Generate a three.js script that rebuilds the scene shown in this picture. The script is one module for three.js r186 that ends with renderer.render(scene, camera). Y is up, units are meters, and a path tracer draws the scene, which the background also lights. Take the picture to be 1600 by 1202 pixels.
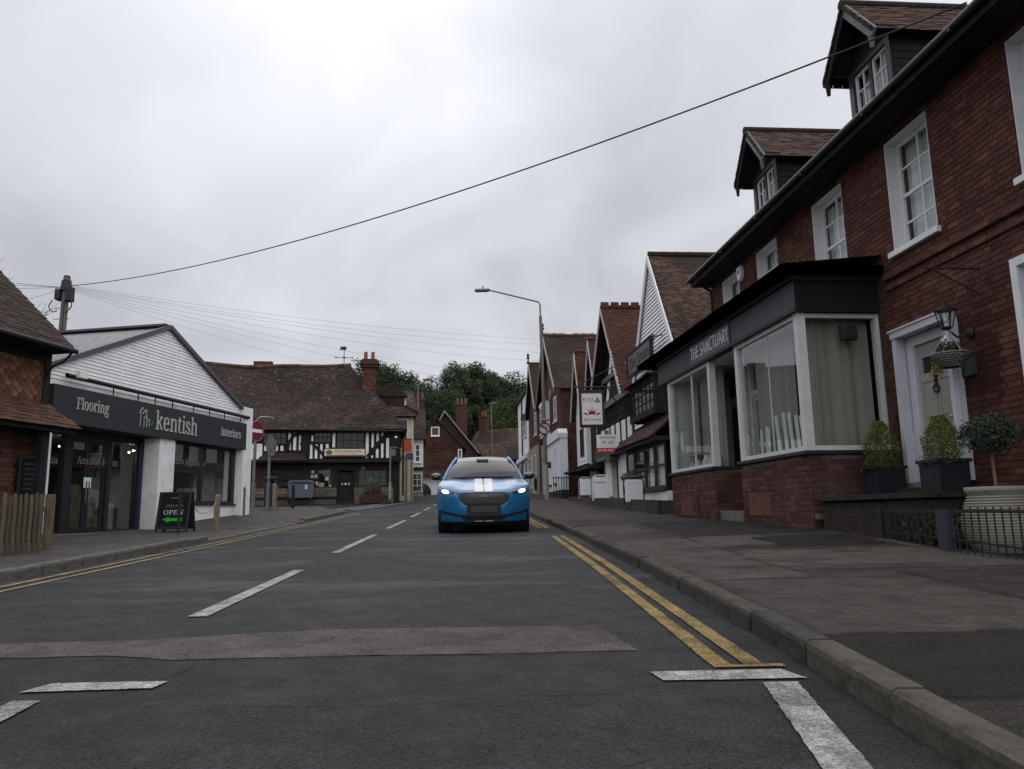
import * as THREE from 'three';
import { mergeGeometries } from 'three/addons/utils/BufferGeometryUtils.js';
import { RoundedBoxGeometry } from 'three/addons/geometries/RoundedBoxGeometry.js';
import { FontLoader } from 'three/addons/loaders/FontLoader.js';
import { TextGeometry } from 'three/addons/geometries/TextGeometry.js';

// ---------- random and noise ----------
let seed = 7;
const rnd = () => { seed = (seed + 0x6D2B79F5) | 0; let t = Math.imul(seed ^ (seed >>> 15), 1 | seed); t = (t + Math.imul(t ^ (t >>> 7), 61 | t)) ^ t; return ((t ^ (t >>> 14)) >>> 0) / 4294967296; };
const rr = (a, b) => a + (b - a) * rnd();
const pick = (a) => a[Math.floor(rnd() * a.length)];
const clamp = (x, a = 0, b = 1) => Math.min(b, Math.max(a, x));
const mix = (a, b, t) => a + (b - a) * t;
const sst = (a, b, x) => { const t = clamp((x - a) / (b - a)); return t * t * (3 - 2 * t); };
const h2 = (x, y, z = 0) => { let n = Math.imul(x, 374761393) + Math.imul(y, 668265263) + Math.imul(z, 1274126177); n = Math.imul(n ^ (n >>> 13), 1274126177); return ((n ^ (n >>> 16)) >>> 0) / 4294967296; };
const sm = (t) => t * t * (3 - 2 * t);
function vn(x, y, s = 0, px = 0, py = 0) {
  const xi = Math.floor(x), yi = Math.floor(y), fx = sm(x - xi), fy = sm(y - yi);
  const w = (i, p) => (p ? ((i % p) + p) % p : i);
  const x0 = w(xi, px), x1 = w(xi + 1, px), y0 = w(yi, py), y1 = w(yi + 1, py);
  return mix(mix(h2(x0, y0, s), h2(x1, y0, s), fx), mix(h2(x0, y1, s), h2(x1, y1, s), fx), fy);
}
const fbm = (x, y, o = 4, s = 0) => { let a = 0.5, v = 0, n = 0; for (let i = 0; i < o; i++) { v += a * vn(x, y, s + i); n += a; x = x * 2.03 + 17.1; y = y * 2.03 + 9.7; a *= 0.5; } return v / n; };
const interp = (t, x) => { if (x <= t[0][0]) return t[0][1]; for (let i = 1; i < t.length; i++) if (x <= t[i][0]) return mix(t[i - 1][1], t[i][1], (x - t[i - 1][0]) / (t[i][0] - t[i - 1][0])); return t[t.length - 1][1]; };

// ---------- camera ----------
const scene = new THREE.Scene();
const camera = new THREE.PerspectiveCamera(53.2, 1024 / 769, 0.1, 900);
const PITCH = Math.atan(202 / 1200), ROLL = -0.018, EYE = 0.86;
camera.position.set(0, EYE, 0); camera.rotation.set(PITCH, 0, ROLL);
camera.updateMatrixWorld(true);
scene.add(camera);
const renderer = new THREE.WebGLRenderer({ antialias: true });
renderer.toneMapping = THREE.LinearToneMapping;
renderer.toneMappingExposure = 1.0;
renderer.shadowMap.enabled = true;
renderer.shadowMap.type = THREE.PCFSoftShadowMap;

// ---------- sky: an overcast with a bright place where the sun stands behind the cloud ----------
const SUN = new THREE.Vector3(-0.15, 0.62, -0.82).normalize();
{
  const W = 2048, Hh = 1024, data = new Float32Array(W * Hh * 4);
  for (let j = 0; j < Hh; j++) {
    const el = ((j + 0.5) / Hh - 0.5) * Math.PI, y = Math.sin(el), c = Math.cos(el);
    for (let i = 0; i < W; i++) {
      const az = ((i + 0.5) / W - 0.5) * 2 * Math.PI, x = c * Math.cos(az), z = c * Math.sin(az);
      const k = (j * W + i) * 4;
      if (y < -0.02) { data[k] = data[k + 1] = data[k + 2] = 0.05; data[k + 3] = 1; continue; }
      const q = 1 / (Math.max(y, 0) + 0.22), u = x * q * 1.15, v = z * q * 1.15;
      const wx = fbm(u * 0.9 + 4, v * 0.9, 3, 40) - 0.5, wy = fbm(u * 0.9, v * 0.9 + 9, 3, 50) - 0.5;
      let n = fbm(u * 1.05 + wx * 1.3 + 3.2, v * 0.8 + wy * 1.3 + 6.1, 6, 60);
      const big = fbm(u * 0.45 + 1.7, v * 0.4 + 2.4, 3, 80);
      n = clamp((n - 0.5) * 1.9 + 0.5); 
      const sd = x * SUN.x + y * SUN.y + z * SUN.z;
      const fine = fbm(u * 4.2 + wx * 3, v * 3.4 + wy * 3, 4, 70) - 0.5;
      let L = 0.725 + 0.40 * (n - 0.5) + 0.22 * (big - 0.5) + 0.10 * fine + 0.11 * sst(0.15, 0.95, y);
      L += 0.5 * Math.pow(clamp(sd), 45) * (0.4 + 0.9 * n) + 0.12 * Math.pow(clamp(sd), 10);
      L += 0.07 * sst(0.28, 0.0, y) + 0.42 * sst(0.58, 0.98, y) + 0.8 * sst(-0.1, 0.9, 0.62 * x + 0.62 * z + 0.45 * y);  // sky out of view, overhead and behind the camera, brightened to lift the facades
      const cool = 0.7 + 1.0 * (0.72 - L);
      data[k] = L * (0.976 - 0.022 * cool); data[k + 1] = L * (0.986 - 0.012 * cool); data[k + 2] = L * (1.025 + 0.055 * cool); data[k + 3] = 1;
    }
  }
  const sky = new THREE.DataTexture(data, W, Hh, THREE.RGBAFormat, THREE.FloatType);
  sky.mapping = THREE.EquirectangularReflectionMapping; sky.magFilter = THREE.LinearFilter; sky.minFilter = THREE.LinearFilter; sky.needsUpdate = true;
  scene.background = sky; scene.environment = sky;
}
const sun = new THREE.DirectionalLight(new THREE.Color(1, 0.96, 0.9), 0.5);
sun.position.copy(SUN).multiplyScalar(120); sun.target.position.set(0, 0, -20); sun.castShadow = true; sun.shadow.radius = 90;
Object.assign(sun.shadow.camera, { left: -60, right: 60, top: 60, bottom: -60, near: 1, far: 300 }); sun.shadow.mapSize.set(2048, 2048);
scene.add(sun, sun.target);

// ---------- textures ----------
const s8 = (v) => { v = clamp(v); return Math.round(255 * (v <= 0.0031308 ? v * 12.92 : 1.055 * Math.pow(v, 1 / 2.4) - 0.055)); };
function tex(n, m, fn, colour = true) {
  const d = new Uint8Array(n * m * 4);
  for (let j = 0; j < m; j++) for (let i = 0; i < n; i++) { const c = fn(i / n, j / m, i, j), k = (j * n + i) * 4, a = Array.isArray(c) ? c : [c, c, c]; for (let q = 0; q < 3; q++) d[k + q] = colour ? s8(a[q]) : Math.round(255 * clamp(a[q])); d[k + 3] = 255; }
  const t = new THREE.DataTexture(d, n, m); t.wrapS = t.wrapT = THREE.RepeatWrapping; t.magFilter = THREE.LinearFilter; t.minFilter = THREE.LinearMipmapLinearFilter; t.generateMipmaps = true;
  if (colour) t.colorSpace = THREE.SRGBColorSpace; t.needsUpdate = true; return t;
}
const tfb = (u, v, f, o, s) => { let a = 0.5, r = 0, n = 0; for (let i = 0; i < o; i++) { r += a * vn(u * f, v * f, s + i, f, f); n += a; a *= 0.55; f *= 2; } return r / n; };
const T = {};
T.asphalt = tex(512, 512, (u, v) => { const g = tfb(u, v, 128, 2, 1), m = tfb(u, v, 8, 4, 5); const st = g > 0.68 ? 0.28 * (g - 0.68) / 0.32 : 0; const cell = vn(u * 150, v * 150, 9, 150, 150), cl = cell > 0.8 ? 0.5 * (cell - 0.8) / 0.2 : cell < 0.2 ? -0.22 : 0; return clamp(0.5 + 0.55 * (g - 0.5) + 0.35 * (m - 0.5) + st * 0.6 + cl); });
T.asphaltB = tex(512, 512, (u, v) => tfb(u, v, 96, 3, 1), false);
T.stone = tex(512, 512, (u, v) => { const a = tfb(u, v, 8, 6, 11), b = tfb(u, v, 64, 2, 15); return clamp(0.66 + 0.6 * (a - 0.5) + 0.28 * (b - 0.5)); });
T.stoneB = tex(512, 512, (u, v) => tfb(u, v, 24, 5, 11), false);
T.plaster = tex(512, 512, (u, v) => { const a = tfb(u, v, 4, 6, 21), b = tfb(u, v, 64, 2, 27), s = tfb(u * 1, v, 6, 3, 31); return clamp(0.86 + 0.22 * (a - 0.5) + 0.08 * (b - 0.5) - 0.14 * sst(0.62, 0.8, s)); });
T.plasterB = tex(256, 256, (u, v) => tfb(u, v, 32, 3, 21), false);
T.wood = tex(512, 512, (u, v) => { const a = vn(u * 96, v * 4, 3, 96, 4), b = vn(u * 24, v * 3, 7, 24, 3), c = tfb(u, v, 6, 4, 33); return clamp(0.68 + 0.3 * (a - 0.5) + 0.3 * (b - 0.5) + 0.35 * (c - 0.5)); });
T.tile = tex(256, 256, (u, v) => { const a = tfb(u, v, 8, 5, 41), b = tfb(u, v, 48, 2, 45); return clamp(0.7 + 0.5 * (a - 0.5) + 0.35 * (b - 0.5)); });
T.boards = tex(512, 512, (u, v) => { const a = tfb(u, v, 5, 5, 61), b = vn(u * 3, v * 120, 66, 3, 120), c = tfb(u, v, 24, 3, 68); return clamp(0.88 + 0.14 * (a - 0.5) + 0.06 * (b - 0.5) - 0.16 * sst(0.66, 0.85, c)); });

const C = (r, g, b) => new THREE.Color().setRGB(r, g, b);
function mat(c, o = {}) {
  const { t, b, bs = 0.002, rep = 1, ...rest } = o;
  const m = new THREE.MeshPhysicalMaterial({ color: Array.isArray(c) ? C(...c) : c, roughness: 0.85, side: THREE.DoubleSide, specularIntensity: (rest.roughness ?? 0.85) >= 0.65 ? 0.25 : (rest.roughness ?? 0.85) >= 0.35 ? 0.55 : 1, ...rest });
  const cl = (x) => { if (rep === 1) return x; const y = x.clone(); y.repeat.set(rep, rep); y.needsUpdate = true; return y; };
  if (t) m.map = cl(t); if (b) { m.bumpMap = cl(b); m.bumpScale = bs; }
  return m;
}
const MT = {
  road: mat([0.06, 0.06, 0.065], { t: T.asphalt, b: T.asphaltB, bs: 0.006, roughness: 0.82, vertexColors: true }),
  patch: mat([0.178, 0.152, 0.155], { t: T.asphalt, b: T.asphaltB, bs: 0.008, roughness: 0.9, vertexColors: true }),
  paveR: mat([0.082, 0.072, 0.066], { t: T.asphalt, b: T.asphaltB, bs: 0.005, roughness: 0.9, vertexColors: true }),
  paveL: mat([0.135, 0.12, 0.118], { t: T.asphalt, b: T.asphaltB, bs: 0.005, roughness: 0.9, vertexColors: true }),
  kerb: mat([0.085, 0.077, 0.066], { t: T.stone, b: T.stoneB, bs: 0.008, roughness: 0.95 }),
  kerb3: mat([0.068, 0.064, 0.057], { t: T.stone, b: T.stoneB, bs: 0.01, roughness: 0.95 }),
  kerb2: mat([0.1, 0.09, 0.072], { t: T.stone, b: T.stoneB, bs: 0.008, roughness: 0.95 }),
  kerbL: mat([0.15, 0.137, 0.13], { t: T.stone, b: T.stoneB, bs: 0.006, roughness: 0.95 }),
  white: mat([0.55, 0.55, 0.54], { t: T.asphalt, rep: 1, b: T.asphaltB, bs: 0.003, roughness: 0.8, vertexColors: true }),
  yellow: mat([0.42, 0.295, 0.115], { t: T.asphalt, b: T.asphaltB, bs: 0.003, roughness: 0.8, vertexColors: true }),
  yellowPale: mat([0.38, 0.30, 0.17], { t: T.stone, roughness: 0.85, vertexColors: true }),
  glass2: new THREE.MeshPhysicalMaterial({ color: C(0.86, 0.9, 0.88), roughness: 0.015, transmission: 1, thickness: 0, ior: 1.95, side: THREE.DoubleSide }),
  soil: mat([0.06, 0.055, 0.045], { t: T.stone, b: T.stoneB, bs: 0.02 }),
  whitePaint: mat([0.74, 0.75, 0.76], { t: T.boards, roughness: 0.55 }),
  greyPaint: mat([0.5, 0.5, 0.5], { t: T.boards, roughness: 0.7 }),
  whiteWall: mat([0.82, 0.825, 0.83], { t: T.plaster, b: T.plasterB, bs: 0.003 }),
  whiteBoard: mat([0.84, 0.85, 0.87], { t: T.boards, roughness: 0.6 }),
  cream: mat([0.62, 0.56, 0.45], { t: T.plaster, b: T.plasterB, bs: 0.003 }),
  black: mat([0.022, 0.023, 0.027], { t: T.boards, roughness: 0.6 }),
  blackWood: mat([0.03, 0.027, 0.026], { t: T.wood, b: T.wood, bs: 0.004, roughness: 0.8 }),
  fascia: mat([0.04, 0.042, 0.05], { t: T.boards, roughness: 0.5 }),
  kentish: mat([0.033, 0.036, 0.042], { t: T.boards, roughness: 0.45 }),
  frameBlack: mat([0.02, 0.021, 0.024], { roughness: 0.4 }),
  navy: mat([0.03, 0.028, 0.07], { roughness: 0.5 }),
  lead: mat([0.16, 0.165, 0.18], { t: T.stone, roughness: 0.6 }),
  mortar: mat([0.1, 0.056, 0.044], { t: T.stone, b: T.stoneB, bs: 0.006 }),
  mortarPale: mat([0.2, 0.165, 0.14], { t: T.stone, b: T.stoneB, bs: 0.006 }),
  brickI: mat([1, 1, 1], { t: T.stone, b: T.stoneB, bs: 0.006, roughness: 0.92 }),
  tileI: mat([0.9, 0.9, 0.9], { t: T.tile, b: T.tile, bs: 0.004, roughness: 0.9 }),
  tileBack: mat([0.045, 0.034, 0.03], { t: T.tile }),
  stucco: mat([0.30, 0.27, 0.24], { t: T.plaster, b: T.stoneB, bs: 0.01 }),
  steel: mat([0.23, 0.24, 0.25], { t: T.stone, roughness: 0.55, metalness: 0.4 }),
  galv: mat([0.33, 0.34, 0.36], { roughness: 0.5, metalness: 0.5 }),
  iron: mat([0.018, 0.018, 0.02], { roughness: 0.55 }),
  timber: mat([0.22, 0.175, 0.115], { t: T.wood, b: T.wood, bs: 0.004, roughness: 0.9 }),
  timberG: mat([0.26, 0.22, 0.165], { t: T.wood, b: T.wood, bs: 0.004, roughness: 0.9 }),
  pole: mat([0.16, 0.145, 0.135], { t: T.wood, b: T.wood, bs: 0.004 }),
  rope: mat([0.32, 0.27, 0.19]),
  cable: mat([0.05, 0.05, 0.055], { roughness: 0.7 }),
  cableG: mat([0.16, 0.16, 0.17], { roughness: 0.7 }),
  dark: mat([0.035, 0.034, 0.033]), room: mat([0.16, 0.155, 0.145], { t: T.plaster }), roomDark: mat([0.06, 0.056, 0.052], { t: T.plaster }),
  curtain: new THREE.MeshPhysicalMaterial({ color: C(0.28, 0.29, 0.27), roughness: 1, transmission: 0.12, thickness: 0, side: THREE.DoubleSide }),
  net: mat([0.52, 0.54, 0.54], { roughness: 1 }),
  glass: new THREE.MeshPhysicalMaterial({ color: C(0.93, 0.97, 0.95), roughness: 0.02, transmission: 1, thickness: 0, ior: 1.5, side: THREE.DoubleSide }),
  glassFar: mat([0.018, 0.02, 0.023], { roughness: 0.08, specularIntensity: 0.5 }),
  paper: mat([0.7, 0.7, 0.68]), chimneyPot: mat([0.33, 0.12, 0.075], { t: T.tile }),
};
// ---------- geometry helpers ----------
const V = (x, y, z) => new THREE.Vector3(x, y, z);
const M4 = (x = 0, y = 0, z = 0, ry = 0, rx = 0, rz = 0, s = 1) => new THREE.Matrix4().compose(V(x, y, z), new THREE.Quaternion().setFromEuler(new THREE.Euler(rx, ry, rz, 'YXZ')), typeof s === 'number' ? V(s, s, s) : s);
const B = (x0, y0, z0, x1, y1, z1) => new THREE.BoxGeometry(Math.abs(x1 - x0), Math.abs(y1 - y0), Math.abs(z1 - z0)).translate((x0 + x1) / 2, (y0 + y1) / 2, (z0 + z1) / 2);
const RB = (x0, y0, z0, x1, y1, z1, r = 0.01, s = 1) => new RoundedBoxGeometry(Math.abs(x1 - x0), Math.abs(y1 - y0), Math.abs(z1 - z0), s, r).translate((x0 + x1) / 2, (y0 + y1) / 2, (z0 + z1) / 2);
function bar(p, q, w, h, up = V(0, 0, 1)) { // a beam from p to q; h is measured along up
  const d = q.clone().sub(p), l = d.length(), x = d.normalize(); let z = up.clone().sub(x.clone().multiplyScalar(x.dot(up)));
  if (z.lengthSq() < 1e-6) z = V(1, 0, 0).sub(x.clone().multiplyScalar(x.x)); z.normalize(); const y = z.clone().cross(x);
  return new THREE.BoxGeometry(l, w, h).applyMatrix4(new THREE.Matrix4().makeBasis(x, y, z).setPosition(p.clone().add(q).multiplyScalar(0.5)));
}
function rod(p, q, r0, r1 = r0, n = 8, cap = true) {
  const d = q.clone().sub(p), l = d.length();
  return new THREE.CylinderGeometry(r1, r0, l, n, 1, !cap).applyMatrix4(new THREE.Matrix4().compose(p.clone().add(q).multiplyScalar(0.5), new THREE.Quaternion().setFromUnitVectors(V(0, 1, 0), d.normalize()), V(1, 1, 1)));
}
const tube = (pts, r, n = 24, k = 6) => new THREE.TubeGeometry(new THREE.CatmullRomCurve3(pts), n, r, k);
const lathe = (pts, n = 20) => new THREE.LatheGeometry(pts.map((p) => new THREE.Vector2(p[0], p[1])), n);
function ext(pts, z0, z1, holes = []) {
  const s = new THREE.Shape(pts.map((p) => new THREE.Vector2(p[0], p[1])));
  for (const h of holes) s.holes.push(new THREE.Path(h.map((p) => new THREE.Vector2(p[0], p[1]))));
  return new THREE.ExtrudeGeometry(s, { depth: z1 - z0, bevelEnabled: false }).translate(0, 0, z0);
}
const quad = (a, b, c, d) => { const g = new THREE.BufferGeometry(); g.setAttribute('position', new THREE.Float32BufferAttribute([a, b, c, a, c, d].flatMap((p) => [p.x, p.y, p.z]), 3)); g.setAttribute('uv', new THREE.Float32BufferAttribute([0, 0, 1, 0, 1, 1, 0, 0, 1, 1, 0, 1], 2)); g.computeVertexNormals(); return g; };
function metreUV(g) {
  const p = g.attributes.position, n = g.attributes.normal, uv = new Float32Array(p.count * 2);
  for (let i = 0; i < p.count; i++) {
    const ax = Math.abs(n.getX(i)), ay = Math.abs(n.getY(i)), az = Math.abs(n.getZ(i)), x = p.getX(i), y = p.getY(i), z = p.getZ(i);
    if (ay >= ax && ay >= az) { uv[2 * i] = x; uv[2 * i + 1] = z; } else if (ax >= az) { uv[2 * i] = z; uv[2 * i + 1] = y; } else { uv[2 * i] = x; uv[2 * i + 1] = y; }
  }
  g.setAttribute('uv', new THREE.BufferAttribute(uv, 2)); return g;
}
function merge(gs, keepUV) {
  if (!Array.isArray(gs)) gs = [gs];
  gs = gs.map((g) => { const q = g.index ? g.toNonIndexed() : g; for (const k of Object.keys(q.attributes)) if (!['position', 'normal', 'uv'].includes(k)) q.deleteAttribute(k); return q; });
  const g = gs.length > 1 ? mergeGeometries(gs) : gs[0];
  return keepUV ? g : metreUV(g);
}
function xf(g, m) { return m ? g.applyMatrix4(m) : g; }
function mesh(name, gs, m, parent, mtx, keepUV) {
  const o = new THREE.Mesh(xf(merge(gs, keepUV), mtx), m); o.name = name; o.castShadow = o.receiveShadow = true; (parent || scene).add(o); return o;
}
const grp = (name, parent, m) => { const g = new THREE.Group(); g.name = name; (parent || scene).add(g); if (m) { g.applyMatrix4(m); } return g; };
const used = {};
const numbered = (n) => { const k = (used[n] = (used[n] ?? -1) + 1); return k ? n + '_' + String(k).padStart(3, '0') : n; };
function tag(o, label, category, group) { o.userData.label = label; o.userData.category = category; if (group) o.userData.group = group; return o; }
function thing(name, label, category, m, group) { const g = grp(numbered(name), scene, m); g.updateMatrixWorld(true); return tag(g, label, category, group); }
function struct(name, gs, m, keepUV) { const o = Array.isArray(gs) || gs?.isBufferGeometry ? mesh(numbered(name), gs, m, scene, null, keepUV) : grp(numbered(name)); o.userData.kind = 'structure'; return o; }
const stuff = (o) => { o.userData.kind = 'stuff'; return o; };
// frames that stand on a facade line: local x runs along it (left to right as seen from the street), z points to the street
function rightFrame(x, d, slope) { return M4(x, 0, -d, Math.atan2(-1, -slope)); }
function leftFrame(x, d, slope) { return M4(x, 0, -d, Math.atan2(1, slope)); }

// wall slab with rectangular openings
function slab(x0, x1, y0, y1, z0, z1, holes = []) {
  const xs = [x0, x1], ys = [y0, y1];
  for (const h of holes) { xs.push(clamp(h[0], x0, x1), clamp(h[1], x0, x1)); ys.push(clamp(h[2], y0, y1), clamp(h[3], y0, y1)); }
  const u = (a) => [...new Set(a.map((v) => +v.toFixed(4)))].sort((p, q) => p - q), X = u(xs), Y = u(ys), out = [];
  for (let j = 0; j + 1 < Y.length; j++) {
    let run = null;
    for (let i = 0; i + 1 < X.length; i++) {
      const cx = (X[i] + X[i + 1]) / 2, cy = (Y[j] + Y[j + 1]) / 2, open = holes.some((h) => cx > h[0] && cx < h[1] && cy > h[2] && cy < h[3]);
      if (open) { if (run) { out.push(B(run[0], Y[j], z0, run[1], Y[j + 1], z1)); run = null; } } else run = run ? [run[0], X[i + 1]] : [X[i], X[i + 1]];
    }
    if (run) out.push(B(run[0], Y[j], z0, run[1], Y[j + 1], z1));
  }
  return out;
}
// how many pixels of a 1600 px wide picture a metre takes at a place, 0 when out of the picture
const _v = V(0, 0, 0), _vp = new THREE.Matrix4();
function pxPerMetre(p) { _v.copy(p).applyMatrix4(camera.matrixWorldInverse); const d = -_v.z; if (d < 0.3) return 0; const x = 1200 * _v.x / d, y = 1200 * _v.y / d; return Math.abs(x) < 815 && Math.abs(y) < 615 ? 1200 / d : 0; }

const brickSet = (list) => list.map((c) => mat(c, { t: T.stone, b: T.stoneB, bs: 0.006, roughness: 0.92 }));
const PAL = {
  brick: [[0.1518, 0.0628, 0.045], [0.1378, 0.0566, 0.0419], [0.1643, 0.0714, 0.0505], [0.1217, 0.0528, 0.0412], [0.1088, 0.0499, 0.0414], [0.1466, 0.0676, 0.0522], [0.1934, 0.0889, 0.061], [0.1317, 0.0589, 0.0473]],
  brickB: [[0.1411, 0.0685, 0.0514], [0.1234, 0.055, 0.043], [0.1676, 0.0821, 0.0608], [0.1015, 0.0502, 0.0417], [0.1151, 0.0681, 0.0553], [0.1506, 0.0907, 0.0719]],
  tile: [[0.105, 0.066, 0.05], [0.085, 0.055, 0.044], [0.13, 0.078, 0.057], [0.075, 0.053, 0.044], [0.16, 0.1, 0.075], [0.115, 0.085, 0.068]],
  tileRed: [[0.12, 0.05, 0.038], [0.105, 0.046, 0.036], [0.092, 0.044, 0.037], [0.135, 0.058, 0.043], [0.082, 0.043, 0.037]],
  tileDark: [[0.066, 0.048, 0.042], [0.056, 0.042, 0.037], [0.078, 0.054, 0.046], [0.05, 0.039, 0.036], [0.092, 0.064, 0.053]],
  hung: [[0.2067, 0.0998, 0.0577], [0.1789, 0.0817, 0.0493], [0.2346, 0.118, 0.0694], [0.1515, 0.0705, 0.0453], [0.1313, 0.0665, 0.0471], [0.2627, 0.1396, 0.0813]],
  lean: [[0.1439, 0.0696, 0.0527], [0.1225, 0.0617, 0.0482], [0.162, 0.081, 0.0607], [0.1012, 0.0553, 0.0459]],
};
const palMat = {};
const palMats = (k) => palMat[k] || (palMat[k] = PAL[k].map((c) => mat(c, { t: k.startsWith('tile') || k === 'hung' || k === 'lean' ? T.tile : T.stone, b: T.stoneB, bs: 0.004, roughness: 0.92 })));

// lays pieces: each item {m: Matrix4 local to parent, c: palette index, s}; the n that show largest become meshes of their own
function lay(parent, items, geo, pal, name, n, massName, toneFn) {
  parent.updateWorldMatrix(true, false);
  const p = V(0, 0, 0);
  if (n) { for (const it of items) { p.setFromMatrixPosition(it.m).applyMatrix4(parent.matrixWorld); it.px = pxPerMetre(p); } items.sort((a, b) => b.px - a.px); }
  const mats = n ? palMats(pal) : null, P = PAL[pal];
  let k = 0;
  for (; k < items.length && k < n && items[k].px > 0; k++) {
    const o = new THREE.Mesh(geo, mats[items[k].c]); o.name = name; o.applyMatrix4(items[k].m); o.castShadow = o.receiveShadow = true; parent.add(o);
  }
  const rest = items.slice(k); if (!rest.length) return;
  const im = new THREE.InstancedMesh(geo, geo.userData.mat || (pal.startsWith('brick') ? MT.brickI : MT.tileI), rest.length), c = new THREE.Color();
  rest.forEach((it, i) => { im.setMatrixAt(i, it.m); const q = P[it.c], t = (it.t ?? 1) * rr(0.86, 1.14); im.setColorAt(i, c.setRGB(q[0] * t, q[1] * t, q[2] * t)); });
  im.name = massName; stuff(im); im.castShadow = im.receiveShadow = true; parent.add(im);
}
const brickGeos = {};
function brickGeo(l, h) { const k = l.toFixed(3) + h.toFixed(3); if (!brickGeos[k]) { const g = merge(B(-l / 2, -h / 2, -0.03, l / 2, h / 2, 0.008)); brickGeos[k] = g; } return brickGeos[k]; }
// bricks in Flemish bond over a wall plane (x, y) of parent, transformed by m
function bricks(parent, m, x0, x1, y0, y1, o = {}) {
  const { holes = [], course = 0.075, stretch = 0.225, pal = 'brick', n = 0, clip, jit = 0.0018, tone } = o;
  const hh = course - 0.01, header = stretch / 2, items = [], unit = merge(B(-0.5, -0.5, -0.03, 0.5, 0.5, 0.008));
  const R = Math.floor((y1 - y0) / course);
  for (let r = 0; r < R; r++) {
    const y = y0 + (r + 0.5) * course; let x = x0 - (r % 2 ? stretch * 0.75 : 0) - 0.0, k = r % 2;
    while (x < x1) {
      let l = k % 2 ? header : stretch; k++;
      let a = Math.max(x, x0), b = Math.min(x + l, x1); x += l;
      for (const h of holes) if (y > h[2] && y < h[3]) { if (a >= h[0] && b <= h[1]) { b = a; } else if (a < h[0] && b > h[0]) b = h[0]; else if (a < h[1] && b > h[1]) a = h[1]; }
      if (b - a < 0.035) continue;
      if (clip && !clip((a + b) / 2, y)) continue;
      const cx = (a + b) / 2, w = b - a - 0.01, noise = fbm(cx * 1.3, y * 1.3, 3, 5);
      const ci = Math.floor(clamp(rnd() * 0.75 + noise * 0.5 - 0.12, 0, 0.999) * PAL[pal].length);
      const mm = M4(cx, y + rr(-0.002, 0.002), rr(-jit, jit), 0, 0, rr(-0.012, 0.012), V(w, hh * rr(0.94, 1.02), 1));
      items.push({ m: m ? m.clone().multiply(mm) : mm, c: ci, t: (0.75 + 0.5 * noise) * (tone ? tone(cx, y) : 1) });
    }
  }
  lay(parent, items, unit, pal, 'brick', n, 'brickwork');
}
const tileG = merge(B(-0.0795, -0.012, -0.02, 0.0795, 0.0, 0.16).applyMatrix4(M4(0, 0, 0, 0, -0.075)));
// plain tiles over a roof plane: o = lower corner, u along the eave, v up the slope
function tiles(parent, o, u, v, w, l, q = {}) {
  const { gauge = 0.1, tw = 0.165, pal = 'tile', n = 0, clip, wave, name = 'roof_tile', back = true, tone, rough = 0.006 } = q;
  u = u.clone().normalize(); v = v.clone().normalize(); const nn = u.clone().cross(v).normalize(); if (nn.y < -1e-3 || (q.flip)) nn.negate();
  // tile geometry has its face along +y (normal), its tail along +z (down the slope)
  const items = [], R = Math.ceil(l / gauge), basis = new THREE.Matrix4(), x = nn.clone().cross(v.clone().negate()).normalize();
  basis.makeBasis(x, nn, v.clone().negate());
  for (let r = 0; r < R; r++) {
    const off = r % 2 ? 0 : tw / 2;
    for (let c = -1; c < w / tw + 1; c++) {
      let a = c * tw + off + tw / 2; const s = r * gauge + gauge;
      if (a < 0.01 || a > w - 0.01) continue;
      if (clip && !clip(a, s)) continue;
      a = clamp(a, tw * 0.49, w - tw * 0.49); const noise = fbm(a * 0.9, s * 0.9, 3, 23), hgt = (wave ? wave(a, s) : 0) + rr(-rough, rough) * 0.6 + 0.012;
      const P = o.clone().addScaledVector(u, a).addScaledVector(v, Math.min(s, l)).addScaledVector(nn, hgt);
      const mm = basis.clone().setPosition(P).multiply(M4(0, 0, 0, rr(-0.02, 0.02), rr(-0.02, 0.025), rr(-0.02, 0.02), tw === 0.165 ? 1 : V(tw / 0.165, 1, gauge / 0.1)));
      const ci = Math.floor(clamp(rnd() * 0.8 + noise * 0.5 - 0.15, 0, 0.999) * PAL[pal].length);
      items.push({ m: mm, c: ci, t: (0.68 + 0.64 * noise) * (tone ? tone(a, s) : 1) });
    }
  }
  lay(parent, items, q.geo || tileG, pal, name, n, 'tiling');
  return nn;
}
// roof slope: dark backing board + tiles, clip polygon in (a, s)
function inPoly(poly) { return (x, y) => { let c = false; for (let i = 0, j = poly.length - 1; i < poly.length; j = i++) { const [xi, yi] = poly[i], [xj, yj] = poly[j]; if ((yi > y) !== (yj > y) && x < ((xj - xi) * (y - yi)) / (yj - yi) + xi) c = !c; } return c; }; }
function roofPlane(parent, o, u, v, poly, q = {}) {
  const uu = u.clone().normalize(), vv = v.clone().normalize(), nn = uu.clone().cross(vv).normalize(); if (nn.y < 0) nn.negate();
  const g = ext(poly, -0.06, 0); // in (a, s)
  const right = uu.clone().cross(vv).dot(nn) > 0;
  const mtx = new THREE.Matrix4().makeBasis(uu, vv, right ? nn : nn.clone().negate()).setPosition(o);
  if (!right) g.translate(0, 0, 0.06);
  const slope = grp('roof_slope', parent);
  mesh('roof_board', g, MT.tileBack, slope, mtx);
  const xs = poly.map((p) => p[0]), ys = poly.map((p) => p[1]), w = Math.max(...xs), l = Math.max(...ys);
  tiles(slope, o, u, v, w, l, { ...q, clip: inPoly(poly) });
  return slope;
}
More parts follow.
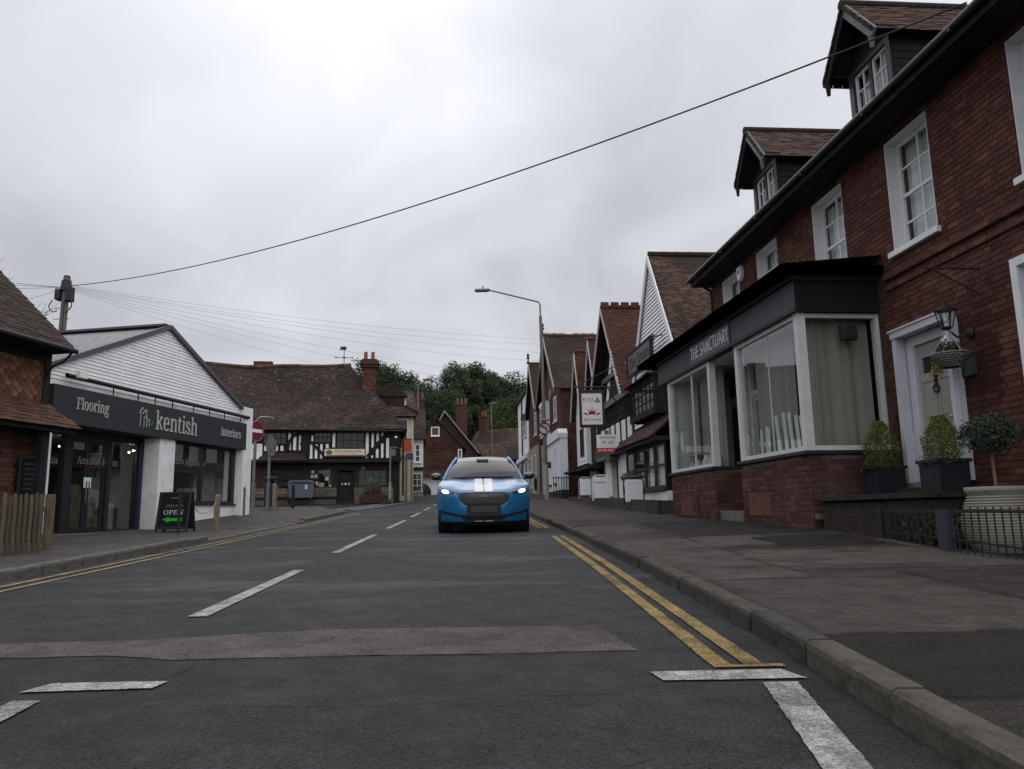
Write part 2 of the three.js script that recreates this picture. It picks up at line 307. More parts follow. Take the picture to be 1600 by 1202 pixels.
// sash window set in a wall opening. local x/y, wall face at z = 0
function sash(parent, x0, x1, y0, y1, o = {}) {
  const { rec = 0.14, cols = 2, rows = 4, sill = true, blind = 'net', fm = MT.whitePaint, m, reveal = true, bar: bw = 0.028, pane = MT.glass, name = 'sash_window', pw = 0.06, blindTop = 1 } = o;
  const w = grp(name, parent, m), z = -rec;
  const fr = [B(x0, y0, z - 0.05, x0 + pw, y1, z), B(x1 - pw, y0, z - 0.05, x1, y1, z), B(x0 + pw, y1 - pw, z - 0.05, x1 - pw, y1, z), B(x0 + pw, y0, z - 0.05, x1 - pw, y0 + pw, z)];
  const ym = (y0 + y1) / 2; if (rows > 2 && !o.casement) fr.push(B(x0 + pw, ym - 0.025, z - 0.045, x1 - pw, ym + 0.025, z - 0.004));
  for (let i = 1; i < cols; i++) { const x = mix(x0, x1, i / cols); fr.push(B(x - bw / 2, y0 + pw, z - 0.04, x + bw / 2, y1 - pw, z - 0.012)); }
  for (let j = 1; j < rows; j++) { if (rows > 2 && !o.casement && j === rows / 2) continue; const y = mix(y0, y1, j / rows); fr.push(B(x0 + pw, y - bw / 2, z - 0.039, x1 - pw, y + bw / 2, z - 0.013)); }
  mesh('window_frame', fr, fm, w);
  if (reveal) mesh('window_reveal', [B(x0 - 0.012, y0, z, x0, y1, 0.006), B(x1, y0, z, x1 + 0.012, y1, 0.006), B(x0 - 0.012, y1, z, x1 + 0.012, y1 + 0.012, 0.006)], o.rm || fm, w);
  for (let i = 0; i < cols; i++) for (let j = 0; j < rows; j++) {
    const a = mix(x0, x1, i / cols), b = mix(x0, x1, (i + 1) / cols), c = mix(y0, y1, j / rows), d = mix(y0, y1, (j + 1) / rows), e = rr(-0.002, 0.002);
    mesh('pane', [quad(V(a, c, z - 0.028 + e), V(b, c, z - 0.028 - e), V(b, d, z - 0.028), V(a, d, z - 0.028 + e))], pane, w);
  }
  if (sill) mesh('window_sill', RB(x0 - 0.08, y0 - 0.09, z, x1 + 0.08, y0, 0.08, 0.012), fm, w);
  if (blind) { // gathered net curtain close behind the glass
    const g = new THREE.PlaneGeometry(x1 - x0 - 0.04, (y1 - y0) * blindTop, 40, 1), p = g.attributes.position;
    for (let i = 0; i < p.count; i++) p.setZ(i, 0.02 * Math.sin(p.getX(i) * 70 + x0) + 0.01 * Math.sin(p.getX(i) * 33));
    g.computeVertexNormals(); g.translate((x0 + x1) / 2, y0 + (y1 - y0) * blindTop / 2, z - 0.14);
    if (!o.noCurtain) mesh('curtain', g, MT[blind], w);
    mesh('room_back', B(x0 - 0.02, y0 - 0.02, z - 0.6, x1 + 0.02, y1 + 0.02, z - 0.5), MT.roomDark, w);
  }
  return w;
}
// canvas print
function canvasTex(w, h, draw) { const c = document.createElement('canvas'); c.width = w; c.height = h; const x = c.getContext('2d'); draw(x, w, h); const t = new THREE.CanvasTexture(c); t.colorSpace = THREE.SRGBColorSpace; return t; }
function printMat(w, h, draw, o = {}) { return new THREE.MeshPhysicalMaterial({ map: canvasTex(w, h, draw), roughness: 0.7, specularIntensity: 0.25, side: THREE.DoubleSide, ...o }); }
const face = (x0, y0, x1, y1, z) => quad(V(x0, y0, z), V(x1, y0, z), V(x1, y1, z), V(x0, y1, z));
const fSerif = await new FontLoader().loadAsync('fonts/droid/droid_serif_regular.typeface.json');
const fSans = await new FontLoader().loadAsync('fonts/droid/droid_sans_regular.typeface.json');
function text(str, size, depth, font = fSerif, sx = 1) { const g = new TextGeometry(str, { font, size, depth, curveSegments: 3, bevelEnabled: false }); g.computeBoundingBox(); g.scale(sx, 1, 1); return g; }
function textW(g) { g.computeBoundingBox(); return g.boundingBox.max.x - g.boundingBox.min.x; }
// ---------- the lie of the land ----------
const ry = (d) => { const e = Math.min(d, 105); return 0.0319 * e + 0.00025 * Math.max(0, e - 18) ** 2 + (d > 105 ? (d - 105) * 0.06 : 0); };
const rx = (d) => -0.052 * d + (d > 30 ? 0.0017 * (Math.min(d, 120) - 30) ** 2 + (d > 120 ? (d - 120) * 0.306 : 0) : 0);
const RKf = (d) => interp([[-3, 1.15], [2.5, 1.47], [4.4, 1.63], [8, 1.74], [14, 1.8]], d), LK = -4.85;
const wallX = (d) => 6.69 - 0.083 * d;
const yB = (d) => (d > 60 ? ry(d) + 0.25 : interp([[-4, 0.05], [5, 0.28], [8, 0.38], [10, 0.5], [11.5, 0.62], [18, 0.77], [25, 1.02], [32, 1.3], [40, 1.62], [60, ry(60) + 0.25]], d));
const kentX = (d) => -8.9 + 0.188 * (d - 15);
const yL = (d) => interp([[-6, 0.0], [5, 0.29], [10, 0.46], [14.8, 0.6], [18, 0.66], [20, 0.88], [22, 1.05], [26, 1.2], [34, 1.33]], d);
// a sheet over a grid of (a in 0..1, d)
function sheet(ds, na, fx, fy, fc) {
  const pos = [], uv = [], col = [], idx = [];
  ds.forEach((d) => { for (let i = 0; i <= na; i++) { const a = i / na, x = fx(a, d), y = fy(a, d, x), c = fc ? fc(a, d, x) : 1; pos.push(x, y, -d); uv.push(x, d); const q = Array.isArray(c) ? c : [c, c, c]; col.push(...q); } });
  for (let j = 0; j + 1 < ds.length; j++) for (let i = 0; i < na; i++) { const k = j * (na + 1) + i; idx.push(k, k + 1, k + na + 2, k, k + na + 2, k + na + 1); }
  const g = new THREE.BufferGeometry(); g.setAttribute('position', new THREE.Float32BufferAttribute(pos, 3)); g.setAttribute('uv', new THREE.Float32BufferAttribute(uv, 2)); g.setAttribute('color', new THREE.Float32BufferAttribute(col, 3)); g.setIndex(idx); g.computeVertexNormals(); return g;
}
const steps = (a, b, n0, n1) => { const r = []; let d = a; while (d < b) { r.push(d); d += mix(n0, n1, clamp(d / 40)); } r.push(b); return r; };
function raw(name, g, m, parent) { const o = new THREE.Mesh(g, m); o.name = name; o.receiveShadow = true; o.castShadow = true; (parent || scene).add(o); return o; }

// terrain below everything, rising to a wooded hill behind the village
{
  const hill = (x, d) => { let y = ry(clamp(d, -40, 110)) - 0.45; y += 9 * sst(85, 165, d) + 2.5 * sst(20, 90, -x - 10) * sst(0, 60, d) + 26 * sst(150, 420, d); y += (fbm(x * 0.02 + 5, d * 0.02, 3, 9) - 0.5) * 6 * sst(90, 160, d); return y; };
  const ds = []; for (let d = -45; d < 130; d += 6) ds.push(d); for (let d = 130; d <= 620; d += 20) ds.push(d);
  const g = sheet(ds, 60, (a) => (a - 0.5) * 700, (a, d, x) => hill(x, d), () => 1);
  const o = raw('ground', g, mat([0.045, 0.055, 0.028], { t: T.stone, vertexColors: true })); o.userData.kind = 'structure';
}
const road = struct('road');
{
  const wear = (lat, d, x) => {
    let c = 0.92 + 0.30 * (fbm(x * 0.5 + 3, d * 0.3, 4, 3) - 0.5) + 0.2 * (fbm(x * 0.9, d * 4, 3, 31) - 0.5);
    const streak = sst(0.5, 0.72, fbm(x * 0.6 + 8, d * 2.6, 4, 71)) * sst(4.8, 8, d) * (1 - sst(32, 60, d));
    c += 0.75 * streak;
    c += 0.10 * Math.exp(-(((lat + 0.9) / 0.35) ** 2)) + 0.08 * Math.exp(-(((lat - 0.75) / 0.35) ** 2)); // wheel tracks
    c -= 0.26 * sst(1.15, 1.7, lat) * (0.4 + 0.9 * fbm(x * 2, d * 0.8, 3, 77)); // damp, dirty gutter
    c -= 0.14 * sst(5.2, 3.8, d + 0.15 * (lat + 1)); // newer asphalt close by
    c *= 0.93 + 0.14 * fbm(x * 6, d * 6, 2, 12);
    const w = 0.04 * sst(0.4, 0.7, fbm(x * 0.4, d * 0.5, 2, 93));
    return [c * (1 + w), c, c * (1 + 0.02)];
  };
  const ds = steps(-30, 8, 0.12, 0.12).filter((d, i) => d > -1 || i % 12 === 0).concat(steps(8.1, 150, 0.14, 1.1));
  raw('road_surface', sheet(ds, 56, (a, d) => rx(d) + mix(LK, RKf(d), a), (a, d) => ry(d), (a, d, x) => wear(mix(LK, RKf(d), a), d, x)), MT.road, road);
  // a strip laid across the lane, in worn reddish chippings
  const top = (l) => interp([[-5, 4.62], [-3.5, 4.68], [-2, 4.76], [-1, 5.02], [0.8, 4.98], [1, 5.0]], l) + 0.05 * (fbm(l * 3, 2, 4, 8) - 0.5), bot = (l) => interp([[-5, 4.22], [-2.0, 4.33], [-1.6, 4.2], [0, 4.22], [0.85, 4.22]], l) + 0.06 * (fbm(l * 4, 7, 4, 8) - 0.5);
  const n = 110, g = sheet([0, 0.1, 0.2, 0.3, 0.4, 0.5, 0.6, 0.7, 0.8, 0.9, 1], n, (a, t) => { const l = mix(-4.5, 0.86 - 0.1 * t, a); return rx(mix(bot(l), top(l), t)) + l; }, () => 0, (a, t, x) => 0.8 + 0.35 * (fbm(x * 2.2, t * 2 + 3, 4, 14) - 0.5) * 1.6);
  const p = g.attributes.position, uv = g.attributes.uv;
  for (let i = 0; i < p.count; i++) { const t = -p.getZ(i), x = p.getX(i); let l = x + 0.24; l = x - rx(mix(bot(l), top(l), t)); const d = mix(bot(l), top(l), t); p.setXYZ(i, x, ry(d) + 0.004, -d); uv.setXY(i, x, d); }
  g.computeVertexNormals(); raw('road_patch', g, MT.patch, road);
}
const sideY = (x, d) => ry(d) + 0.012 * Math.max(0, rx(d) - 4.85 - x) + 0.0006 * Math.max(0, -x - 12) ** 2 * 0.2;
// painted markings: quads given by (lat, d) corners, a little worn at the edges
const marks = grp('marking_paint', road);
function mark(name, pts, m, lift = 0.008) { // pts: near-left, near-right, far-right, far-left
  const [a, b, c, e] = pts, L = Math.hypot(a[0] - e[0], a[1] - e[1]), W = Math.hypot(a[0] - b[0], a[1] - b[1]);
  const nu = Math.max(2, Math.min(40, Math.round(W / 0.018))), nv = Math.max(2, Math.min(220, Math.round(L / 0.022)));
  const pos = [], col = [], uv = [], idx = [];
  for (let j = 0; j <= nv; j++) for (let i = 0; i <= nu; i++) {
    const u = i / nu, v = j / nv; let l = mix(mix(a[0], b[0], u), mix(e[0], c[0], u), v), d = mix(mix(a[1], b[1], u), mix(e[1], c[1], u), v);
    const n = fbm(l * 22, d * 22, 3, 4) - 0.5; if (i === 0 || i === nu) l += n * 0.009; if (j === 0 || j === nv) d += n * 0.012;
    const w = fbm(l * 7 + 3, d * 5, 4, 19), x = rx(d) + l;
    pos.push(x, (l < LK ? sideY(x, d) + 0.012 : ry(d)) + lift, -d); uv.push(x, d); const q = 0.84 + 0.4 * (w - 0.4) - 0.26 * sst(0.44, 0.3, w) + 0.3 * (vn(l * 55, d * 55, 3) - 0.5); col.push(q, q, q * 0.99);
  }
  for (let j = 0; j < nv; j++) for (let i = 0; i < nu; i++) { const k = j * (nu + 1) + i; idx.push(k, k + 1, k + nu + 2, k, k + nu + 2, k + nu + 1); }
  const g = new THREE.BufferGeometry(); g.setAttribute('position', new THREE.Float32BufferAttribute(pos, 3)); g.setAttribute('uv', new THREE.Float32BufferAttribute(uv, 2)); g.setAttribute('color', new THREE.Float32BufferAttribute(col, 3)); g.setIndex(idx); g.computeVertexNormals();
  return raw(name, g, m, marks);
}
{
  const w = 0.06;
  for (const [a, b] of [[5.6, 8.75], [11.1, 15.5], [17.9, 22.4], [25, 29], [31.5, 35.5], [38, 42], [46, 50], [54, 58]]) { const c = -1.93 - 0.003 * a; mark('lane_dash', [[c - w - (a < 6 ? 0.02 : 0), a], [c + w, a + 0.0], [c + w, b], [c - w, b]], MT.white); }
  for (const [l, e] of [[1.175, 1.425], [1.335, 1.575]]) { const c = (d) => interp([[3.86, l], [6, l + 0.07], [9, l + 0.16], [14.1, e]], d), D = [3.86, 6, 9, 14.1]; for (let i = 0; i < 3; i++) mark('yellow_line', [[c(D[i]) - 0.048, D[i]], [c(D[i]) + 0.048, D[i]], [c(D[i + 1]) + 0.046, D[i + 1]], [c(D[i + 1]) - 0.046, D[i + 1]]], MT.yellow); }
  mark('yellow_line', [[1.13, 3.8], [1.47, 3.8], [1.47, 3.855], [1.13, 3.855]], MT.yellow);
  for (const l of [1.43, 1.58]) mark('yellow_line', [[l - 0.05, 16.8], [l + 0.05, 16.8], [l + 0.05, 34], [l - 0.05, 34]], MT.yellow);
  for (const l of [-4.36, -4.58]) mark('yellow_line', [[l - 0.035, 3], [l + 0.035, 3], [l + 0.035, 30], [l - 0.035, 30]], MT.yellowPale);
  mark('bay_line', [[0.83, 3.57], [1.47, 3.57], [1.42, 3.74], [0.81, 3.74]], MT.white);
  mark('bay_line', [[0.93, 1.9], [1.08, 1.9], [1.40, 3.51], [1.25, 3.51]], MT.white);
  mark('bay_line', [[-2.02, 3.56], [-1.44, 3.6], [-1.42, 3.72], [-1.95, 3.72]], MT.white);
  mark('bay_line', [[-1.95, 2.6], [-1.8, 2.6], [-1.84, 3.42], [-1.96, 3.42]], MT.white);
  // give way lines across the mouth of the side street
  for (const o of [0, 0.75]) for (let i = 0; i < 10; i++) { const t = i / 10, d = 32.6 + o * 1.2 + t * 13, l = -6.0 + o + 1.1 * t; mark('give_way_dash', [[l - 0.15, d], [l + 0.15, d], [l + 0.24, d + 1.05], [l - 0.06, d + 1.05]], MT.white); }
  for (let i = 0; i < 3; i++) mark('give_way_dash', [[-10.8 + i * 1.2, 34 + i * 0.6], [-9.9 + i * 1.2, 34 + i * 0.6], [-9.8 + i * 1.2, 34.4 + i * 0.6], [-10.7 + i * 1.2, 34.4 + i * 0.6]], MT.white);
}
// side street joining from the left, and the apron before the timbered house
{
  const o = struct('side_street'); const ds = []; for (let d = 22; d <= 62; d += 1) ds.push(d);
  raw('road_surface', sheet(ds, 40, (a, d) => rx(d) + LK - 0.02 - 50 * (1 - a) ** 1.5, (a, d, x) => sideY(x, d) - (d < 26 ? 0.5 * sst(26, 24, d) : 0), (a, d, x) => 1.0 + 0.4 * (fbm(x * 0.4, d * 0.6, 4, 35) - 0.5)), MT.road, o);
}
// pavements with the scars of many trench repairs
const kdrop = (d) => 0.085 * sst(13.6, 14.8, d) * (1 - sst(21, 23, d));
const pave = (list, x, d, base) => { let c = base; for (const q of list) { const wob = 0.05 * (fbm(x * 5, d * 5, 2, 6) - 0.5), inn = Math.min(x - q[0] + wob, q[1] - x + wob, d - q[2] + wob, q[3] - d + wob); if (inn > 0) c = q[4]; if (Math.abs(inn) < 0.028) c *= 0.55; } return c; };
const pavR = struct('pavement'), pavL = struct('pavement');
{
  const P = [[0.6, 5.5, -2, 4.0, 0.72], [1.5, 3.2, 4.0, 6.3, 1.11], [3.2, 7, 4.6, 6.6, 0.7], [2.4, 5.2, 6.9, 8.9, 1.58], [1.2, 2.4, 6.3, 11, 1.39], [4.8, 6.5, 6.6, 8.2, 0.42], [2.4, 3.4, 9.5, 11.2, 1.69], [0.9, 2.2, 11.8, 15.2, 1.35], [2.4, 4.4, 11, 15.5, 0.47], [3.2, 4.4, 9.2, 10.6, 0.42], [0.2, 2.6, 18, 40, 1.23], [1.3, 2.6, 2.8, 3.9, 0.38]];
  const ds = steps(-8, 1, 0.5, 0.5).concat(steps(1.06, 14, 0.055, 0.09), steps(14.2, 75, 0.2, 1));
  const g = sheet(ds, 72, (a, d) => mix(rx(d) + RKf(d) + 0.115, Math.max(rx(d) + RKf(d) + 0.4, (d > 62 ? rx(d) + 5 : wallX(d) + 0.3)), a), (a, d, x) => mix(ry(d) + 0.112, yB(d), clamp(a)) + 0.012 * (fbm(x * 1.2, d * 1.2, 3, 4) - 0.5) * sst(0, 0.06, a),
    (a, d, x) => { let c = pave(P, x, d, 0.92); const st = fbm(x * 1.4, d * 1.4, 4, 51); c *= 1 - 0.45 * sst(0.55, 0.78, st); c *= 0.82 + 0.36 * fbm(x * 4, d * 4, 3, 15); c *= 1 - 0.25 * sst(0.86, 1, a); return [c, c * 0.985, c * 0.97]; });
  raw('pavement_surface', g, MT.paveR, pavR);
  const Q = [[-8, -6.4, 12, 14.5, 0.82], [-6.6, -5.4, 15.5, 20, 1.08], [-9, -5, 8, 10.4, 0.86]];
  const ds2 = steps(-8, 5, 0.5, 0.5).concat(steps(5.1, 33.5, 0.1, 0.25));
  const edge = (d) => (d < 29.5 ? rx(d) + LK - 0.13 : mix(rx(29.5) + LK - 0.13, -8.05, sst(29.5, 33.6, d)));
  const inner = (d) => (d < 22.2 ? kentX(d) - 0.4 : mix(-9.2, -8.3, sst(22.2, 33, d)));
  raw('pavement_surface', sheet(ds2, 40, (a, d) => mix(edge(d), inner(d), a), (a, d) => mix((interp([[0, ry(d) + 0.11], [29, ry(d) + 0.11], [34, ry(d) + 0.06]], d) - kdrop(d)), yL(d), Math.pow(a, 0.8)), (a, d, x) => { let c = pave(Q, x, d, 0.98); c *= 1 - 0.25 * sst(0.55, 0.78, fbm(x * 1.1, d * 1.1, 4, 53)); return c * (0.86 + 0.28 * fbm(x * 4, d * 4, 3, 25)); }), MT.paveL, pavL);
  // bank of earth and brick between the pavement and the side street
  // kerbs, stone by stone
  const kg = (l, w, h) => ext([[0, -0.2], [w, -0.2], [w, h], [0.03, h], [0.008, h - 0.012], [0, h - 0.035]], -l / 2, l / 2);
  const kR = struct('kerb'), kL = struct('kerb');
  const shared = [merge(kg(0.88, 0.125, 0.118)), merge(kg(0.88, 0.128, 0.112)), merge(kg(0.88, 0.122, 0.121))];
  for (let d = -2.0, i = 0; d < 62; d += 0.9, i++) {
    const o = new THREE.Mesh(pick(shared), pick([MT.kerb, MT.kerb, MT.kerb2, MT.kerb3])), x = rx(d) + RKf(d); o.name = 'kerb_stone'; o.castShadow = o.receiveShadow = true;
    const e = 0.45, a = Math.atan2(rx(d + e) + RKf(d + e) - rx(d - e) - RKf(d - e), 2 * e), s = Math.atan2(ry(d + e) - ry(d - e), 2 * e);
    o.position.set(x + rr(-0.006, 0.006), ry(d) + rr(-0.005, 0.004), -d); o.rotation.set(s, -a + rr(-0.006, 0.006), 0, 'YXZ'); kR.add(o);
  }
  for (let d = 3.0, i = 0; d < 29.5; d += 0.9, i++) {
    const drop = kdrop(d), o = new THREE.Mesh(pick(shared), MT.kerbL), x = rx(d) + LK; o.name = 'kerb_stone'; o.castShadow = o.receiveShadow = true;
    const s = Math.atan2(ry(d + 0.45) - ry(d - 0.45), 0.9);
    o.position.set(x, ry(d) - drop + rr(-0.004, 0.003), -d); o.rotation.set(0, Math.PI + 0.052 + rr(-0.005, 0.005), 0, 'YXZ'); o.rotation.x = -s; kL.add(o);
  }
}
// tar joints and cracks in the carriageway
function crack(name, pts, w, m, parent, yf, lift = 0.005) {
  const pos = [], idx = []; const P = [];
  for (let i = 0; i + 1 < pts.length; i++) { const n = Math.ceil(Math.hypot(pts[i][0] - pts[i + 1][0], pts[i][1] - pts[i + 1][1]) / 0.05); for (let k = 0; k < n; k++) { const t = k / n, x = mix(pts[i][0], pts[i + 1][0], t), d = mix(pts[i][1], pts[i + 1][1], t); P.push([x + 0.05 * (fbm(x * 5 + i, d * 5, 4, 3) - 0.5), d + 0.09 * (fbm(x * 5, d * 5 + 7, 4, 4) - 0.5)]); } }
  P.forEach((p, i) => { const q = P[Math.min(i + 1, P.length - 1)], o = P[Math.max(i - 1, 0)], dx = q[0] - o[0], dy = q[1] - o[1], l = Math.hypot(dx, dy) || 1, ww = w * (0.35 + 0.9 * fbm(i * 0.23, 3, 2, 5)); for (const s of [-1, 1]) { const x = p[0] - (s * ww * dy) / l, d = p[1] + (s * ww * dx) / l; pos.push(x, yf(x, d) + lift, -d); } if (i) { const k = 2 * i; idx.push(k - 2, k - 1, k + 1, k - 2, k + 1, k); } });
  const g = new THREE.BufferGeometry(); g.setAttribute('position', new THREE.Float32BufferAttribute(pos, 3)); g.setIndex(idx); g.computeVertexNormals(); metreUV(g); return raw(name, g, m, parent);
}
{
  const tar = mat([0.028, 0.028, 0.03], { roughness: 0.7 }), yf = (x, d) => ry(d);
  crack('road_crack', [[-1.8, 3.35], [-0.6, 3.28], [0.3, 3.42], [0.85, 3.36]], 0.0022, tar, road, yf, 0.0045);
  crack('road_crack', [[0.2, 2.45], [0.42, 2.6], [0.33, 2.75]], 0.003, tar, road, yf, 0.0045);
  crack('road_crack', [[-1.75, 4.2], [-1.2, 4.17], [-0.6, 4.21], [-0.1, 4.18], [0.6, 4.2]], 0.003, tar, road, yf, 0.0085);
  crack('road_crack', [[-2.1, 3.2], [-1.7, 3.6], [-1.62, 4.1]], 0.0022, tar, road, yf, 0.0125);
  crack('road_joint', [[rx(4) + 1.62, 4], [rx(9) + 1.6, 9], [rx(15) + 1.7, 15]], 0.004, tar, road, yf, 0.0045);
}
// ---------- the long brick house with the shop front, right ----------
const BH = rightFrame(5.073, 19.5, -0.083);
{
  const t = thing('brick_house', 'long red brick house with two tiled dormers and a dark bay shop front', 'house', BH);
  const X0 = 0.66, X1 = 14.5;
  const wins = [[1.4, 2.45, 4.62, 6.32], [3.5, 4.52, 4.62, 6.32], [6.1, 7.15, 4.62, 6.32], [8.5, 9.52, 4.62, 6.32], [11.12, 12.15, 4.62, 6.32], [13.1, 14.1, 4.62, 6.32]];
  const low = [[10.88, 12.1, 1.9, 3.62]], door = [8.47, 9.58, 1.18, 3.3], shop = [1.7, 7.85, 0.8, 3.86];
  const holes = [...wins.map((w) => [w[0] - 0.016, w[1] + 0.016, w[2], w[3] + 0.016]), ...low.map((w) => [w[0] - 0.016, w[1] + 0.016, w[2], w[3] + 0.016]), door, shop];
  const wall = grp('wall', t);
  mesh('mortar', slab(X0, X1, 0.1, 6.5, -0.3, 0, holes), MT.mortar, wall);
  wall.updateWorldMatrix(true, false);
  const hb = holes.map((h) => [h[0] - 0.004, h[1] + 0.004, h[2], h[3]]);
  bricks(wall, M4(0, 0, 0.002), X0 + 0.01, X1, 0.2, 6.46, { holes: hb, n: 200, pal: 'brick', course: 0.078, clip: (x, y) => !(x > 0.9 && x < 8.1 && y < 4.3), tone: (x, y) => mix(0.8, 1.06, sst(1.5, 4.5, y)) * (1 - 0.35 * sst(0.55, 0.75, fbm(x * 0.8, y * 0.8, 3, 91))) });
  // projecting brick band between the floors and a timber plate under the eaves
  const band = grp('string_course', t);
  mesh('mortar', B(8.2, 4.08, 0.01, X1, 4.17, 0.035), MT.mortar, band); mesh('mortar', B(8.2, 4.245, 0.01, X1, 4.335, 0.055), MT.mortar, band);
  bricks(band, M4(0, 0, 0.04), 8.2, X1, 4.084, 4.166, { n: 30, course: 0.08, pal: 'brick' }); bricks(band, M4(0, 0, 0.06), 8.2, X1, 4.25, 4.332, { n: 30, course: 0.08, pal: 'brick' });
  mesh('eaves_board', [B(X0 - 0.1, 6.46, 0.01, X1, 6.56, 0.5), B(X0 - 0.1, 6.44, 0.46, X1, 6.64, 0.52)], MT.blackWood, t);
  const gut = tube([V(X0 - 0.15, 6.62, 0.57), V(7, 6.60, 0.57), V(X1, 6.58, 0.57)], 0.055, 20, 8);
  mesh('gutter', [gut, rod(V(0.78, 6.55, 0.5), V(0.78, 6.3, 0.08), 0.035), rod(V(0.78, 6.3, 0.08), V(0.78, 4.3, 0.08), 0.035)], MT.iron, t);
  for (const x of [1.2, 3, 5, 7, 9, 11, 13]) mesh('gutter_bracket', B(x, 6.52, 0.5, x + 0.03, 6.57, 0.63), MT.iron, t);
  // roof
  const pitch = 0.733, cp = Math.cos(pitch), sp = Math.sin(pitch), roof = grp('roof', t);
  { // dormers come through, so leave the strips they stand in open
    const u = V(1, 0, 0), v = V(0, sp, -cp), W = X1 - X0 + 0.15, L = 4.9;
    const dm = [[4.05 - X0 + 0.15, 0.82], [8.2 - X0 + 0.15, 0.82]];
    const open = (a, s) => !dm.some((q) => Math.abs(a - q[0]) < 0.62 && s > 0.75 && s < 2.2);
    mesh('roof_board', ext([[0, 0], [W, 0], [W, L], [0, L]], -0.05, 0, dm.map((q) => [[q[0] - 0.6, 0.75], [q[0] + 0.6, 0.75], [q[0] + 0.6, 2.0], [q[0] - 0.6, 2.0]])), MT.tileBack, roof, new THREE.Matrix4().makeBasis(u, v, V(0, cp, sp)).setPosition(V(X0 - 0.15, 6.6, 0.54)));
    tiles(roof, V(X0 - 0.15, 6.6, 0.54), u, v, W, L, { pal: 'tile', clip: open });
    mesh('gable_wall', ext([[0.3, 6.5], [-7.0, 6.5], [-3.1, 10.05]], 0, 0.25), MT.mortar, roof, M4(X0 + 0.0, 0, 0, Math.PI / 2).multiply(M4(0, 0, 0, Math.PI)));
    const yb = 6.6 + L * sp, zb = 0.54 - L * cp;
    mesh('roof_back', quad(V(X0 - 0.15, yb, zb), V(X1, yb, zb), V(X1, 6.5, zb - 4), V(X0 - 0.15, 6.5, zb - 4)), MT.tileBack, roof);
    mesh('ridge', rod(V(X0 - 0.15, yb, zb), V(X1, yb, zb), 0.11, 0.11, 8), MT.chimneyPot, roof);
  }
  mesh('side_wall', [B(X0, 0.1, -7, X0 + 0.25, 6.5, -0.3), B(X1 - 0.25, 0.1, -7, X1, 6.5, -0.3), B(X0, 0.1, -7.2, X1, 6.5, -7)], MT.mortar, t);
  wins.forEach((w, i) => sash(t, w[0], w[1], w[2], w[3], { rec: 0.17, cols: 2, rows: 4, blind: 'net', blindTop: i % 2 ? 1 : 0.97 }));
  sash(t, low[0][0], low[0][1], low[0][2], low[0][3], { rec: 0.15, cols: 2, rows: 4 });
  mesh('window_surround', slab(10.78, 12.2, 1.8, 3.72, 0.012, 0.05, low), MT.whitePaint, t);
  // dormers
  const near = [8.2, 4.05];
  near.forEach((cx, di) => {
    const dg = grp('dormer', t), z = -0.08, hw = 0.6, y0 = 6.95, y1 = 8.02, ax = 8.92, gz = 0.26, ez = 7.98, eh = 0.78;
    dg.updateWorldMatrix(true, false);
    mesh('dormer_frame', [B(cx - hw, y0, z - 0.1, cx - hw + 0.12, y1, z + 0.02), B(cx + hw - 0.12, y0, z - 0.1, cx + hw, y1, z + 0.02), B(cx - hw + 0.12, y0, z - 0.1, cx + hw - 0.12, y0 + 0.07, z + 0.03), B(cx - hw + 0.12, y1 - 0.08, z - 0.1, cx + hw - 0.12, y1, z + 0.02), B(cx - 0.035, y0 + 0.07, z - 0.09, cx + 0.035, y1 - 0.08, z)], MT.fascia, dg);
    const fr = [], zz = z - 0.03;
    for (const s of [-1, 1]) {
      const a = s < 0 ? cx - hw + 0.12 : cx + 0.035, b = s < 0 ? cx - 0.035 : cx + hw - 0.12, c = y0 + 0.07, d = y1 - 0.08, p = 0.04;
      fr.push(B(a, c, zz - 0.04, a + p, d, zz), B(b - p, c, zz - 0.04, b, d, zz), B(a + p, c, zz - 0.04, b - p, c + p, zz), B(a + p, d - p, zz - 0.04, b - p, d, zz), B((a + b) / 2 - 0.011, c + p, zz - 0.035, (a + b) / 2 + 0.011, d - p, zz - 0.008));
      for (const q of [1, 2]) { const y = mix(c, d, q / 3); fr.push(B(a + p, y - 0.011, zz - 0.034, b - p, y + 0.011, zz - 0.009)); }
      mesh('pane', face(a, c, b, d, zz - 0.022 + rr(-0.003, 0.003)), MT.glass, dg);
    }
    mesh('window_frame', fr, MT.whitePaint, dg);
    mesh('curtain', face(cx - hw + 0.1, y0 + 0.05, cx + hw - 0.1, y1 - 0.05, z - 0.2), MT.net, dg);
    // cheeks in dark overlapping boards
    for (const s of [-1, 1]) { const x = cx + s * hw; mesh('cheek', ext([[z, y0 - 0.1], [z, y1 + 0.1], [z - 1.8, y1 + 0.1]], -0.02, 0.02), MT.blackWood, dg, M4(x, 0, 0, -Math.PI / 2));
      for (let k = 0; k < 9; k++) { const y = y0 + 0.02 + k * 0.125, zb = z - (y - y0) * 1.12 - 0.12; mesh('cheek_board', B(-0.016, 0, 0, 0.0, 0.135, z - 0.03 - zb).applyMatrix4(M4(0, 0, 0, 0, 0, s * 0.09)), k % 3 ? MT.blackWood : MT.tileBack, dg, M4(x + s * 0.035, y, zb)); } }
    mesh('gable_panel', ext([[-hw, y1 + 0.002], [hw, y1 + 0.002], [0, ax - 0.14]], z - 0.08, z - 0.02), MT.blackWood, dg, M4(cx, 0, 0));
    mesh('soffit', B(cx - eh, y1 - 0.02, z - 0.02, cx - hw, y1 + 0.03, gz - 0.03), MT.blackWood, dg); mesh('soffit', B(cx + hw, y1 - 0.02, z - 0.02, cx + eh, y1 + 0.03, gz - 0.03), MT.blackWood, dg);
    // bargeboards with drop ends
    const L = Math.hypot(eh, ax - ez);
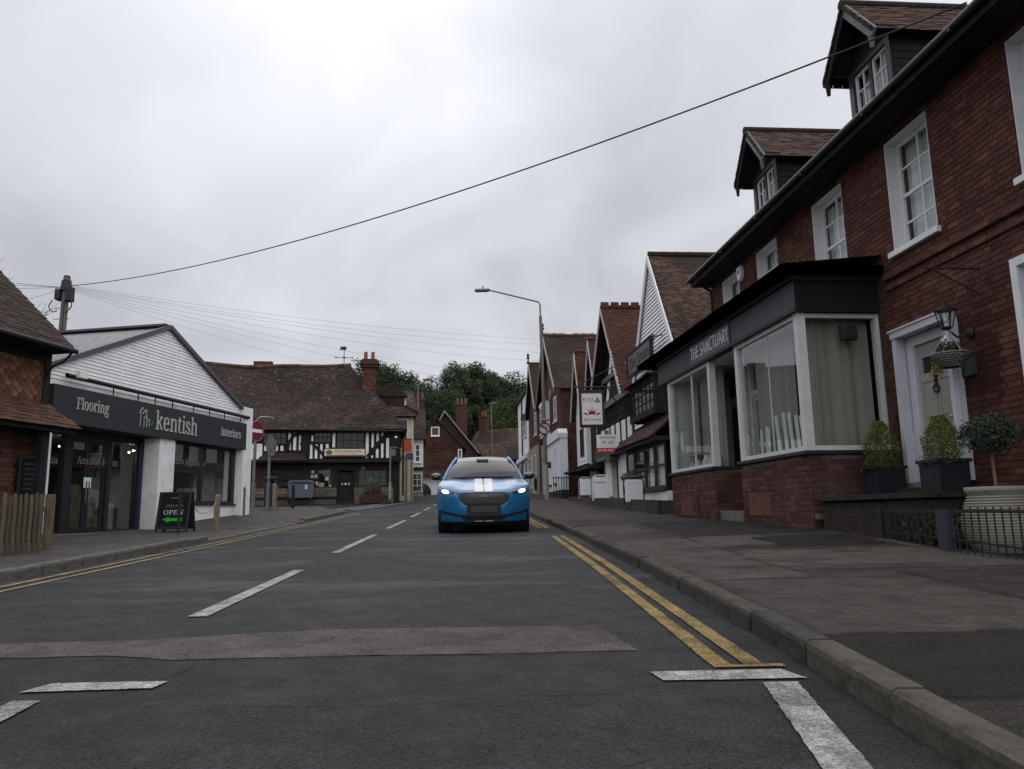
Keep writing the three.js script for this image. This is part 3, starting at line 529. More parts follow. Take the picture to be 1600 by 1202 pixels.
    for (const s of [-1, 1]) {
      mesh('bargeboard', [bar(V(cx, ax - 0.09, gz), V(cx + s * (eh - 0.02), ez - 0.07, gz), 0.17, 0.045), rod(V(cx + s * (eh - 0.1), ez - 0.06, gz + 0.0), V(cx + s * (eh - 0.1), ez - 0.26, gz), 0.05, 0.03)], s > 0 ? MT.lead : MT.blackWood, dg);
      const v = V(-s * eh, ax - ez, 0).normalize(), o = V(cx + s * eh, ez, s > 0 ? gz + 0.05 : gz - 2.55), u = V(0, 0, s > 0 ? -1 : 1);
      const dl = 2.6;
      mesh('dormer_roof_board', ext([[0, 0], [dl, 0], [dl, L], [0, L]], -0.04, 0), MT.tileBack, dg, new THREE.Matrix4().makeBasis(u, v, u.clone().cross(v)).setPosition(o));
      tiles(dg, o, u, v, dl, L, { pal: 'tile', n: s > 0 ? (di ? 110 : 150) : 20, name: 'dormer_tile' });
    }
    mesh('ridge_tile', [0, 1, 2, 3, 4, 5].map((k) => rod(V(cx, ax + 0.0, gz + 0.05 - k * 0.43), V(cx, ax + 0.005, gz - 0.37 - k * 0.43), 0.085, 0.08, 8)), MT.tileBack, dg);
  });
  // door with its surround
  {
    const [a, b, c, d] = door, dg = grp('door', t, M4(0, 0, 0.07));
    mesh('door_leaf', [slab(a + 0.16, b - 0.16, c + 0.02, d - 0.15, -0.2, -0.15, [[a + 0.26, a + 0.52, 2.72, 2.95], [b - 0.52, b - 0.26, 2.72, 2.95]])].flat(), mat([0.33, 0.315, 0.285], { t: T.boards, roughness: 0.5 }), dg);
    mesh('door_moulding', [[a + 0.22, a + 0.53, 1.35, 1.95], [b - 0.53, b - 0.22, 1.35, 1.95], [a + 0.22, a + 0.53, 2.1, 2.62], [b - 0.53, b - 0.22, 2.1, 2.62]].flatMap((q) => slab(q[0], q[1], q[2], q[3], -0.152, -0.138, [[q[0] + 0.025, q[1] - 0.025, q[2] + 0.025, q[3] - 0.025]])), mat([0.3, 0.285, 0.26], { roughness: 0.5 }), dg);
    for (const q of [a + 0.26, b - 0.52]) mesh('door_pane', face(q, 2.72, q + 0.26, 2.95, -0.175), MT.glassFar, dg);
    mesh('letter_plate', [RB(8.9, 1.93, -0.152, 9.15, 2.03, -0.128, 0.006), RB(8.93, 1.95, -0.13, 9.12, 2.01, -0.115, 0.005)], MT.steel, dg);
    mesh('door_knocker', [new THREE.TorusGeometry(0.055, 0.012, 6, 16).translate(9.03, 2.47, -0.12), RB(9.005, 2.5, -0.152, 9.055, 2.66, -0.11, 0.01)], MT.iron, dg);
    mesh('door_knob', new THREE.SphereGeometry(0.035, 12, 8).translate(9.3, 2.05, -0.12), MT.galv, dg);
    mesh('door_frame', [B(a - 0.09, c, -0.22, a, d, 0.06), B(b, c, -0.22, b + 0.09, d, 0.06), B(a - 0.1, d, -0.22, b + 0.1, d + 0.1, 0.08), B(a, c, -0.24, a + 0.16, d, -0.1), B(b - 0.16, c, -0.24, b, d, -0.1), B(a + 0.16, d - 0.15, -0.24, b - 0.16, d, -0.1), B(a - 0.13, d + 0.1, -0.02, b + 0.13, d + 0.13, 0.1), B(a - 0.12, c, -0.1, a - 0.09, d, 0.035), B(b + 0.09, c, -0.1, b + 0.12, d, 0.035)], mat([0.56, 0.565, 0.62], { t: T.boards, roughness: 0.5 }), dg);
    mesh('threshold', RB(a - 0.02, c - 0.07, -0.25, b + 0.02, c + 0.012, 0.1, 0.01), mat([0.34, 0.33, 0.31], { t: T.stone }), dg);
    mesh('hall', B(a, c, -0.6, b, d, -0.5), MT.roomDark, dg);
  }
  // broad step in front of the door
  mesh('door_step', [RB(8.12, 0.0, 0.02, 10.45, 0.95, 1.28, 0.02), RB(8.08, 0.95, 0.005, 10.5, 1.02, 1.34, 0.015), RB(8.3, 1.02, 0.004, 9.75, 1.115, 0.45, 0.015)], mat([0.05, 0.041, 0.035], { t: T.stone, b: T.stoneB, bs: 0.02 }), t);

  // ----- shop front: two bays either side of a recessed door -----
  const F = BH.clone().invert().multiply(rightFrame(4.4, 11.5, -0.1116)); // bay plane in house coordinates; x from -6.5 to 0.2
  const top = 3.84, bs = mat([0.07, 0.055, 0.048], { t: T.stone, b: T.stoneB, bs: 0.006 });
  const riser = grp('stall_riser', t);
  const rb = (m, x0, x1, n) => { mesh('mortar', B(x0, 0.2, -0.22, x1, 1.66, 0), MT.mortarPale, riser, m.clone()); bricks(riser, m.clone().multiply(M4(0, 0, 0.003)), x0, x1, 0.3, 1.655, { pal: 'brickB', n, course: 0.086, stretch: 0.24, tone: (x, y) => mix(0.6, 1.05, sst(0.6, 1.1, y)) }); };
  rb(F, -2.48, 0.0, 150); rb(F, -6.5, -3.78, 30);
  const S1 = F.clone().multiply(M4(0.0, 0, 0.0, Math.PI / 2)); // near return, faces the camera; local x 0..1.4 runs back to the wall (reversed below)
  rb(F.clone().multiply(M4(0.0, 0, -1.45, Math.PI / 2)).multiply(M4(-1.45, 0, 0)), 0, 1.45, 110);
  rb(F.clone().multiply(M4(-3.78, 0, -0.8, Math.PI / 2)).multiply(M4(-0.8, 0, 0)), 0, 0.8, 30);
  rb(F.clone().multiply(M4(-2.48, 0, -0.8, -Math.PI / 2)), 0, 0.8, 0);
  rb(F.clone().multiply(M4(-6.5, 0, -1.6, -Math.PI / 2)), 0, 1.6, 0);
  mesh('side_panel', [B(-6.5, 1.714, -1.6, -6.44, top, -0.13)], MT.whitePaint, t, F.clone());
  mesh('riser_panel', [RB(-2.2, 0.75, 0.005, -1.35, 1.16, 0.02, 0.004)], mat([0.17, 0.075, 0.06], { t: T.stone }), riser, F.clone());
  mesh('riser_panel', [RB(-5.9, 0.75, 0.005, -5.1, 1.1, 0.02, 0.004)], mat([0.15, 0.075, 0.06], { t: T.stone }), riser, F.clone());
  mesh('vent_slot', [B(-2.25, 1.165, 0.004, -1.2, 1.18, 0.024), B(-4.86, 0.5, 0.004, -4.78, 1.3, 0.02)], MT.iron, riser, F.clone());
  mesh('riser_sill', [RB(-2.52, 1.655, -0.25, 0.06, 1.715, 0.07, 0.01), RB(-6.56, 1.655, -0.25, -3.74, 1.715, 0.07, 0.01), RB(-0.25, 1.656, -1.5, 0.062, 1.714, -0.24, 0.01), RB(-3.9, 1.657, -0.85, -3.74, 1.713, -0.24, 0.01), RB(-2.52, 1.657, -0.85, -2.36, 1.713, -0.24, 0.01)], MT.black, riser, F.clone());
  // posts, sills and heads in white
  const wf = [];
  for (const [a, b] of [[-0.13, 0.0], [-2.48, -2.36], [-3.9, -3.78], [-6.5, -6.36]]) wf.push(B(a, 1.714, -0.13, b, top, 0));
  for (const [a, b] of [[-2.36, -0.13], [-6.36, -3.9]]) wf.push(B(a, 1.714, -0.1, b, 1.79, -0.012), B(a, top - 0.07, -0.1, b, top, -0.012));
  wf.push(B(-0.11, 1.715, -1.28, -0.02, 1.79, -0.13), B(-0.11, top - 0.07, -1.28, -0.02, top, -0.13), B(-0.14, 1.714, -1.45, 0.0, top, -1.28));
  wf.push(B(-3.88, 1.714, -0.82, -3.8, top, -0.72), B(-2.46, 1.714, -0.82, -2.38, top, -0.72), B(-3.88, top - 0.07, -0.72, -3.8, top - 0.005, -0.13), B(-2.46, top - 0.07, -0.72, -2.38, top - 0.005, -0.13));
  const shopW = grp('shop_window', t);
  const wfm = mat([0.60, 0.60, 0.61], { t: T.boards, roughness: 0.5 }); for (const far of [0, 1]) mesh('window_frame', wf.filter((g) => { g.computeBoundingBox(); return (g.boundingBox.min.x + g.boundingBox.max.x) / 2 < -3.1 === !!far; }), wfm, shopW, F.clone());
  mesh('window_mullion', [B(-4.98, 1.79, -0.07, -4.94, top - 0.07, -0.035), B(-1.2, 1.79, -0.062, -1.185, top - 0.07, -0.042)], mat([0.45, 0.46, 0.46], { roughness: 0.5 }), shopW, F.clone());
  const frost = new THREE.MeshPhysicalMaterial({ color: C(0.88, 0.875, 0.83), roughness: 0.04, transmission: 1, thickness: 0, ior: 1.52, side: THREE.DoubleSide });
  mesh('pane', face(-2.36, 1.79, -0.13, top - 0.07, -0.052), MT.glass2, shopW, F.clone());
  mesh('pane', face(-6.36, 1.79, -3.9, top - 0.07, -0.052), MT.glass2, shopW, F.clone());
  mesh('pane', quad(V(-0.06, 1.79, -0.13), V(-0.06, 1.79, -1.28), V(-0.06, top - 0.07, -1.28), V(-0.06, top - 0.07, -0.13)), frost, shopW, F.clone());
  mesh('pane', quad(V(-3.84, 1.72, -0.13), V(-3.84, 1.72, -0.72), V(-3.84, top - 0.07, -0.72), V(-3.84, top - 0.07, -0.13)), frost, shopW, F.clone());
  mesh('pane', quad(V(-2.42, 1.72, -0.13), V(-2.42, 1.72, -0.72), V(-2.42, top - 0.07, -0.72), V(-2.42, top - 0.07, -0.13)), frost, shopW, F.clone());
  // shop door in the recess
  const sd = grp('shop_door', t);
  mesh('door_frame', slab(-3.8, -2.46, 0.72, top, -0.9, -0.82, [[-3.7, -2.56, 0.84, 3.1], [-3.7, -2.56, 3.2, 3.76]]), MT.whitePaint, sd, F.clone());
  mesh('door_leaf', slab(-3.69, -2.57, 0.85, 3.09, -0.885, -0.84, [[-3.55, -2.7, 1.5, 2.98]]), mat([0.42, 0.43, 0.42], { roughness: 0.5 }), sd, F.clone());
  mesh('pane', [face(-3.55, 1.5, -2.7, 2.98, -0.862), face(-3.7, 3.2, -2.56, 3.76, -0.862)], MT.glass, sd, F.clone());
  mesh('door_step', [RB(-3.78, 0.5, -0.82, -2.48, 0.84, -0.05, 0.015)], mat([0.2, 0.19, 0.175], { t: T.stone, b: T.stoneB, bs: 0.006 }), sd, F.clone());
  // curtains
  const cur = (x0, x1, z, y0, y1, name, m, f = 16, amp = 0.03, mt = MT.curtain) => { const g = new THREE.PlaneGeometry(x1 - x0, y1 - y0, Math.ceil((x1 - x0) * 60), 1), p = g.attributes.position; for (let i = 0; i < p.count; i++) { const x = p.getX(i); p.setZ(i, amp * Math.sin(x * f) + 0.4 * amp * Math.sin(x * f * 2.3 + 1)); } g.computeVertexNormals(); g.translate((x0 + x1) / 2, (y0 + y1) / 2, z); return mesh(name, g, mt, shopW, m.clone()); };
  cur(-2.3, -0.95, -0.36, 1.72, 3.8, 'curtain', F); cur(-0.62, -0.2, -0.36, 1.72, 3.8, 'curtain', F);
  cur(-6.3, -5.5, -0.4, 1.72, 3.8, 'curtain', F, 20); cur(-5.3, -4.1, -0.4, 1.72, 3.8, 'curtain', F, 18);
  const side = F.clone().multiply(M4(0, 0, 0, Math.PI / 2));
  cur(0.18, 1.28, -0.28, 1.72, 3.8, 'curtain', side, 14, 0.025);
  mesh('extractor_fan', [RB(0.72, 3.42, -0.1, 0.98, 3.68, 0.0, 0.02), new THREE.TorusGeometry(0.09, 0.016, 6, 20).translate(0.85, 3.55, 0.005), ...[0, 1, 2, 3].map((k) => B(-0.08, -0.009, -0.006, 0.08, 0.009, 0.004).applyMatrix4(M4(0.85, 3.55, 0, 0, 0, k * 0.785)))], MT.dark, shopW, side.clone());
  for (const [x, z, w, h] of [[-2.0, -0.2, 0.075, 0.42], [-1.86, -0.24, 0.09, 0.46], [-1.7, -0.2, 0.09, 0.42], [-1.35, -0.22, 0.1, 0.6], [-1.12, -0.24, 0.11, 0.62], [-0.92, -0.24, 0.11, 0.6], [-0.66, -0.22, 0.1, 0.52], [-0.5, -0.22, 0.1, 0.5], [-0.34, -0.2, 0.08, 0.44]]) mesh('reflection_bar', RB(-w / 2, 0, -0.008, w / 2, h, 0.008, 0.002), mat([0.62, 0.64, 0.63], { roughness: 0.5 }), shopW, F.clone().multiply(M4(x, 1.82, z, 0, 0, x > -1.5 ? 0.11 : -0.04)));  // white bars built inside the pane, standing in for reflections on the glass
  for (const [x, z, s] of [[-5.75, -0.25, 0.13], [-5.3, -0.22, 0.16], [-4.85, -0.26, 0.2], [-4.4, -0.24, 0.22], [-4.12, -0.2, 0.15]]) mesh('display_jar', lathe([[0, 0], [s * 0.5, 0.01], [s * 0.62, s * 0.7], [s * 0.3, s * 1.3], [s * 0.34, s * 1.5], [0, s * 1.5]], 14), mat([0.55, 0.56, 0.53], { roughness: 0.35 }), shopW, F.clone().multiply(M4(x, 1.72, z)));
  mesh('display_shelf', [B(-2.35, 1.68, -0.6, -0.15, 1.72, -0.1), B(-6.3, 1.68, -0.6, -3.92, 1.72, -0.1), B(-5.9, 2.05, -0.4, -5.1, 2.07, -0.15)], mat([0.4, 0.41, 0.39]), shopW, F.clone());
  // the room behind
  mesh('shop_room', [B(1.5, 0.7, -4.0, 8.0, 0.78, 1.3), B(1.5, 0.78, -4.1, 8.0, 3.95, -4.0), B(1.6, 0.78, -4.0, 1.7, 3.86, -0.3), B(7.9, 0.78, -4.0, 8.0, 3.86, -0.3), B(1.5, 3.87, -4.0, 7.85, 3.95, 1.0)], MT.room, t);
  // fascia, sign board and lead roof over the whole front
  const fa = grp('shop_fascia', t);
  mesh('fascia_board', [B(-7.05, 3.84, -0.1, 0.06, 4.42, 0.04), ], MT.fascia, fa, F.clone()); mesh('fascia_return', B(-0.06, 3.841, -1.5, 0.063, 4.419, 0.038), mat([0.016, 0.016, 0.019], { specularIntensity: 0.12 }), fa, F.clone());
  mesh('fascia_moulding', [B(-7.05, 3.842, 0.04, 0.1, 3.9, 0.075), B(-7.05, 4.34, 0.04, 0.1, 4.42, 0.1), B(0.058, 4.341, -1.5, 0.098, 4.419, 0.04)], MT.black, fa, F.clone());
  mesh('soffit_board', [B(-6.5, 3.835, -0.8, -0.02, 3.845, -0.1)], MT.whitePaint, fa, F.clone());
  mesh('sign_board', RB(-4.62, 3.905, 0.04, -2.5, 4.335, 0.062, 0.008), mat([0.055, 0.056, 0.062], { roughness: 0.4 }), fa, F.clone());
  { const g = text('THE SANCTUARY', 0.26, 0.012, fSans, 0.78); const w = textW(g); g.translate(-3.56 - w / 2, 3.99, 0.063); mesh('lettering', g, mat([0.55, 0.56, 0.58], { roughness: 0.4, metalness: 0.2 }), fa, F.clone()); }
  mesh('bay_roof', [ext([[-7.9, 0.32], [0.3, 0.32], [0.3, -1.6], [-7.9, -1.95]].map((p) => [p[0], p[1]]), 4.42, 4.53).applyMatrix4(new THREE.Matrix4().makeRotationX(-Math.PI / 2)).applyMatrix4(new THREE.Matrix4().makeScale(1, 1, -1))], MT.black, t, F.clone());
  mesh('roof_flashing', [quad(V(-7.6, 4.535, 0.28), V(0.28, 4.535, 0.28), V(0.28, 4.72, -1.5), V(-7.6, 4.72, -1.72))], MT.lead, t, F.clone());
  // house fittings
  mesh('wall_bracket', [rod(V(10.22, 3.85, 0.01), V(10.22, 3.4, 0.01), 0.012), rod(V(10.22, 3.8, 0.01), V(10.22, 3.8, 0.75), 0.012), rod(V(10.22, 3.45, 0.01), V(10.22, 3.78, 0.62), 0.01), tube([V(10.22, 3.5, 0.05), V(10.22, 3.44, 0.12), V(10.22, 3.52, 0.16), V(10.22, 3.6, 0.2)], 0.008, 10, 5)], MT.iron, t);
  mesh('name_plaque', RB(9.68, 2.5, 0.008, 9.98, 2.72, 0.03, 0.006), mat([0.03, 0.038, 0.045], { roughness: 0.4 }), t);
}
// alarm box on the far end of the brick wall
{
  const t = thing('alarm_box', 'white shield shaped alarm box high on the red brick wall under the eaves', 'alarm box', BH.clone().multiply(M4(2.68, 6.15, 0.02)));
  mesh('cover', ext([[-0.11, 0.16], [0.11, 0.16], [0.12, 0], [0.07, -0.12], [0, -0.17], [-0.07, -0.12], [-0.12, 0]], 0, 0.08), mat([0.78, 0.79, 0.8], { roughness: 0.4 }), t);
  mesh('badge', ext([[-0.05, 0.08], [0.05, 0.08], [0.05, 0], [-0.05, 0]], 0.08, 0.084), mat([0.2, 0.26, 0.3]), t);
}
// lantern, hanging basket
{
  const t = thing('wall_lantern', 'black wall lantern on a bracket above the grey house door', 'lantern', BH.clone().multiply(M4(9.95, 3.15, 0.02)));
  mesh('backplate', [lathe([[0, 0], [0.07, 0.0], [0.075, 0.02], [0.03, 0.05], [0, 0.05]], 14).applyMatrix4(M4(0, -0.12, 0, 0, Math.PI / 2)), tube([V(0, -0.12, 0.05), V(0, -0.18, 0.15), V(0, -0.1, 0.28), V(0, -0.06, 0.32)], 0.013, 12, 6)], MT.iron, t);
  const L = grp('lantern_head', t, M4(0, -0.05, 0.32));
  mesh('cap', new THREE.CylinderGeometry(0.03, 0.14, 0.09, 6).translate(0, 0.27, 0), MT.iron, L); mesh('finial', new THREE.SphereGeometry(0.022, 8, 6).translate(0, 0.33, 0), MT.iron, L);
  mesh('cage', [0, 1, 2, 3, 4, 5].map((k) => { const a = k * Math.PI / 3; return rod(V(0.065 * Math.cos(a), 0, 0.065 * Math.sin(a)), V(0.118 * Math.cos(a), 0.225, 0.118 * Math.sin(a)), 0.008, 0.008, 5); }), MT.iron, L);
  mesh('base', new THREE.CylinderGeometry(0.075, 0.05, 0.03, 6).translate(0, -0.01, 0), MT.iron, L);
  mesh('lantern_glass', new THREE.CylinderGeometry(0.108, 0.06, 0.21, 6, 1, true).translate(0, 0.11, 0), MT.glass, L);
  mesh('bulb', new THREE.SphereGeometry(0.03, 8, 8).translate(0, 0.1, 0), MT.paper, L);
}
function leafCloud(n, size, place, colours, squash = 1) { // small leaf faces scattered through a volume, with vertex colours
  const pos = [], col = [], nor = [];
  for (let i = 0; i < n; i++) {
    const { p, nrm, t } = place(i), s = size * rr(0.7, 1.35), a = V(rr(-1, 1), rr(-1, 1), rr(-1, 1)).normalize(), d = nrm.clone().multiplyScalar(0.9).add(a).normalize();
    const e = d.clone().cross(V(rr(-1, 1), rr(-1, 1), rr(-1, 1))).normalize(), f = d.clone().cross(e).normalize(), c = pick(colours), q = rr(0.75, 1.25) * (t ?? 1);
    const A = p.clone().addScaledVector(e, -s), Bq = p.clone().addScaledVector(f, s * 0.55 * squash), D = p.clone().addScaledVector(e, s), E = p.clone().addScaledVector(f, -s * 0.55 * squash);
    for (const w of [A, E, D, A, D, Bq]) { pos.push(w.x, w.y, w.z); col.push(c[0] * q, c[1] * q, c[2] * q); nor.push(d.x, d.y, d.z); }
  }
  const g = new THREE.BufferGeometry(); g.setAttribute('position', new THREE.Float32BufferAttribute(pos, 3)); g.setAttribute('normal', new THREE.Float32BufferAttribute(nor, 3)); g.setAttribute('color', new THREE.Float32BufferAttribute(col, 3)); return g;
}
MT.leaf = mat([1, 1, 1], { vertexColors: true, roughness: 0.75 });
MT.leafSolid = mat([1, 1, 1], { vertexColors: true, roughness: 0.8, specularIntensity: 0.2 });
const sphereDir = () => { const z = rr(-1, 1), a = rr(0, 2 * Math.PI), r = Math.sqrt(1 - z * z); return V(r * Math.cos(a), z, r * Math.sin(a)); };
{
  const t = thing('hanging_basket', 'wicker hanging basket with trailing yellow plant in front of the house door', 'basket', BH.clone().multiply(M4(9.95, 2.6, 0.33)));
  const bm = mat([0.23, 0.21, 0.185], { t: T.wood, b: T.wood, bs: 0.004 }), b = grp('basket', t);
  for (let k = 0; k < 7; k++) { const r = 0.11 + 0.11 * Math.sin((k / 6) * 1.35), y = k * 0.026; const pts = []; for (let i = 0; i <= 36; i++) { const a = (i / 36) * 2 * Math.PI; pts.push(V((r + 0.007 * (i % 2 ? 1 : -1) * (k % 2 ? 1 : -1)) * Math.cos(a), y, (r + 0.007 * (i % 2 ? 1 : -1) * (k % 2 ? 1 : -1)) * Math.sin(a))); } mesh('weave', new THREE.TubeGeometry(new THREE.CatmullRomCurve3(pts, true), 72, 0.015, 5), bm, b); }
  mesh('liner', lathe([[0, 0.0], [0.1, 0.01], [0.2, 0.15], [0.19, 0.16], [0, 0.15]], 18), MT.soil, t);
  mesh('hanger', [0, 1, 2].map((k) => rod(V(0.21 * Math.cos(k * 2.1), 0.16, 0.21 * Math.sin(k * 2.1)), V(0, 0.5, 0), 0.005, 0.005, 5)), MT.galv, t);
  mesh('hook_strap', rod(V(0, 0.5, 0), V(0, 0.66, 0), 0.012), MT.whitePaint, t);
  mesh('flower', [new THREE.SphereGeometry(0.03, 8, 6).translate(-0.02, 0.34, 0.05), new THREE.SphereGeometry(0.025, 8, 6).translate(0.02, 0.36, 0.06)], MT.paper, t);
  const g = leafCloud(520, 0.022, () => { const d = sphereDir(); const r = Math.cbrt(rnd()); return { p: V(d.x * 0.17 * r, 0.22 + d.y * 0.1 * r, d.z * 0.17 * r), nrm: d }; }, [[0.06, 0.085, 0.05], [0.09, 0.1, 0.06], [0.05, 0.05, 0.075]]);
  raw('foliage', g, MT.leafSolid, t);
  raw('trailing_foliage', leafCloud(260, 0.02, () => { const a = rnd(); return { p: V(-0.2 - 0.09 * a + rr(-0.05, 0.05), 0.17 - 0.22 * a + rr(-0.05, 0.04), rr(-0.06, 0.1)), nrm: V(-1, 0, 0.5) }; }, [[0.42, 0.38, 0.08], [0.32, 0.3, 0.07], [0.5, 0.44, 0.12]]), MT.leafSolid, t);
}
// clipped conifers in square planters on the step
function conifer(x, z, label, s, sy) {
  const t = thing('potted_conifer', label, 'potted plant', BH.clone().multiply(M4(x, 1.02, z)));
  const pm = mat([0.016, 0.02, 0.027], { t: T.stone, roughness: 0.6 });
  const w = 0.185 * s, p = grp('planter', t);
  mesh('planter_side', [ext([[-w, 0], [w, 0], [w * 1.08, 0.38], [-w * 1.08, 0.38]], -w, w)], pm, p); mesh('planter_rim', slab(-w * 1.16, w * 1.16, -w * 1.16, w * 1.16, 0, 0.04, [[-w * 0.95, w * 0.95, -w * 0.95, w * 0.95]]).map((g) => g.rotateX(-Math.PI / 2).translate(0, 0.37, 0)), pm, p);
  mesh('stem', rod(V(0, 0.3, 0), V(0, 0.9, 0), 0.025, 0.012), MT.pole, t);
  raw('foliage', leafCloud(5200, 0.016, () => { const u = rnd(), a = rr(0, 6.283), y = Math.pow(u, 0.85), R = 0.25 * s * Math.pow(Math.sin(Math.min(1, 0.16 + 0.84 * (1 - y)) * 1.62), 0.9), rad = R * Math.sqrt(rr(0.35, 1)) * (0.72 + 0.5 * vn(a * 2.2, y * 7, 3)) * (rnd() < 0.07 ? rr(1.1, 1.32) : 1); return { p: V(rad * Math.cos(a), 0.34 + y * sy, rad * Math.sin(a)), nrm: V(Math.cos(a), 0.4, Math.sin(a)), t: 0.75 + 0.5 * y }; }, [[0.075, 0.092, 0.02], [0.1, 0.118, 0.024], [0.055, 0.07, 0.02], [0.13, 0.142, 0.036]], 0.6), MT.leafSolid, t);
}
conifer(8.45, 0.5, 'yellow green conifer in a dark square pot beside the shop bay', 1.1, 0.72);
conifer(9.9, 0.55, 'yellow green conifer in a dark square pot right of the grey door', 1.05, 0.62);
// railing round the little front garden, and the big ribbed urn with a clipped standard tree
{
  const z0 = 1.42, x0 = 9.9, x1 = 13.4, yg = (x) => interp([[9.9, 0.5], [12, 0.31], [13.4, 0.2]], x), t = thing('iron_railing', 'low black iron railing around the front garden below the house door', 'railing', BH);
  mesh('rail', [bar(V(x0, 0.81, z0), V(x1, 0.79, z0), 0.012, 0.03, V(0, 1, 0)), bar(V(x0, 0.81, z0), V(x0, 0.81, 0.4), 0.012, 0.03, V(0, 1, 0)), bar(V(x0, 0.58, z0 - 0.001), V(x1, 0.4, z0 - 0.001), 0.01, 0.02, V(0, 1, 0))], MT.iron, t);
  const bg = merge(rod(V(0, 0, 0), V(0, 1, 0), 0.009, 0.009, 6));
  for (let x = x0 + 0.07; x < x1; x += 0.112) { const y0 = yg(x) - 0.02, o = new THREE.Mesh(bg, MT.iron); o.name = 'railing_bar'; o.position.set(x, y0, z0); o.scale.y = 0.84 - y0; o.castShadow = true; t.add(o); }
  for (let z = z0 - 0.11; z > 0.45; z -= 0.112) { const o = new THREE.Mesh(bg, MT.iron); o.name = 'railing_bar'; o.position.set(x0, 0.45, z); o.scale.y = 0.39; t.add(o); }
  mesh('railing_post', [B(x0 - 0.03, 0.44, z0 - 0.03, x0 + 0.03, 0.86, z0 + 0.03)], MT.iron, t); mesh('railing_post', [B(11.05, 0.3, z0 - 0.04, 11.2, 0.82, z0 + 0.06)], mat([0.035, 0.037, 0.05], { roughness: 0.5 }), t);
  mesh('kerb_stone', RB(x0 - 0.06, 0.1, z0 - 0.08, x1, 0.42, z0 + 0.08, 0.02), MT.kerb, t, M4(0, 0, 0).multiply(new THREE.Matrix4().set(1, 0, 0, 0, -0.075, 1, 0, 0.78 + 0.03, 0, 0, 1, 0, 0, 0, 0, 1)));
}
{
  const t = thing('ribbed_urn', 'large ribbed stone coloured urn holding a clipped standard tree, behind the railing', 'urn', BH.clone().multiply(M4(11.32, 0.3, 0.95)));
  const pr = [[0, 0.0], [0.2, 0.0]]; for (let k = 0; k <= 22; k++) { const y = 0.02 + (k / 22) * 0.64, r = 0.2 + 0.155 * Math.sin(Math.PI * Math.pow((y - 0.02) / 0.78, 0.8)); pr.push([r - 0.008, y], [r + 0.007, y + 0.009], [r + 0.007, y + 0.018]); } pr.push([0.29, 0.7], [0.3, 0.71], [0.3, 0.75], [0.26, 0.75], [0.25, 0.68], [0, 0.66]);
  mesh('urn_body', lathe(pr, 40), mat([0.27, 0.255, 0.205], { t: T.plaster, b: T.plasterB, bs: 0.003 }), t);
}
{
  const t = thing('standard_tree', 'small round headed tree on a bare stem growing in the ribbed urn', 'tree', BH.clone().multiply(M4(11.32, 0.98, 0.95)));
  mesh('stem', rod(V(0, -0.05, 0), V(-0.01, 0.52, 0), 0.017, 0.014), MT.timber, t);
  raw('crown', leafCloud(3800, 0.017, () => { const d = sphereDir(), r = Math.pow(rr(0.1, 1), 0.4) * (0.7 + 0.5 * vn(d.x * 3 + 5, d.z * 3 + d.y * 2, 8)) * (rnd() < 0.06 ? rr(1.1, 1.3) : 1); return { p: V(d.x * 0.3 * r, 0.62 + d.y * 0.21 * r, d.z * 0.3 * r), nrm: d }; }, [[0.04, 0.052, 0.036], [0.03, 0.042, 0.03], [0.055, 0.068, 0.046]]), MT.leafSolid, t);
}
{ // low planting behind the railing
  const t = thing('low_shrub', 'dark low shrub between the door step and the iron railing', 'shrub', BH.clone().multiply(M4(10.75, 0.4, 1.0)));
  raw('foliage', leafCloud(3000, 0.026, () => ({ p: V(rr(-0.75, 0.25), rr(0, 0.42) * rr(0.4, 1), rr(-0.5, 0.32)), nrm: V(rr(-1, 1), 1, rr(-1, 1)) }), [[0.045, 0.06, 0.03], [0.06, 0.075, 0.04], [0.06, 0.055, 0.04]]), MT.leafSolid, t);
  mesh('stem', [0, 1, 2, 3, 4].map((k) => rod(V(-0.6 + k * 0.18, -0.1, -0.1), V(-0.65 + k * 0.2, 0.25, rr(-0.2, 0.1)), 0.01, 0.005, 5)), MT.pole, t);
}
// ---------- left side: showroom with a boarded gable, tile hung house ----------
function wboard(xa, xb, y0, xc, xd, y1, z = 0, d0 = 0.024, d1 = 0.006) { // lapped board: bottom from xa to xb, top from xc to xd
  const P = [[xa, y0, z], [xb, y0, z], [xd, y1, z], [xc, y1, z], [xa, y0, z + d0], [xb, y0, z + d0], [xd, y1, z + d1], [xc, y1, z + d1]].map((p) => V(...p));
  return [quad(P[4], P[5], P[6], P[7]), quad(P[0], P[1], P[5], P[4]), quad(P[1], P[2], P[6], P[5]), quad(P[0], P[4], P[7], P[3])];
}
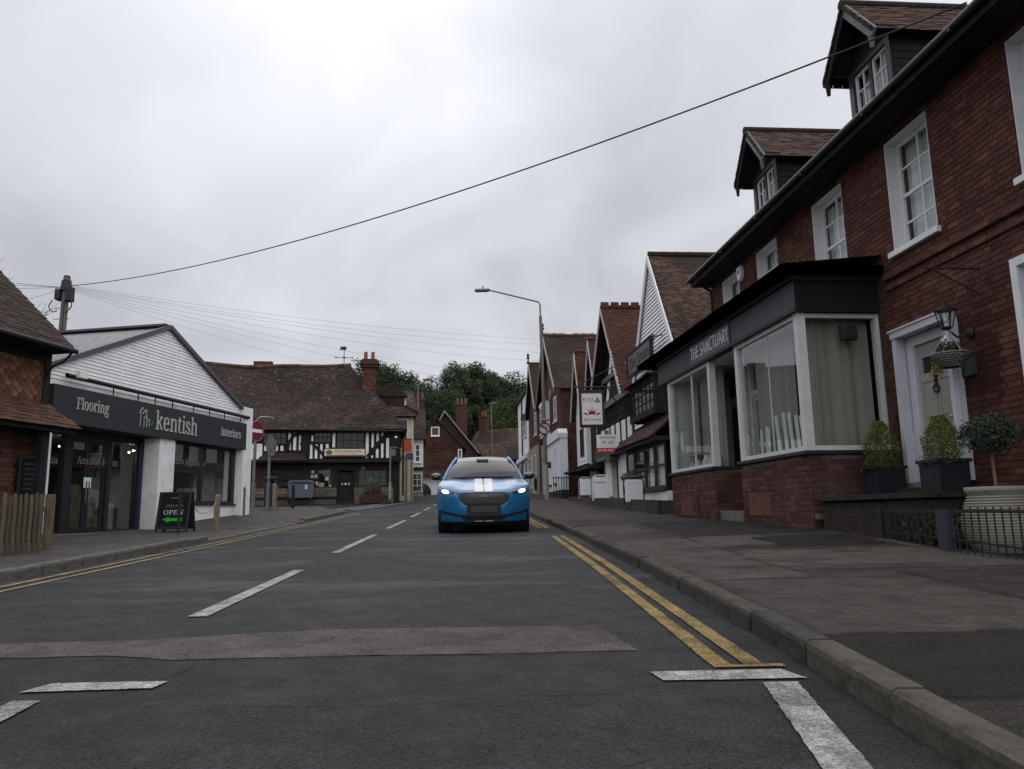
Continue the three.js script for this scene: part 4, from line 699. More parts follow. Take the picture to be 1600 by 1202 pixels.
// boards across a span that may narrow with height; holes cut them; joints at given x
function boarding(parent, lo, hi, y0, y1, step, m, o = {}) {
  const { holes = [], joints = [], mtx, tint } = o;
  for (let y = y0; y < y1 - 0.01; y += step) {
    const gap = o.gap ?? 0, yt = Math.min(y + step, y1), a0 = lo(y), b0 = hi(y), a1 = lo(yt), b1 = hi(yt); if (b0 - a0 < 0.02) continue;
    let cuts = [[a0, b0, a1, b1]];
    const ym = (y + yt) / 2; const sp = [...joints.map((j) => [j - 0.004, j + 0.004]), ...holes.filter((h) => ym > h[2] && ym < h[3]).map((h) => [h[0], h[1]])];
    for (const [p, q] of sp) cuts = cuts.flatMap((c) => (q <= c[0] || p >= c[1] ? [c] : [[c[0], p, c[2], Math.max(c[2], p)], [q, c[1], Math.min(q, c[3]), c[3]]].filter((e) => e[1] - e[0] > 0.01)));
    for (const c of cuts) mesh('weatherboard', wboard(c[0], c[1], y + gap, c[2], Math.max(c[2], c[3]), yt + 0.004, 0, (o.lap ?? 0.022) + rr(-0.002, 0.002), 0.005), Array.isArray(m) ? pick(m) : m, parent, mtx);
  }
}
const whites = [mat([0.85, 0.86, 0.88], { t: T.boards, roughness: 0.6 }), mat([0.81, 0.82, 0.845], { t: T.boards, roughness: 0.6 }), mat([0.87, 0.88, 0.89], { t: T.boards, roughness: 0.6 })];
const KF = leftFrame(-8.9, 15, 0.188);
{
  const t = thing('showroom', 'single storey showroom with white boarded gable and dark kentish sign', 'shop', KF);
  const L = -0.42, R = 6.75, ap = 3.16, ay = 5.44, ey = 3.86, yT = 3.5;
  const lo = (y) => (y <= ey ? L + 0.05 : mix(L, ap, (y - ey) / (ay - ey)) + 0.05), hi = (y) => (y <= ey ? R - 0.05 : mix(R, ap, (y - ey) / (ay - ey)) - 0.05);
  const gable = grp('gable', t);
  mesh('gable_board', ext([[L, yT], [R, yT], [R, ey], [ap, ay], [L, ey]], -0.2, 0), MT.lead, gable);  // grey backing between the boards draws their shadow lines in colour
  boarding(gable, lo, hi, 3.62, ay - 0.03, 0.076, whites, { joints: [1.62, 5.35], gap: 0.007, lap: 0.02, mtx: M4(0, 0, 0.002) });
  for (const x of [1.62, 5.35]) mesh('joint_strip', B(x - 0.02, 3.62, 0.004, x + 0.02, Math.min(mix(ey, ay, x < ap ? (x - L) / (ap - L) : (R - x) / (R - ap)) - 0.06, 5.4), 0.03), MT.whiteBoard, gable);
  const trim = mat([0.075, 0.07, 0.088], { roughness: 0.5 });
  mesh('verge_trim', [bar(V(L - 0.1, ey - 0.03, 0.06), V(ap, ay + 0.03, 0.06), 0.1, 0.09)], trim, gable); mesh('verge_trim', [bar(V(R + 0.1, ey - 0.03, 0.06), V(ap, ay + 0.03, 0.06), 0.1, 0.09)], trim, gable);
  // corrugated metal roof running back from the gable
  const corr = (a, b, name) => { const n = 260, pos = [], idx = []; const D = 11; for (let i = 0; i <= n; i++) { const z = -D * (i / n), w = 0.018 * Math.cos(z * 42); for (const p of [a, b]) pos.push(p[0], p[1] + w + 0.03, z + 0.02); } for (let i = 0; i < n; i++) { const k = 2 * i; idx.push(k, k + 1, k + 3, k, k + 3, k + 2); } const g = new THREE.BufferGeometry(); g.setAttribute('position', new THREE.Float32BufferAttribute(pos, 3)); g.setIndex(idx); g.computeVertexNormals(); return mesh(name, g, mat([0.24, 0.245, 0.27], { t: T.stone, roughness: 0.5, metalness: 0.3 }), t); };
  corr([L - 0.12, ey - 0.06], [ap, ay], 'corrugated_roof'); corr([R + 0.12, ey - 0.06], [ap, ay], 'corrugated_roof');
  mesh('ridge_cap', [bar(V(ap, ay + 0.06, 0.05), V(ap, ay + 0.06, -11), 0.05, 0.34, V(1, 0, 0))], trim, t);
  mesh('side_wall', [B(L, 0.3, -11, L + 0.2, ey, -0.2), B(R - 0.2, 0.3, -11, R, ey, -0.2), B(L, 0.3, -11.2, R, ey, -11)], MT.whiteWall, t);
  // fascia and lettering
  const fa = grp('shop_fascia', t);
  mesh('fascia_board', [RB(L + 0.02, 2.76, -0.05, 6.7, 3.5, 0.16, 0.008)], MT.kentish, fa);
  mesh('white_strip', B(L + 0.04, 3.5, -0.03, R - 0.02, 3.61, 0.03), MT.whiteWall, fa);
  mesh('gutter', [tube([V(L + 0.3, 3.71, 0.17), V(3, 3.69, 0.17), V(R + 0.02, 3.68, 0.17)], 0.045, 12, 8)], MT.iron, t);
  for (const x of [1.2, 2.0, 2.6, 3.25, 4.1, 4.8, 5.5, 6.3]) mesh('gutter_bracket', B(x, 3.5, 0.165, x + 0.018, 3.66, 0.185), MT.iron, t);
  mesh('flood_lamp', [RB(0.08, 3.68, 0.18, 0.3, 3.84, 0.3, 0.02)], MT.paper, t);
  const silver = mat([0.46, 0.48, 0.47], { roughness: 0.4, metalness: 0.2 });
  const put = (s, size, x0, x1, y) => { const g = text(s, size, 0.014, fSerif), w = textW(g); g.translate(-g.boundingBox.min.x, 0, 0); g.scale((x1 - x0) / w, 1, 1); g.translate(x0, y, 0.161); mesh('lettering', g, silver, fa); };
  put('kentish', 0.42, 2.68, 4.32, 2.93); put('Flooring', 0.235, 0.2, 1.12, 3.08); put('Interiors', 0.215, 5.4, 6.38, 3.05);
  { // outline emblem: three gabled shapes, one with a leaf
    const ln = (pts) => pts.slice(1).map((p, i) => bar(V(pts[i][0], pts[i][1], 0.168), V(p[0], p[1], 0.168), 0.013, 0.012));
    mesh('emblem', [...ln([[2.1, 3.24], [2.2, 3.38], [2.27, 3.27], [2.1, 3.22]]), ...ln([[2.14, 3.2], [2.14, 2.94]]), ...ln([[2.2, 3.22], [2.34, 3.34], [2.34, 3.1]]), ...ln([[2.24, 3.12], [2.34, 3.2], [2.42, 3.08]]), ...ln([[2.27, 3.1], [2.27, 2.93]]), ...ln([[2.36, 3.12], [2.36, 2.94]]), ...ln([[2.45, 3.14], [2.45, 2.96]])], silver, fa);
    mesh('emblem_leaf', ln([[2.46, 3.12], [2.54, 3.1], [2.56, 3.04], [2.48, 3.0]]), mat([0.1, 0.26, 0.08]), fa);
  }
  // piers and low wall
  const base = 0.35;
  mesh('pier', RB(L, base, -0.55, L + 0.22, 2.77, 0.02, 0.01), MT.whiteWall, t); mesh('pier', RB(3.0, base, -0.5, 3.6, 2.77, 0.08, 0.012), MT.whiteWall, t); mesh('pier', RB(6.58, base, -0.4, 7.05, 3.97, 0.14, 0.012), MT.whiteWall, t);
  mesh('low_wall', B(3.6, base, -0.3, 6.58, 1.26, -0.06), MT.whiteWall, t);
  // glazing
  const gl = grp('shop_window', t);
  const fr = [B(3.6, 1.26, -0.2, 6.58, 1.33, -0.08), B(3.6, 2.7, -0.2, 6.58, 2.77, -0.081), B(3.6, 1.33, -0.2, 3.66, 2.7, -0.082), B(6.45, 1.33, -0.2, 6.58, 2.7, -0.082), B(4.98, 1.33, -0.19, 5.05, 2.7, -0.084)];
  mesh('window_frame', fr, MT.frameBlack, gl);
  mesh('window_sill', RB(3.6, 1.22, -0.2, 6.58, 1.262, 0.0, 0.008), MT.frameBlack, gl);
  mesh('pane', face(3.66, 1.33, 4.98, 2.7, -0.14), MT.glass2, gl); mesh('pane', face(5.05, 1.33, 6.45, 2.7, -0.142), MT.glass2, gl);
  const g2 = grp('shop_window', t), zz = -0.42;
  mesh('window_frame', [B(-0.2, 2.6, zz - 0.06, 3.0, 2.77, zz + 0.04), B(-0.2, 0.6, zz - 0.06, 0.6, 0.68, zz + 0.02), B(0.6, 0.6, zz - 0.08, 0.78, 2.6, zz + 0.06), B(1.86, 0.6, zz - 0.08, 1.98, 2.6, zz + 0.06), B(1.98, 0.6, zz - 0.06, 2.9, 0.68, zz + 0.02), B(2.86, 0.68, zz - 0.06, 3.0, 2.6, zz + 0.021)], MT.frameBlack, g2);
  mesh('corner_trim', B(2.9, 0.6, zz + 0.03, 2.995, 2.75, zz + 0.1), MT.navy, g2);
  mesh('pane', face(-0.2, 0.68, 0.6, 2.6, zz), MT.glass2, g2); mesh('pane', face(1.98, 0.68, 2.86, 2.6, zz - 0.003), MT.glass2, g2);
  for (const [a, b] of [[0.8, 1.31], [1.33, 1.84]]) { const d = grp('shop_door', t); mesh('door_frame', slab(a, b, 0.62, 2.58, zz - 0.03, zz + 0.02, [[a + 0.07, b - 0.07, 0.74, 2.5]]), MT.frameBlack, d); mesh('pane', face(a + 0.07, 0.74, b - 0.07, 2.5, zz - 0.004), MT.glass2, d); mesh('door_handle', rod(V(a < 1 ? b - 0.03 : a + 0.03, 1.25, zz + 0.05), V(a < 1 ? b - 0.03 : a + 0.03, 1.7, zz + 0.05), 0.012), MT.steel, d); }
  mesh('door_notice', face(1.22, 1.56, 1.44, 1.78, zz + 0.024), MT.paper, t);
  mesh('threshold', RB(-0.2, 0.4, -0.5, 3.0, 0.62, 0.06, 0.012), mat([0.2, 0.18, 0.165], { t: T.stone }), t);
  const wl = (s, size, x, y, z, p) => { const g = text(s, size, 0.003, fSerif); g.translate(x, y, z); mesh('window_lettering', g, mat([0.2, 0.21, 0.21], { roughness: 0.6 }), p); };
  wl('Spacia', 0.14, -0.12, 2.02, zz + 0.004, g2); wl('Amtico Form', 0.145, 0.98, 2.06, zz + 0.024, g2); wl('Amtico Signature', 0.14, 3.62 - 0.0, 2.22, -0.135, gl);
  // the room: pale floor, side walls, samples on stands
  const room = mat([0.15, 0.15, 0.145], { t: T.plaster }), rm = grp('interior', t);
  mesh('floor', B(L + 0.2, 0.5, -6, R - 0.2, 0.6, -0.3), mat([0.17, 0.14, 0.11], { t: T.wood }), rm); mesh('back_wall', B(L + 0.2, 0.6, -6.1, R - 0.2, 2.9, -6), room, rm); mesh('inner_wall', [B(L + 0.2, 0.6, -6, L + 0.3, 2.9, -0.6), B(R - 0.32, 0.6, -6, R - 0.2, 2.9, -0.4)], room, rm); mesh('ceiling', B(L + 0.2, 2.78, -6, R - 0.2, 2.88, -0.25), room, rm);
  const cols = [[0.3, 0.29, 0.22], [0.26, 0.25, 0.2], [0.13, 0.12, 0.1], [0.34, 0.35, 0.35], [0.2, 0.2, 0.18], [0.08, 0.1, 0.1]];
  [[2.4, 1.55, -1.0, 0.55, 0.95], [2.05, 0.95, -0.9, 0.3, 0.5], [0.15, 1.35, -1.0, 0.5, 0.7], [5.9, 1.75, -0.9, 0.75, 1.1], [5.25, 1.45, -1.2, 0.5, 0.8], [4.4, 1.5, -2.2, 0.9, 0.9], [3.9, 1.9, -3, 0.5, 1.3], [0.9, 1.7, -3.5, 0.9, 1.2], [1.7, 1.2, -2.4, 0.7, 0.7], [6.1, 1.3, -2.4, 0.5, 1.0]].forEach((q, i) => mesh('sample_stand', [RB(q[0] - q[3] / 2, 0.6, q[2] - 0.25, q[0] + q[3] / 2, 0.6 + q[1] * 0.62, q[2] + 0.05, 0.01), RB(q[0] - q[3] / 2 + 0.03, 0.6, q[2] + 0.05, q[0] + q[3] / 2 - 0.03, 0.6 + q[4] * 0.7, q[2] + 0.25, 0.01)], mat(cols[i % 6], { t: T.wood }), rm));
  for (const [x, y, z] of [[1.62, 2.5, -1.4], [1.42, 2.52, -1.9], [3.78, 2.56, -1.2], [4.02, 2.55, -1.5]]) {
    mesh('spot_lamp', new THREE.SphereGeometry(0.024, 10, 8).translate(x, y, z), new THREE.MeshStandardMaterial({ color: C(1, 1, 1), emissive: C(1, 0.86, 0.66), emissiveIntensity: 5 }), rm);
    const p = new THREE.PointLight(new THREE.Color(1, 0.86, 0.66), 0.35, 0, 2); p.position.set(x, y - 0.02, z + 0.05); p.castShadow = true; rm.add(p);
  }
}
// house at the left edge with hung tiles and a lean-to roof
{
  const TF = leftFrame(-8.04, 13.5, 0.2), t = thing('tile_hung_house', 'tile hung house with overhanging roof and red tiled lean-to, beside the picket fence', 'house', TF);
  const R = -0.34, Lx = -7.5;
  const wall = grp('wall', t);
  mesh('mortar', slab(Lx, R, 0.2, 3.95, -0.3, 0, [[-2.1, -1.15, 0.5, 2.35]]), MT.mortar, wall); mesh('mortar', B(R - 0.3, 0.2, -5, R - 0.001, 3.95, -0.3), MT.mortar, wall);
  bricks(wall, M4(0, 0, 0.002), Lx + 3, R, 0.4, 2.6, { n: 60, pal: 'brickB', holes: [[-2.1, -1.15, 0.5, 2.35]], tone: () => 0.6 });
  // scalloped hung tiles
  const sc = []; for (let i = 0; i <= 8; i++) { const a = Math.PI * (1 + i / 8); sc.push([0.078 * Math.cos(a), -0.02 + 0.085 * Math.sin(a)]); } sc.push([0.078, 0.09], [-0.078, 0.09]);
  const hg = merge(ext(sc, -0.006, 0.006)), items = [];
  for (let r = 0, y = 2.93; y < 3.62; y += 0.085, r++) for (let x = Lx + 4 + (r % 2 ? 0.08 : 0); x < R - 0.04; x += 0.16) { const n = fbm(x * 2, y * 2, 3, 8); items.push({ m: M4(x, y, 0.022 + rr(-0.003, 0.003), rr(-0.02, 0.02), -0.1 + rr(-0.03, 0.03), rr(-0.03, 0.03)), c: Math.floor(clamp(rnd() * 0.8 + n * 0.5 - 0.15, 0, 0.99) * 6), t: 0.7 + 0.6 * n }); }
  const hung = grp('hung_tiles', t); lay(hung, items, hg, 'hung', 'hung_tile', 170, 'tiling');
  mesh('timber_band', [B(Lx, 3.6, 0.004, R + 0.02, 3.98, 0.05), B(R - 0.12, 2.5, 0.004, R + 0.01, 3.6, 0.06)], MT.blackWood, t);
  mesh('eaves_board', [B(Lx, 3.76, 0.05, -0.3, 3.82, 0.46)], MT.blackWood, t);
  mesh('gutter', [tube([V(Lx, 3.83, 0.5), V(-3, 3.81, 0.5), V(-0.28, 3.79, 0.5)], 0.045, 10, 8), tube([V(-0.34, 3.76, 0.46), V(-0.36, 3.62, 0.34), V(-0.4, 3.5, 0.12), V(-0.4, 3.35, 0.08)], 0.022, 12, 7)], MT.iron, t);
  const roof = grp('roof', t), p = 0.74, u = V(1, 0, 0), v = V(0, Math.sin(p), -Math.cos(p)), W = -0.3 - Lx, o = V(Lx, 3.83, 0.48);
  mesh('roof_board', ext([[0, 0], [W, 0], [W, 4.6], [0, 4.6]], -0.06, 0), MT.tileBack, roof, new THREE.Matrix4().makeBasis(u, v, u.clone().cross(v)).setPosition(o));
  mesh('gable_wall', ext([[0.2, 3.9], [-2.5, 3.9 + 2.9 * 0.86], [-5.4, 3.9]], 0, 0.2), MT.mortar, roof, M4(R - 0.2, 0, 0, Math.PI / 2).multiply(M4(0, 0, 0, Math.PI)));
  tiles(roof, o, u, v, W, 4.6, { pal: 'tileDark', n: 170, clip: (a) => a > 3.4 });
  const yb = 3.83 + 4.6 * Math.sin(p), zb = 0.48 - 4.6 * Math.cos(p); mesh('roof_back', quad(V(Lx, yb, zb), V(-0.3, yb, zb), V(-0.3, 3.5, zb - 3.6), V(Lx, 3.5, zb - 3.6)), MT.tileBack, roof);
  mesh('ridge_tile', rod(V(Lx, yb, zb), V(-0.3, yb, zb), 0.1), MT.tileBack, roof);
  // lean-to
  const lean = grp('lean_to_roof', t), lp = 0.72, lo = V(Lx, 2.47, 0.48), lv = V(0, Math.sin(lp), -Math.cos(lp)), LW = -0.06 - Lx, LL = 0.62;
  mesh('roof_board', ext([[0, 0], [LW, 0], [LW - 0.28, LL], [0, LL]], -0.05, 0), MT.tileBack, lean, new THREE.Matrix4().makeBasis(u, lv, u.clone().cross(lv)).setPosition(lo));
  tiles(lean, lo, u, lv, LW, LL, { pal: 'lean', n: 190, clip: (a, s) => a > 3 && a < LW + 0.04 - 0.28 * (s / LL) });
  mesh('fascia', [B(Lx, 2.36, 0.4, -0.1, 2.46, 0.46), B(Lx, 2.4, 0.0, -0.12, 2.43, 0.4)], MT.blackWood, lean);
  mesh('post', [B(-0.72, 0.4, 0.26, -0.62, 2.4, 0.36)], MT.blackWood, t); mesh('downpipe', rod(V(-0.3, 0.4, 0.06), V(-0.3, 2.4, 0.06), 0.04), MT.navy, t);
  mesh('door_recess', B(-2.1, 0.4, -0.9, -1.15, 2.4, -0.85), MT.dark, t);
}
{
  const t = thing('menu_board', 'black chalk menu board hung on the tile hung house behind the pickets', 'menu board', leftFrame(-8.04, 13.5, 0.2).multiply(M4(-0.62, 1.28, 0.1)));
  mesh('board', RB(-0.27, 0, 0, 0.27, 0.66, 0.03, 0.008), MT.frameBlack, t);
  mesh('board_print', face(-0.24, 0.03, 0.24, 0.63, 0.034), printMat(128, 160, (x, w, h) => { x.fillStyle = '#16191a'; x.fillRect(0, 0, w, h); x.strokeStyle = '#4b5a5c'; x.lineWidth = 3; for (let i = 0; i < 6; i++) { x.beginPath(); x.moveTo(20, 24 + i * 22); for (let k = 1; k < 10; k++) x.lineTo(20 + k * (7 + (i % 3)), 24 + i * 22 + (k % 2 ? 3 : -3)); x.stroke(); } }), t, null, true);
}
{ // picket fence
  const t = thing('picket_fence', 'weathered wooden picket fence at the pavement edge, far left', 'fence'); const sh = [[-0.025, 0], [0.025, 0], [0.025, 0.73], [0.01, 0.765], [-0.01, 0.765], [-0.025, 0.73]], gs = [merge(ext(sh, -0.01, 0.01)), merge(ext(sh.map((q) => [q[0] * 1.1, q[1] * 1.02]), -0.01, 0.01))];
  const mats = [[0.15, 0.125, 0.088], [0.125, 0.107, 0.075], [0.17, 0.14, 0.095], [0.11, 0.098, 0.07]].map((c) => mat(c, { t: T.wood, b: T.wood, bs: 0.004, roughness: 0.95 }));
  const px = (d) => -6.6 - 0.11 * (11 - d) * 1.0; const yg = (d) => interp([[7, 0.36], [11, 0.47]], d);
  for (let d = 10.86, i = 0; d > 7.4; d -= 0.098, i++) { const o = new THREE.Mesh(gs[i % 2], mats[(i * 7 + (i >> 2)) % 4]); o.name = 'picket'; o.position.set(px(d), yg(d) + 0.02 + rr(-0.008, 0.008), -d); o.rotation.set(rr(-0.015, 0.015), Math.PI / 2 - 0.11, rr(-0.02, 0.02)); o.castShadow = o.receiveShadow = true; t.add(o); }
  for (const h of [0.2, 0.57]) mesh('fence_rail', bar(V(px(10.95) - 0.035, yg(11) + h, -10.95), V(px(7.4) - 0.035, yg(7.4) + h, -7.4), 0.03, 0.07, V(0, 1, 0)), mats[1], t);
  mesh('fence_post', RB(-6.66, 0.3, -11.1, -6.56, 1.25, -11.0, 0.008), mats[2], t);
}
// A-board in front of the showroom
{
  const t = thing('pavement_board', 'black A board reading OPEN with a green arrow, by the showroom pier', 'sign board', M4(-7.33, 0.63, -16.85, 0.04, 0, 0, 0.9));
  const pr = printMat(256, 340, (x, w, h) => { x.fillStyle = '#14161a'; x.fillRect(0, 0, w, h); x.fillStyle = '#9aa0a0'; x.textAlign = 'center'; x.font = 'italic 22px serif'; x.fillText('Interiors', w / 2 + 10, 48); x.font = 'italic 20px serif'; x.fillText('Come in, we are', w / 2, 128); x.strokeStyle = '#8c9292'; x.lineWidth = 2; x.beginPath(); x.moveTo(40, 142); x.lineTo(215, 136); x.stroke(); x.fillStyle = '#b4b9b8'; x.font = '68px serif'; x.fillText('OPEN', w / 2, 218); x.fillStyle = '#1f9e2e'; x.beginPath(); x.moveTo(34, 268); x.lineTo(96, 236); x.lineTo(96, 254); x.lineTo(216, 254); x.lineTo(216, 284); x.lineTo(96, 284); x.lineTo(96, 302); x.closePath(); x.fill(); });
  for (const s of [1, -1]) { const g = grp('panel', t, M4(0, 0, s * 0.26, s > 0 ? 0 : Math.PI, -0.22)); mesh('frame', slab(-0.38, 0.38, 0.04, 0.94, -0.02, 0.012, [[-0.33, 0.33, 0.1, 0.9]]), MT.frameBlack, g); mesh('board', B(-0.33, 0.1, -0.015, 0.33, 0.9, -0.002), MT.frameBlack, g); if (s > 0) mesh('board_print', face(-0.325, 0.105, 0.325, 0.895, 0.002), pr, g, null, true); mesh('foot', [B(-0.38, -0.02, -0.02, -0.33, 0.04, 0.012), B(0.33, -0.02, -0.02, 0.38, 0.04, 0.012)], MT.frameBlack, g); }
}
{ const t = thing('steel_post', 'thin dark steel post standing in front of the OPEN board', 'post', M4(-7.0, 0.62, -16.25)); mesh('shaft', rod(V(0, 0, 0), V(0, 0.72, 0), 0.03, 0.028, 10), MT.iron, t); mesh('cap', new THREE.SphereGeometry(0.032, 10, 6).translate(0, 0.72, 0), MT.iron, t); mesh('base_plate', RB(-0.07, -0.01, -0.07, 0.07, 0.015, 0.07, 0.004), MT.iron, t); }
// wooden bollards along the pavement, chain between two of them
{
  const post = (p, label, w, h, m) => { const t = thing('wooden_bollard', label, 'bollard', M4(p[0], p[1], p[2], 0.2)); mesh('shaft', RB(-w / 2, -0.15, -w / 2, w / 2, h, w / 2, 0.012), m, t); mesh('cap', new THREE.CylinderGeometry(w * 0.25, w * 0.68, 0.05, 4).rotateY(Math.PI / 4).translate(0, h + 0.02, 0), m, t); mesh('eye_bolt', new THREE.TorusGeometry(0.02, 0.006, 5, 10).translate(w / 2 + 0.01, h - 0.08, 0), MT.galv, t); return t; };
  post([-7.0, 0.7, -18.3], 'weathered wooden bollard in front of the showroom right window', 0.12, 0.7, MT.timberG);
  post([-7.55, 0.93, -21.6], 'brown wooden bollard at the foot of the white corner pier', 0.12, 0.78, MT.timber);
  post([-7.88, 1.1, -25.5], 'wooden bollard with rope between the black litter bin and the corner pier', 0.13, 0.84, MT.timberG);
  post([-8.15, 1.22, -28.6], 'dark wooden bollard in front of the large grey wheeled bin', 0.12, 0.8, MT.blackWood);
  const rope = (a, b, sag, label, m, r) => { const t = thing('rope', label, 'rope'); const pts = []; for (let i = 0; i <= 12; i++) { const k = i / 12; pts.push(V(mix(a[0], b[0], k), mix(a[1], b[1], k) - sag * 4 * k * (1 - k), mix(a[2], b[2], k))); } mesh('strand', tube(pts, r, 24, 5), m, t); mesh('knot', new THREE.SphereGeometry(r * 2, 8, 6).translate(...a), m, t); };
  rope([-7.0, 1.3, -18.3], [-7.06, 1.25, -16.9], 0.28, 'dark chain drooping from the wooden bollard to the OPEN board', MT.galv, 0.011);
  rope([-7.88, 1.86, -25.5], [-8.35, 1.5, -26.9], 0.12, 'pale rope slung from the wooden bollard beside the black litter bin', MT.rope, 0.018);
}
// road sign and pole at the corner
{
  const t = thing('no_entry_sign', 'round red no entry sign on a grey pole by the white corner pier', 'road sign', M4(-8.42, 1.05, -25.0, 1.2));
  mesh('pole', rod(V(0, -0.1, 0), V(0, 2.95, 0), 0.045, 0.045, 12), MT.steel, t);
  mesh('sleeve', rod(V(0, -0.1, 0), V(0, 0.95, 0), 0.062, 0.062, 12), MT.steel, t);
  const g = grp('sign_face', t, M4(0, 2.63, 0.06));
  mesh('plate', new THREE.CylinderGeometry(0.34, 0.34, 0.012, 40).rotateX(Math.PI / 2), MT.steel, g); mesh('red_disc', new THREE.CylinderGeometry(0.315, 0.315, 0.014, 40).rotateX(Math.PI / 2).translate(0, 0, 0.004), mat([0.14, 0.013, 0.022], { roughness: 0.4 }), g); mesh('white_rim', new THREE.TorusGeometry(0.327, 0.012, 4, 48).translate(0, 0, 0.003), mat([0.3, 0.25, 0.25]), g); mesh('white_bar', B(-0.25, -0.055, 0.004, 0.25, 0.055, 0.014), MT.paper, g);
  mesh('clamp', B(-0.06, -0.03, -0.1, 0.06, 0.03, -0.005), MT.galv, g); mesh('sign_light', [tube([V(0, 2.9, 0), V(0.05, 3.08, 0.12), V(0.25, 3.1, 0.26)], 0.02, 12, 6), RB(0.12, 3.07, 0.18, 0.5, 3.11, 0.34, 0.01)], MT.galv, t);
}
{
  const t = thing('sign_pole', 'second grey pole carrying a sign plate seen edge on, beside the no entry sign', 'road sign', M4(-8.1, 1.1, -25.5, 1.35));
  mesh('pole', rod(V(0, -0.1, 0), V(0.02, 2.5, 0), 0.042, 0.042, 12), MT.steel, t); mesh('sleeve', rod(V(0, -0.1, 0), V(0, 0.9, 0), 0.06, 0.06, 12), MT.steel, t);
  mesh('plate', new THREE.CylinderGeometry(0.33, 0.33, 0.012, 36).rotateX(Math.PI / 2).translate(0.02, 2.12, 0.055), MT.steel, t); mesh('clamp', B(-0.04, 2.05, 0, 0.08, 2.1, 0.05), MT.galv, t);
}
// telegraph pole behind the showroom
const POLE = V(-16.3, 0.8, -27);
{
  const t = thing('telegraph_pole', 'tall wooden telegraph pole with black junction boxes behind the showroom', 'telegraph pole', M4(POLE.x, POLE.y, POLE.z));
  mesh('pole', rod(V(0, 0, 0), V(0.1, 8.85, 0), 0.15, 0.115, 14), MT.pole, t);
  mesh('junction_box', RB(-0.22, 8.0, -0.14, -0.02, 8.42, 0.18, 0.03), MT.iron, t); mesh('junction_box', RB(0.18, 7.95, -0.14, 0.36, 8.5, 0.18, 0.03), MT.iron, t); mesh('collar', rod(V(0.09, 8.35, 0), V(0.1, 8.75, 0), 0.2, 0.16, 14), MT.iron, t); mesh('cap', rod(V(0.1, 8.85, 0), V(0.1, 8.93, 0), 0.12, 0.1, 12), MT.iron, t);
  for (const y of [5.6, 6.5, 7.3, 7.7]) mesh('step', [rod(V(-0.28, y, 0), V(0.3, y + 0.02, 0), 0.012, 0.012, 5)], MT.iron, t);
  mesh('cable_loop', [tube([V(-0.3, 8.0, 0.1), V(-0.42, 7.75, 0.1), V(-0.25, 7.55, 0.1), V(-0.1, 7.6, 0.12)], 0.02, 12, 5), tube([V(0.35, 8, 0.1), V(0.4, 7.75, 0.1), V(0.2, 7.5, 0.1)], 0.02, 12, 5), rod(V(0.13, 0.3, 0.13), V(0.14, 8, 0.12), 0.018, 0.018, 5)], MT.iron, t);
}
{ const t = thing('bare_shrub', 'bare twigs rising behind the overhanging roof, far left', 'tree', M4(-12.6, 3.4, -17)); const tw = (p, d, l, r, k) => { const q = p.clone().addScaledVector(d, l); const out = [rod(p, q, r, r * 0.6, 5)]; if (k) for (let i = 0; i < 3; i++) out.push(...tw(p.clone().lerp(q, rr(0.5, 1)), d.clone().add(V(rr(-0.6, 0.6), rr(-0.1, 0.5), rr(-0.6, 0.6))).normalize(), l * rr(0.5, 0.75), r * 0.55, k - 1)); return out; }; mesh('trunk', tw(V(0, -2, 0), V(0.2, 1, 0.1).normalize(), 2.6, 0.05, 4), MT.pole, t); }
// ---------- right side of the street, beyond the brick house ----------
const RF = rightFrame(4.38, 28, -0.083); // x = 0 at 28 m, growing towards the camera
function gableRoof(t, L, R, eL, eR, ap, ay, depth, ov, pal, o = {}) {
  const rf = grp('roof', t), f = ov;
  for (const s of [1, -1]) {
    const ex = s > 0 ? R + 0.16 : L - 0.16, k = s > 0 ? (ay - eR) / (R - ap) : (ay - eL) / (ap - L), e = (s > 0 ? eR : eL) - 0.16 * k;
    const v = V(ap - ex, ay - e, 0), ln = v.length(); v.normalize();
    const or = V(ex, e, s > 0 ? f : -depth), u = V(0, 0, s > 0 ? -1 : 1), W = depth + f;
    mesh('roof_board', ext([[0, 0], [W, 0], [W, ln], [0, ln]], -0.06, 0), MT.tileBack, rf, new THREE.Matrix4().makeBasis(u, v, u.clone().cross(v)).setPosition(or));
    tiles(rf, or, u, v, W, ln, { pal, clip: o.clip, tone: o.tone, wave: o.wave });
  }
  if (o.ridge !== false) { const n = Math.floor((depth + f) / 0.45); for (let i = 0; i < n; i++) mesh('ridge_tile', rod(V(ap, ay + 0.01, f - i * 0.45), V(ap, ay + 0.012, f - i * 0.45 - 0.44), 0.11, 0.1, 8), o.ridgeMat || MT.tileBack, rf); }
  return rf;
}
const gablePts = (L, R, eL, eR, ap, ay, y0) => [[L, y0], [R, y0], [R, eR], [ap, ay], [L, eL]];
function barge(t, L, R, eL, eR, ap, ay, z, m, w = 0.2, x = 0.14) { const a = (ay - eL) / (ap - L), b = (ay - eR) / (R - ap); mesh('bargeboard', bar(V(L - x, eL - x * a - 0.1, z), V(ap + 0.02, ay - 0.1, z), w, 0.05), m, t); mesh('bargeboard', bar(V(R + x, eR - x * b - 0.1, z + 0.003), V(ap - 0.02, ay - 0.1, z + 0.003), w, 0.05), m, t); }
const bodyWalls = (t, L, R, y0, e, depth, m) => mesh('side_wall', [B(L, y0, -depth, L + 0.2, e, -0.12), B(R - 0.2, y0, -depth, R, e, -0.12), B(L, y0, -depth - 0.2, R, e, -depth)], m, t);
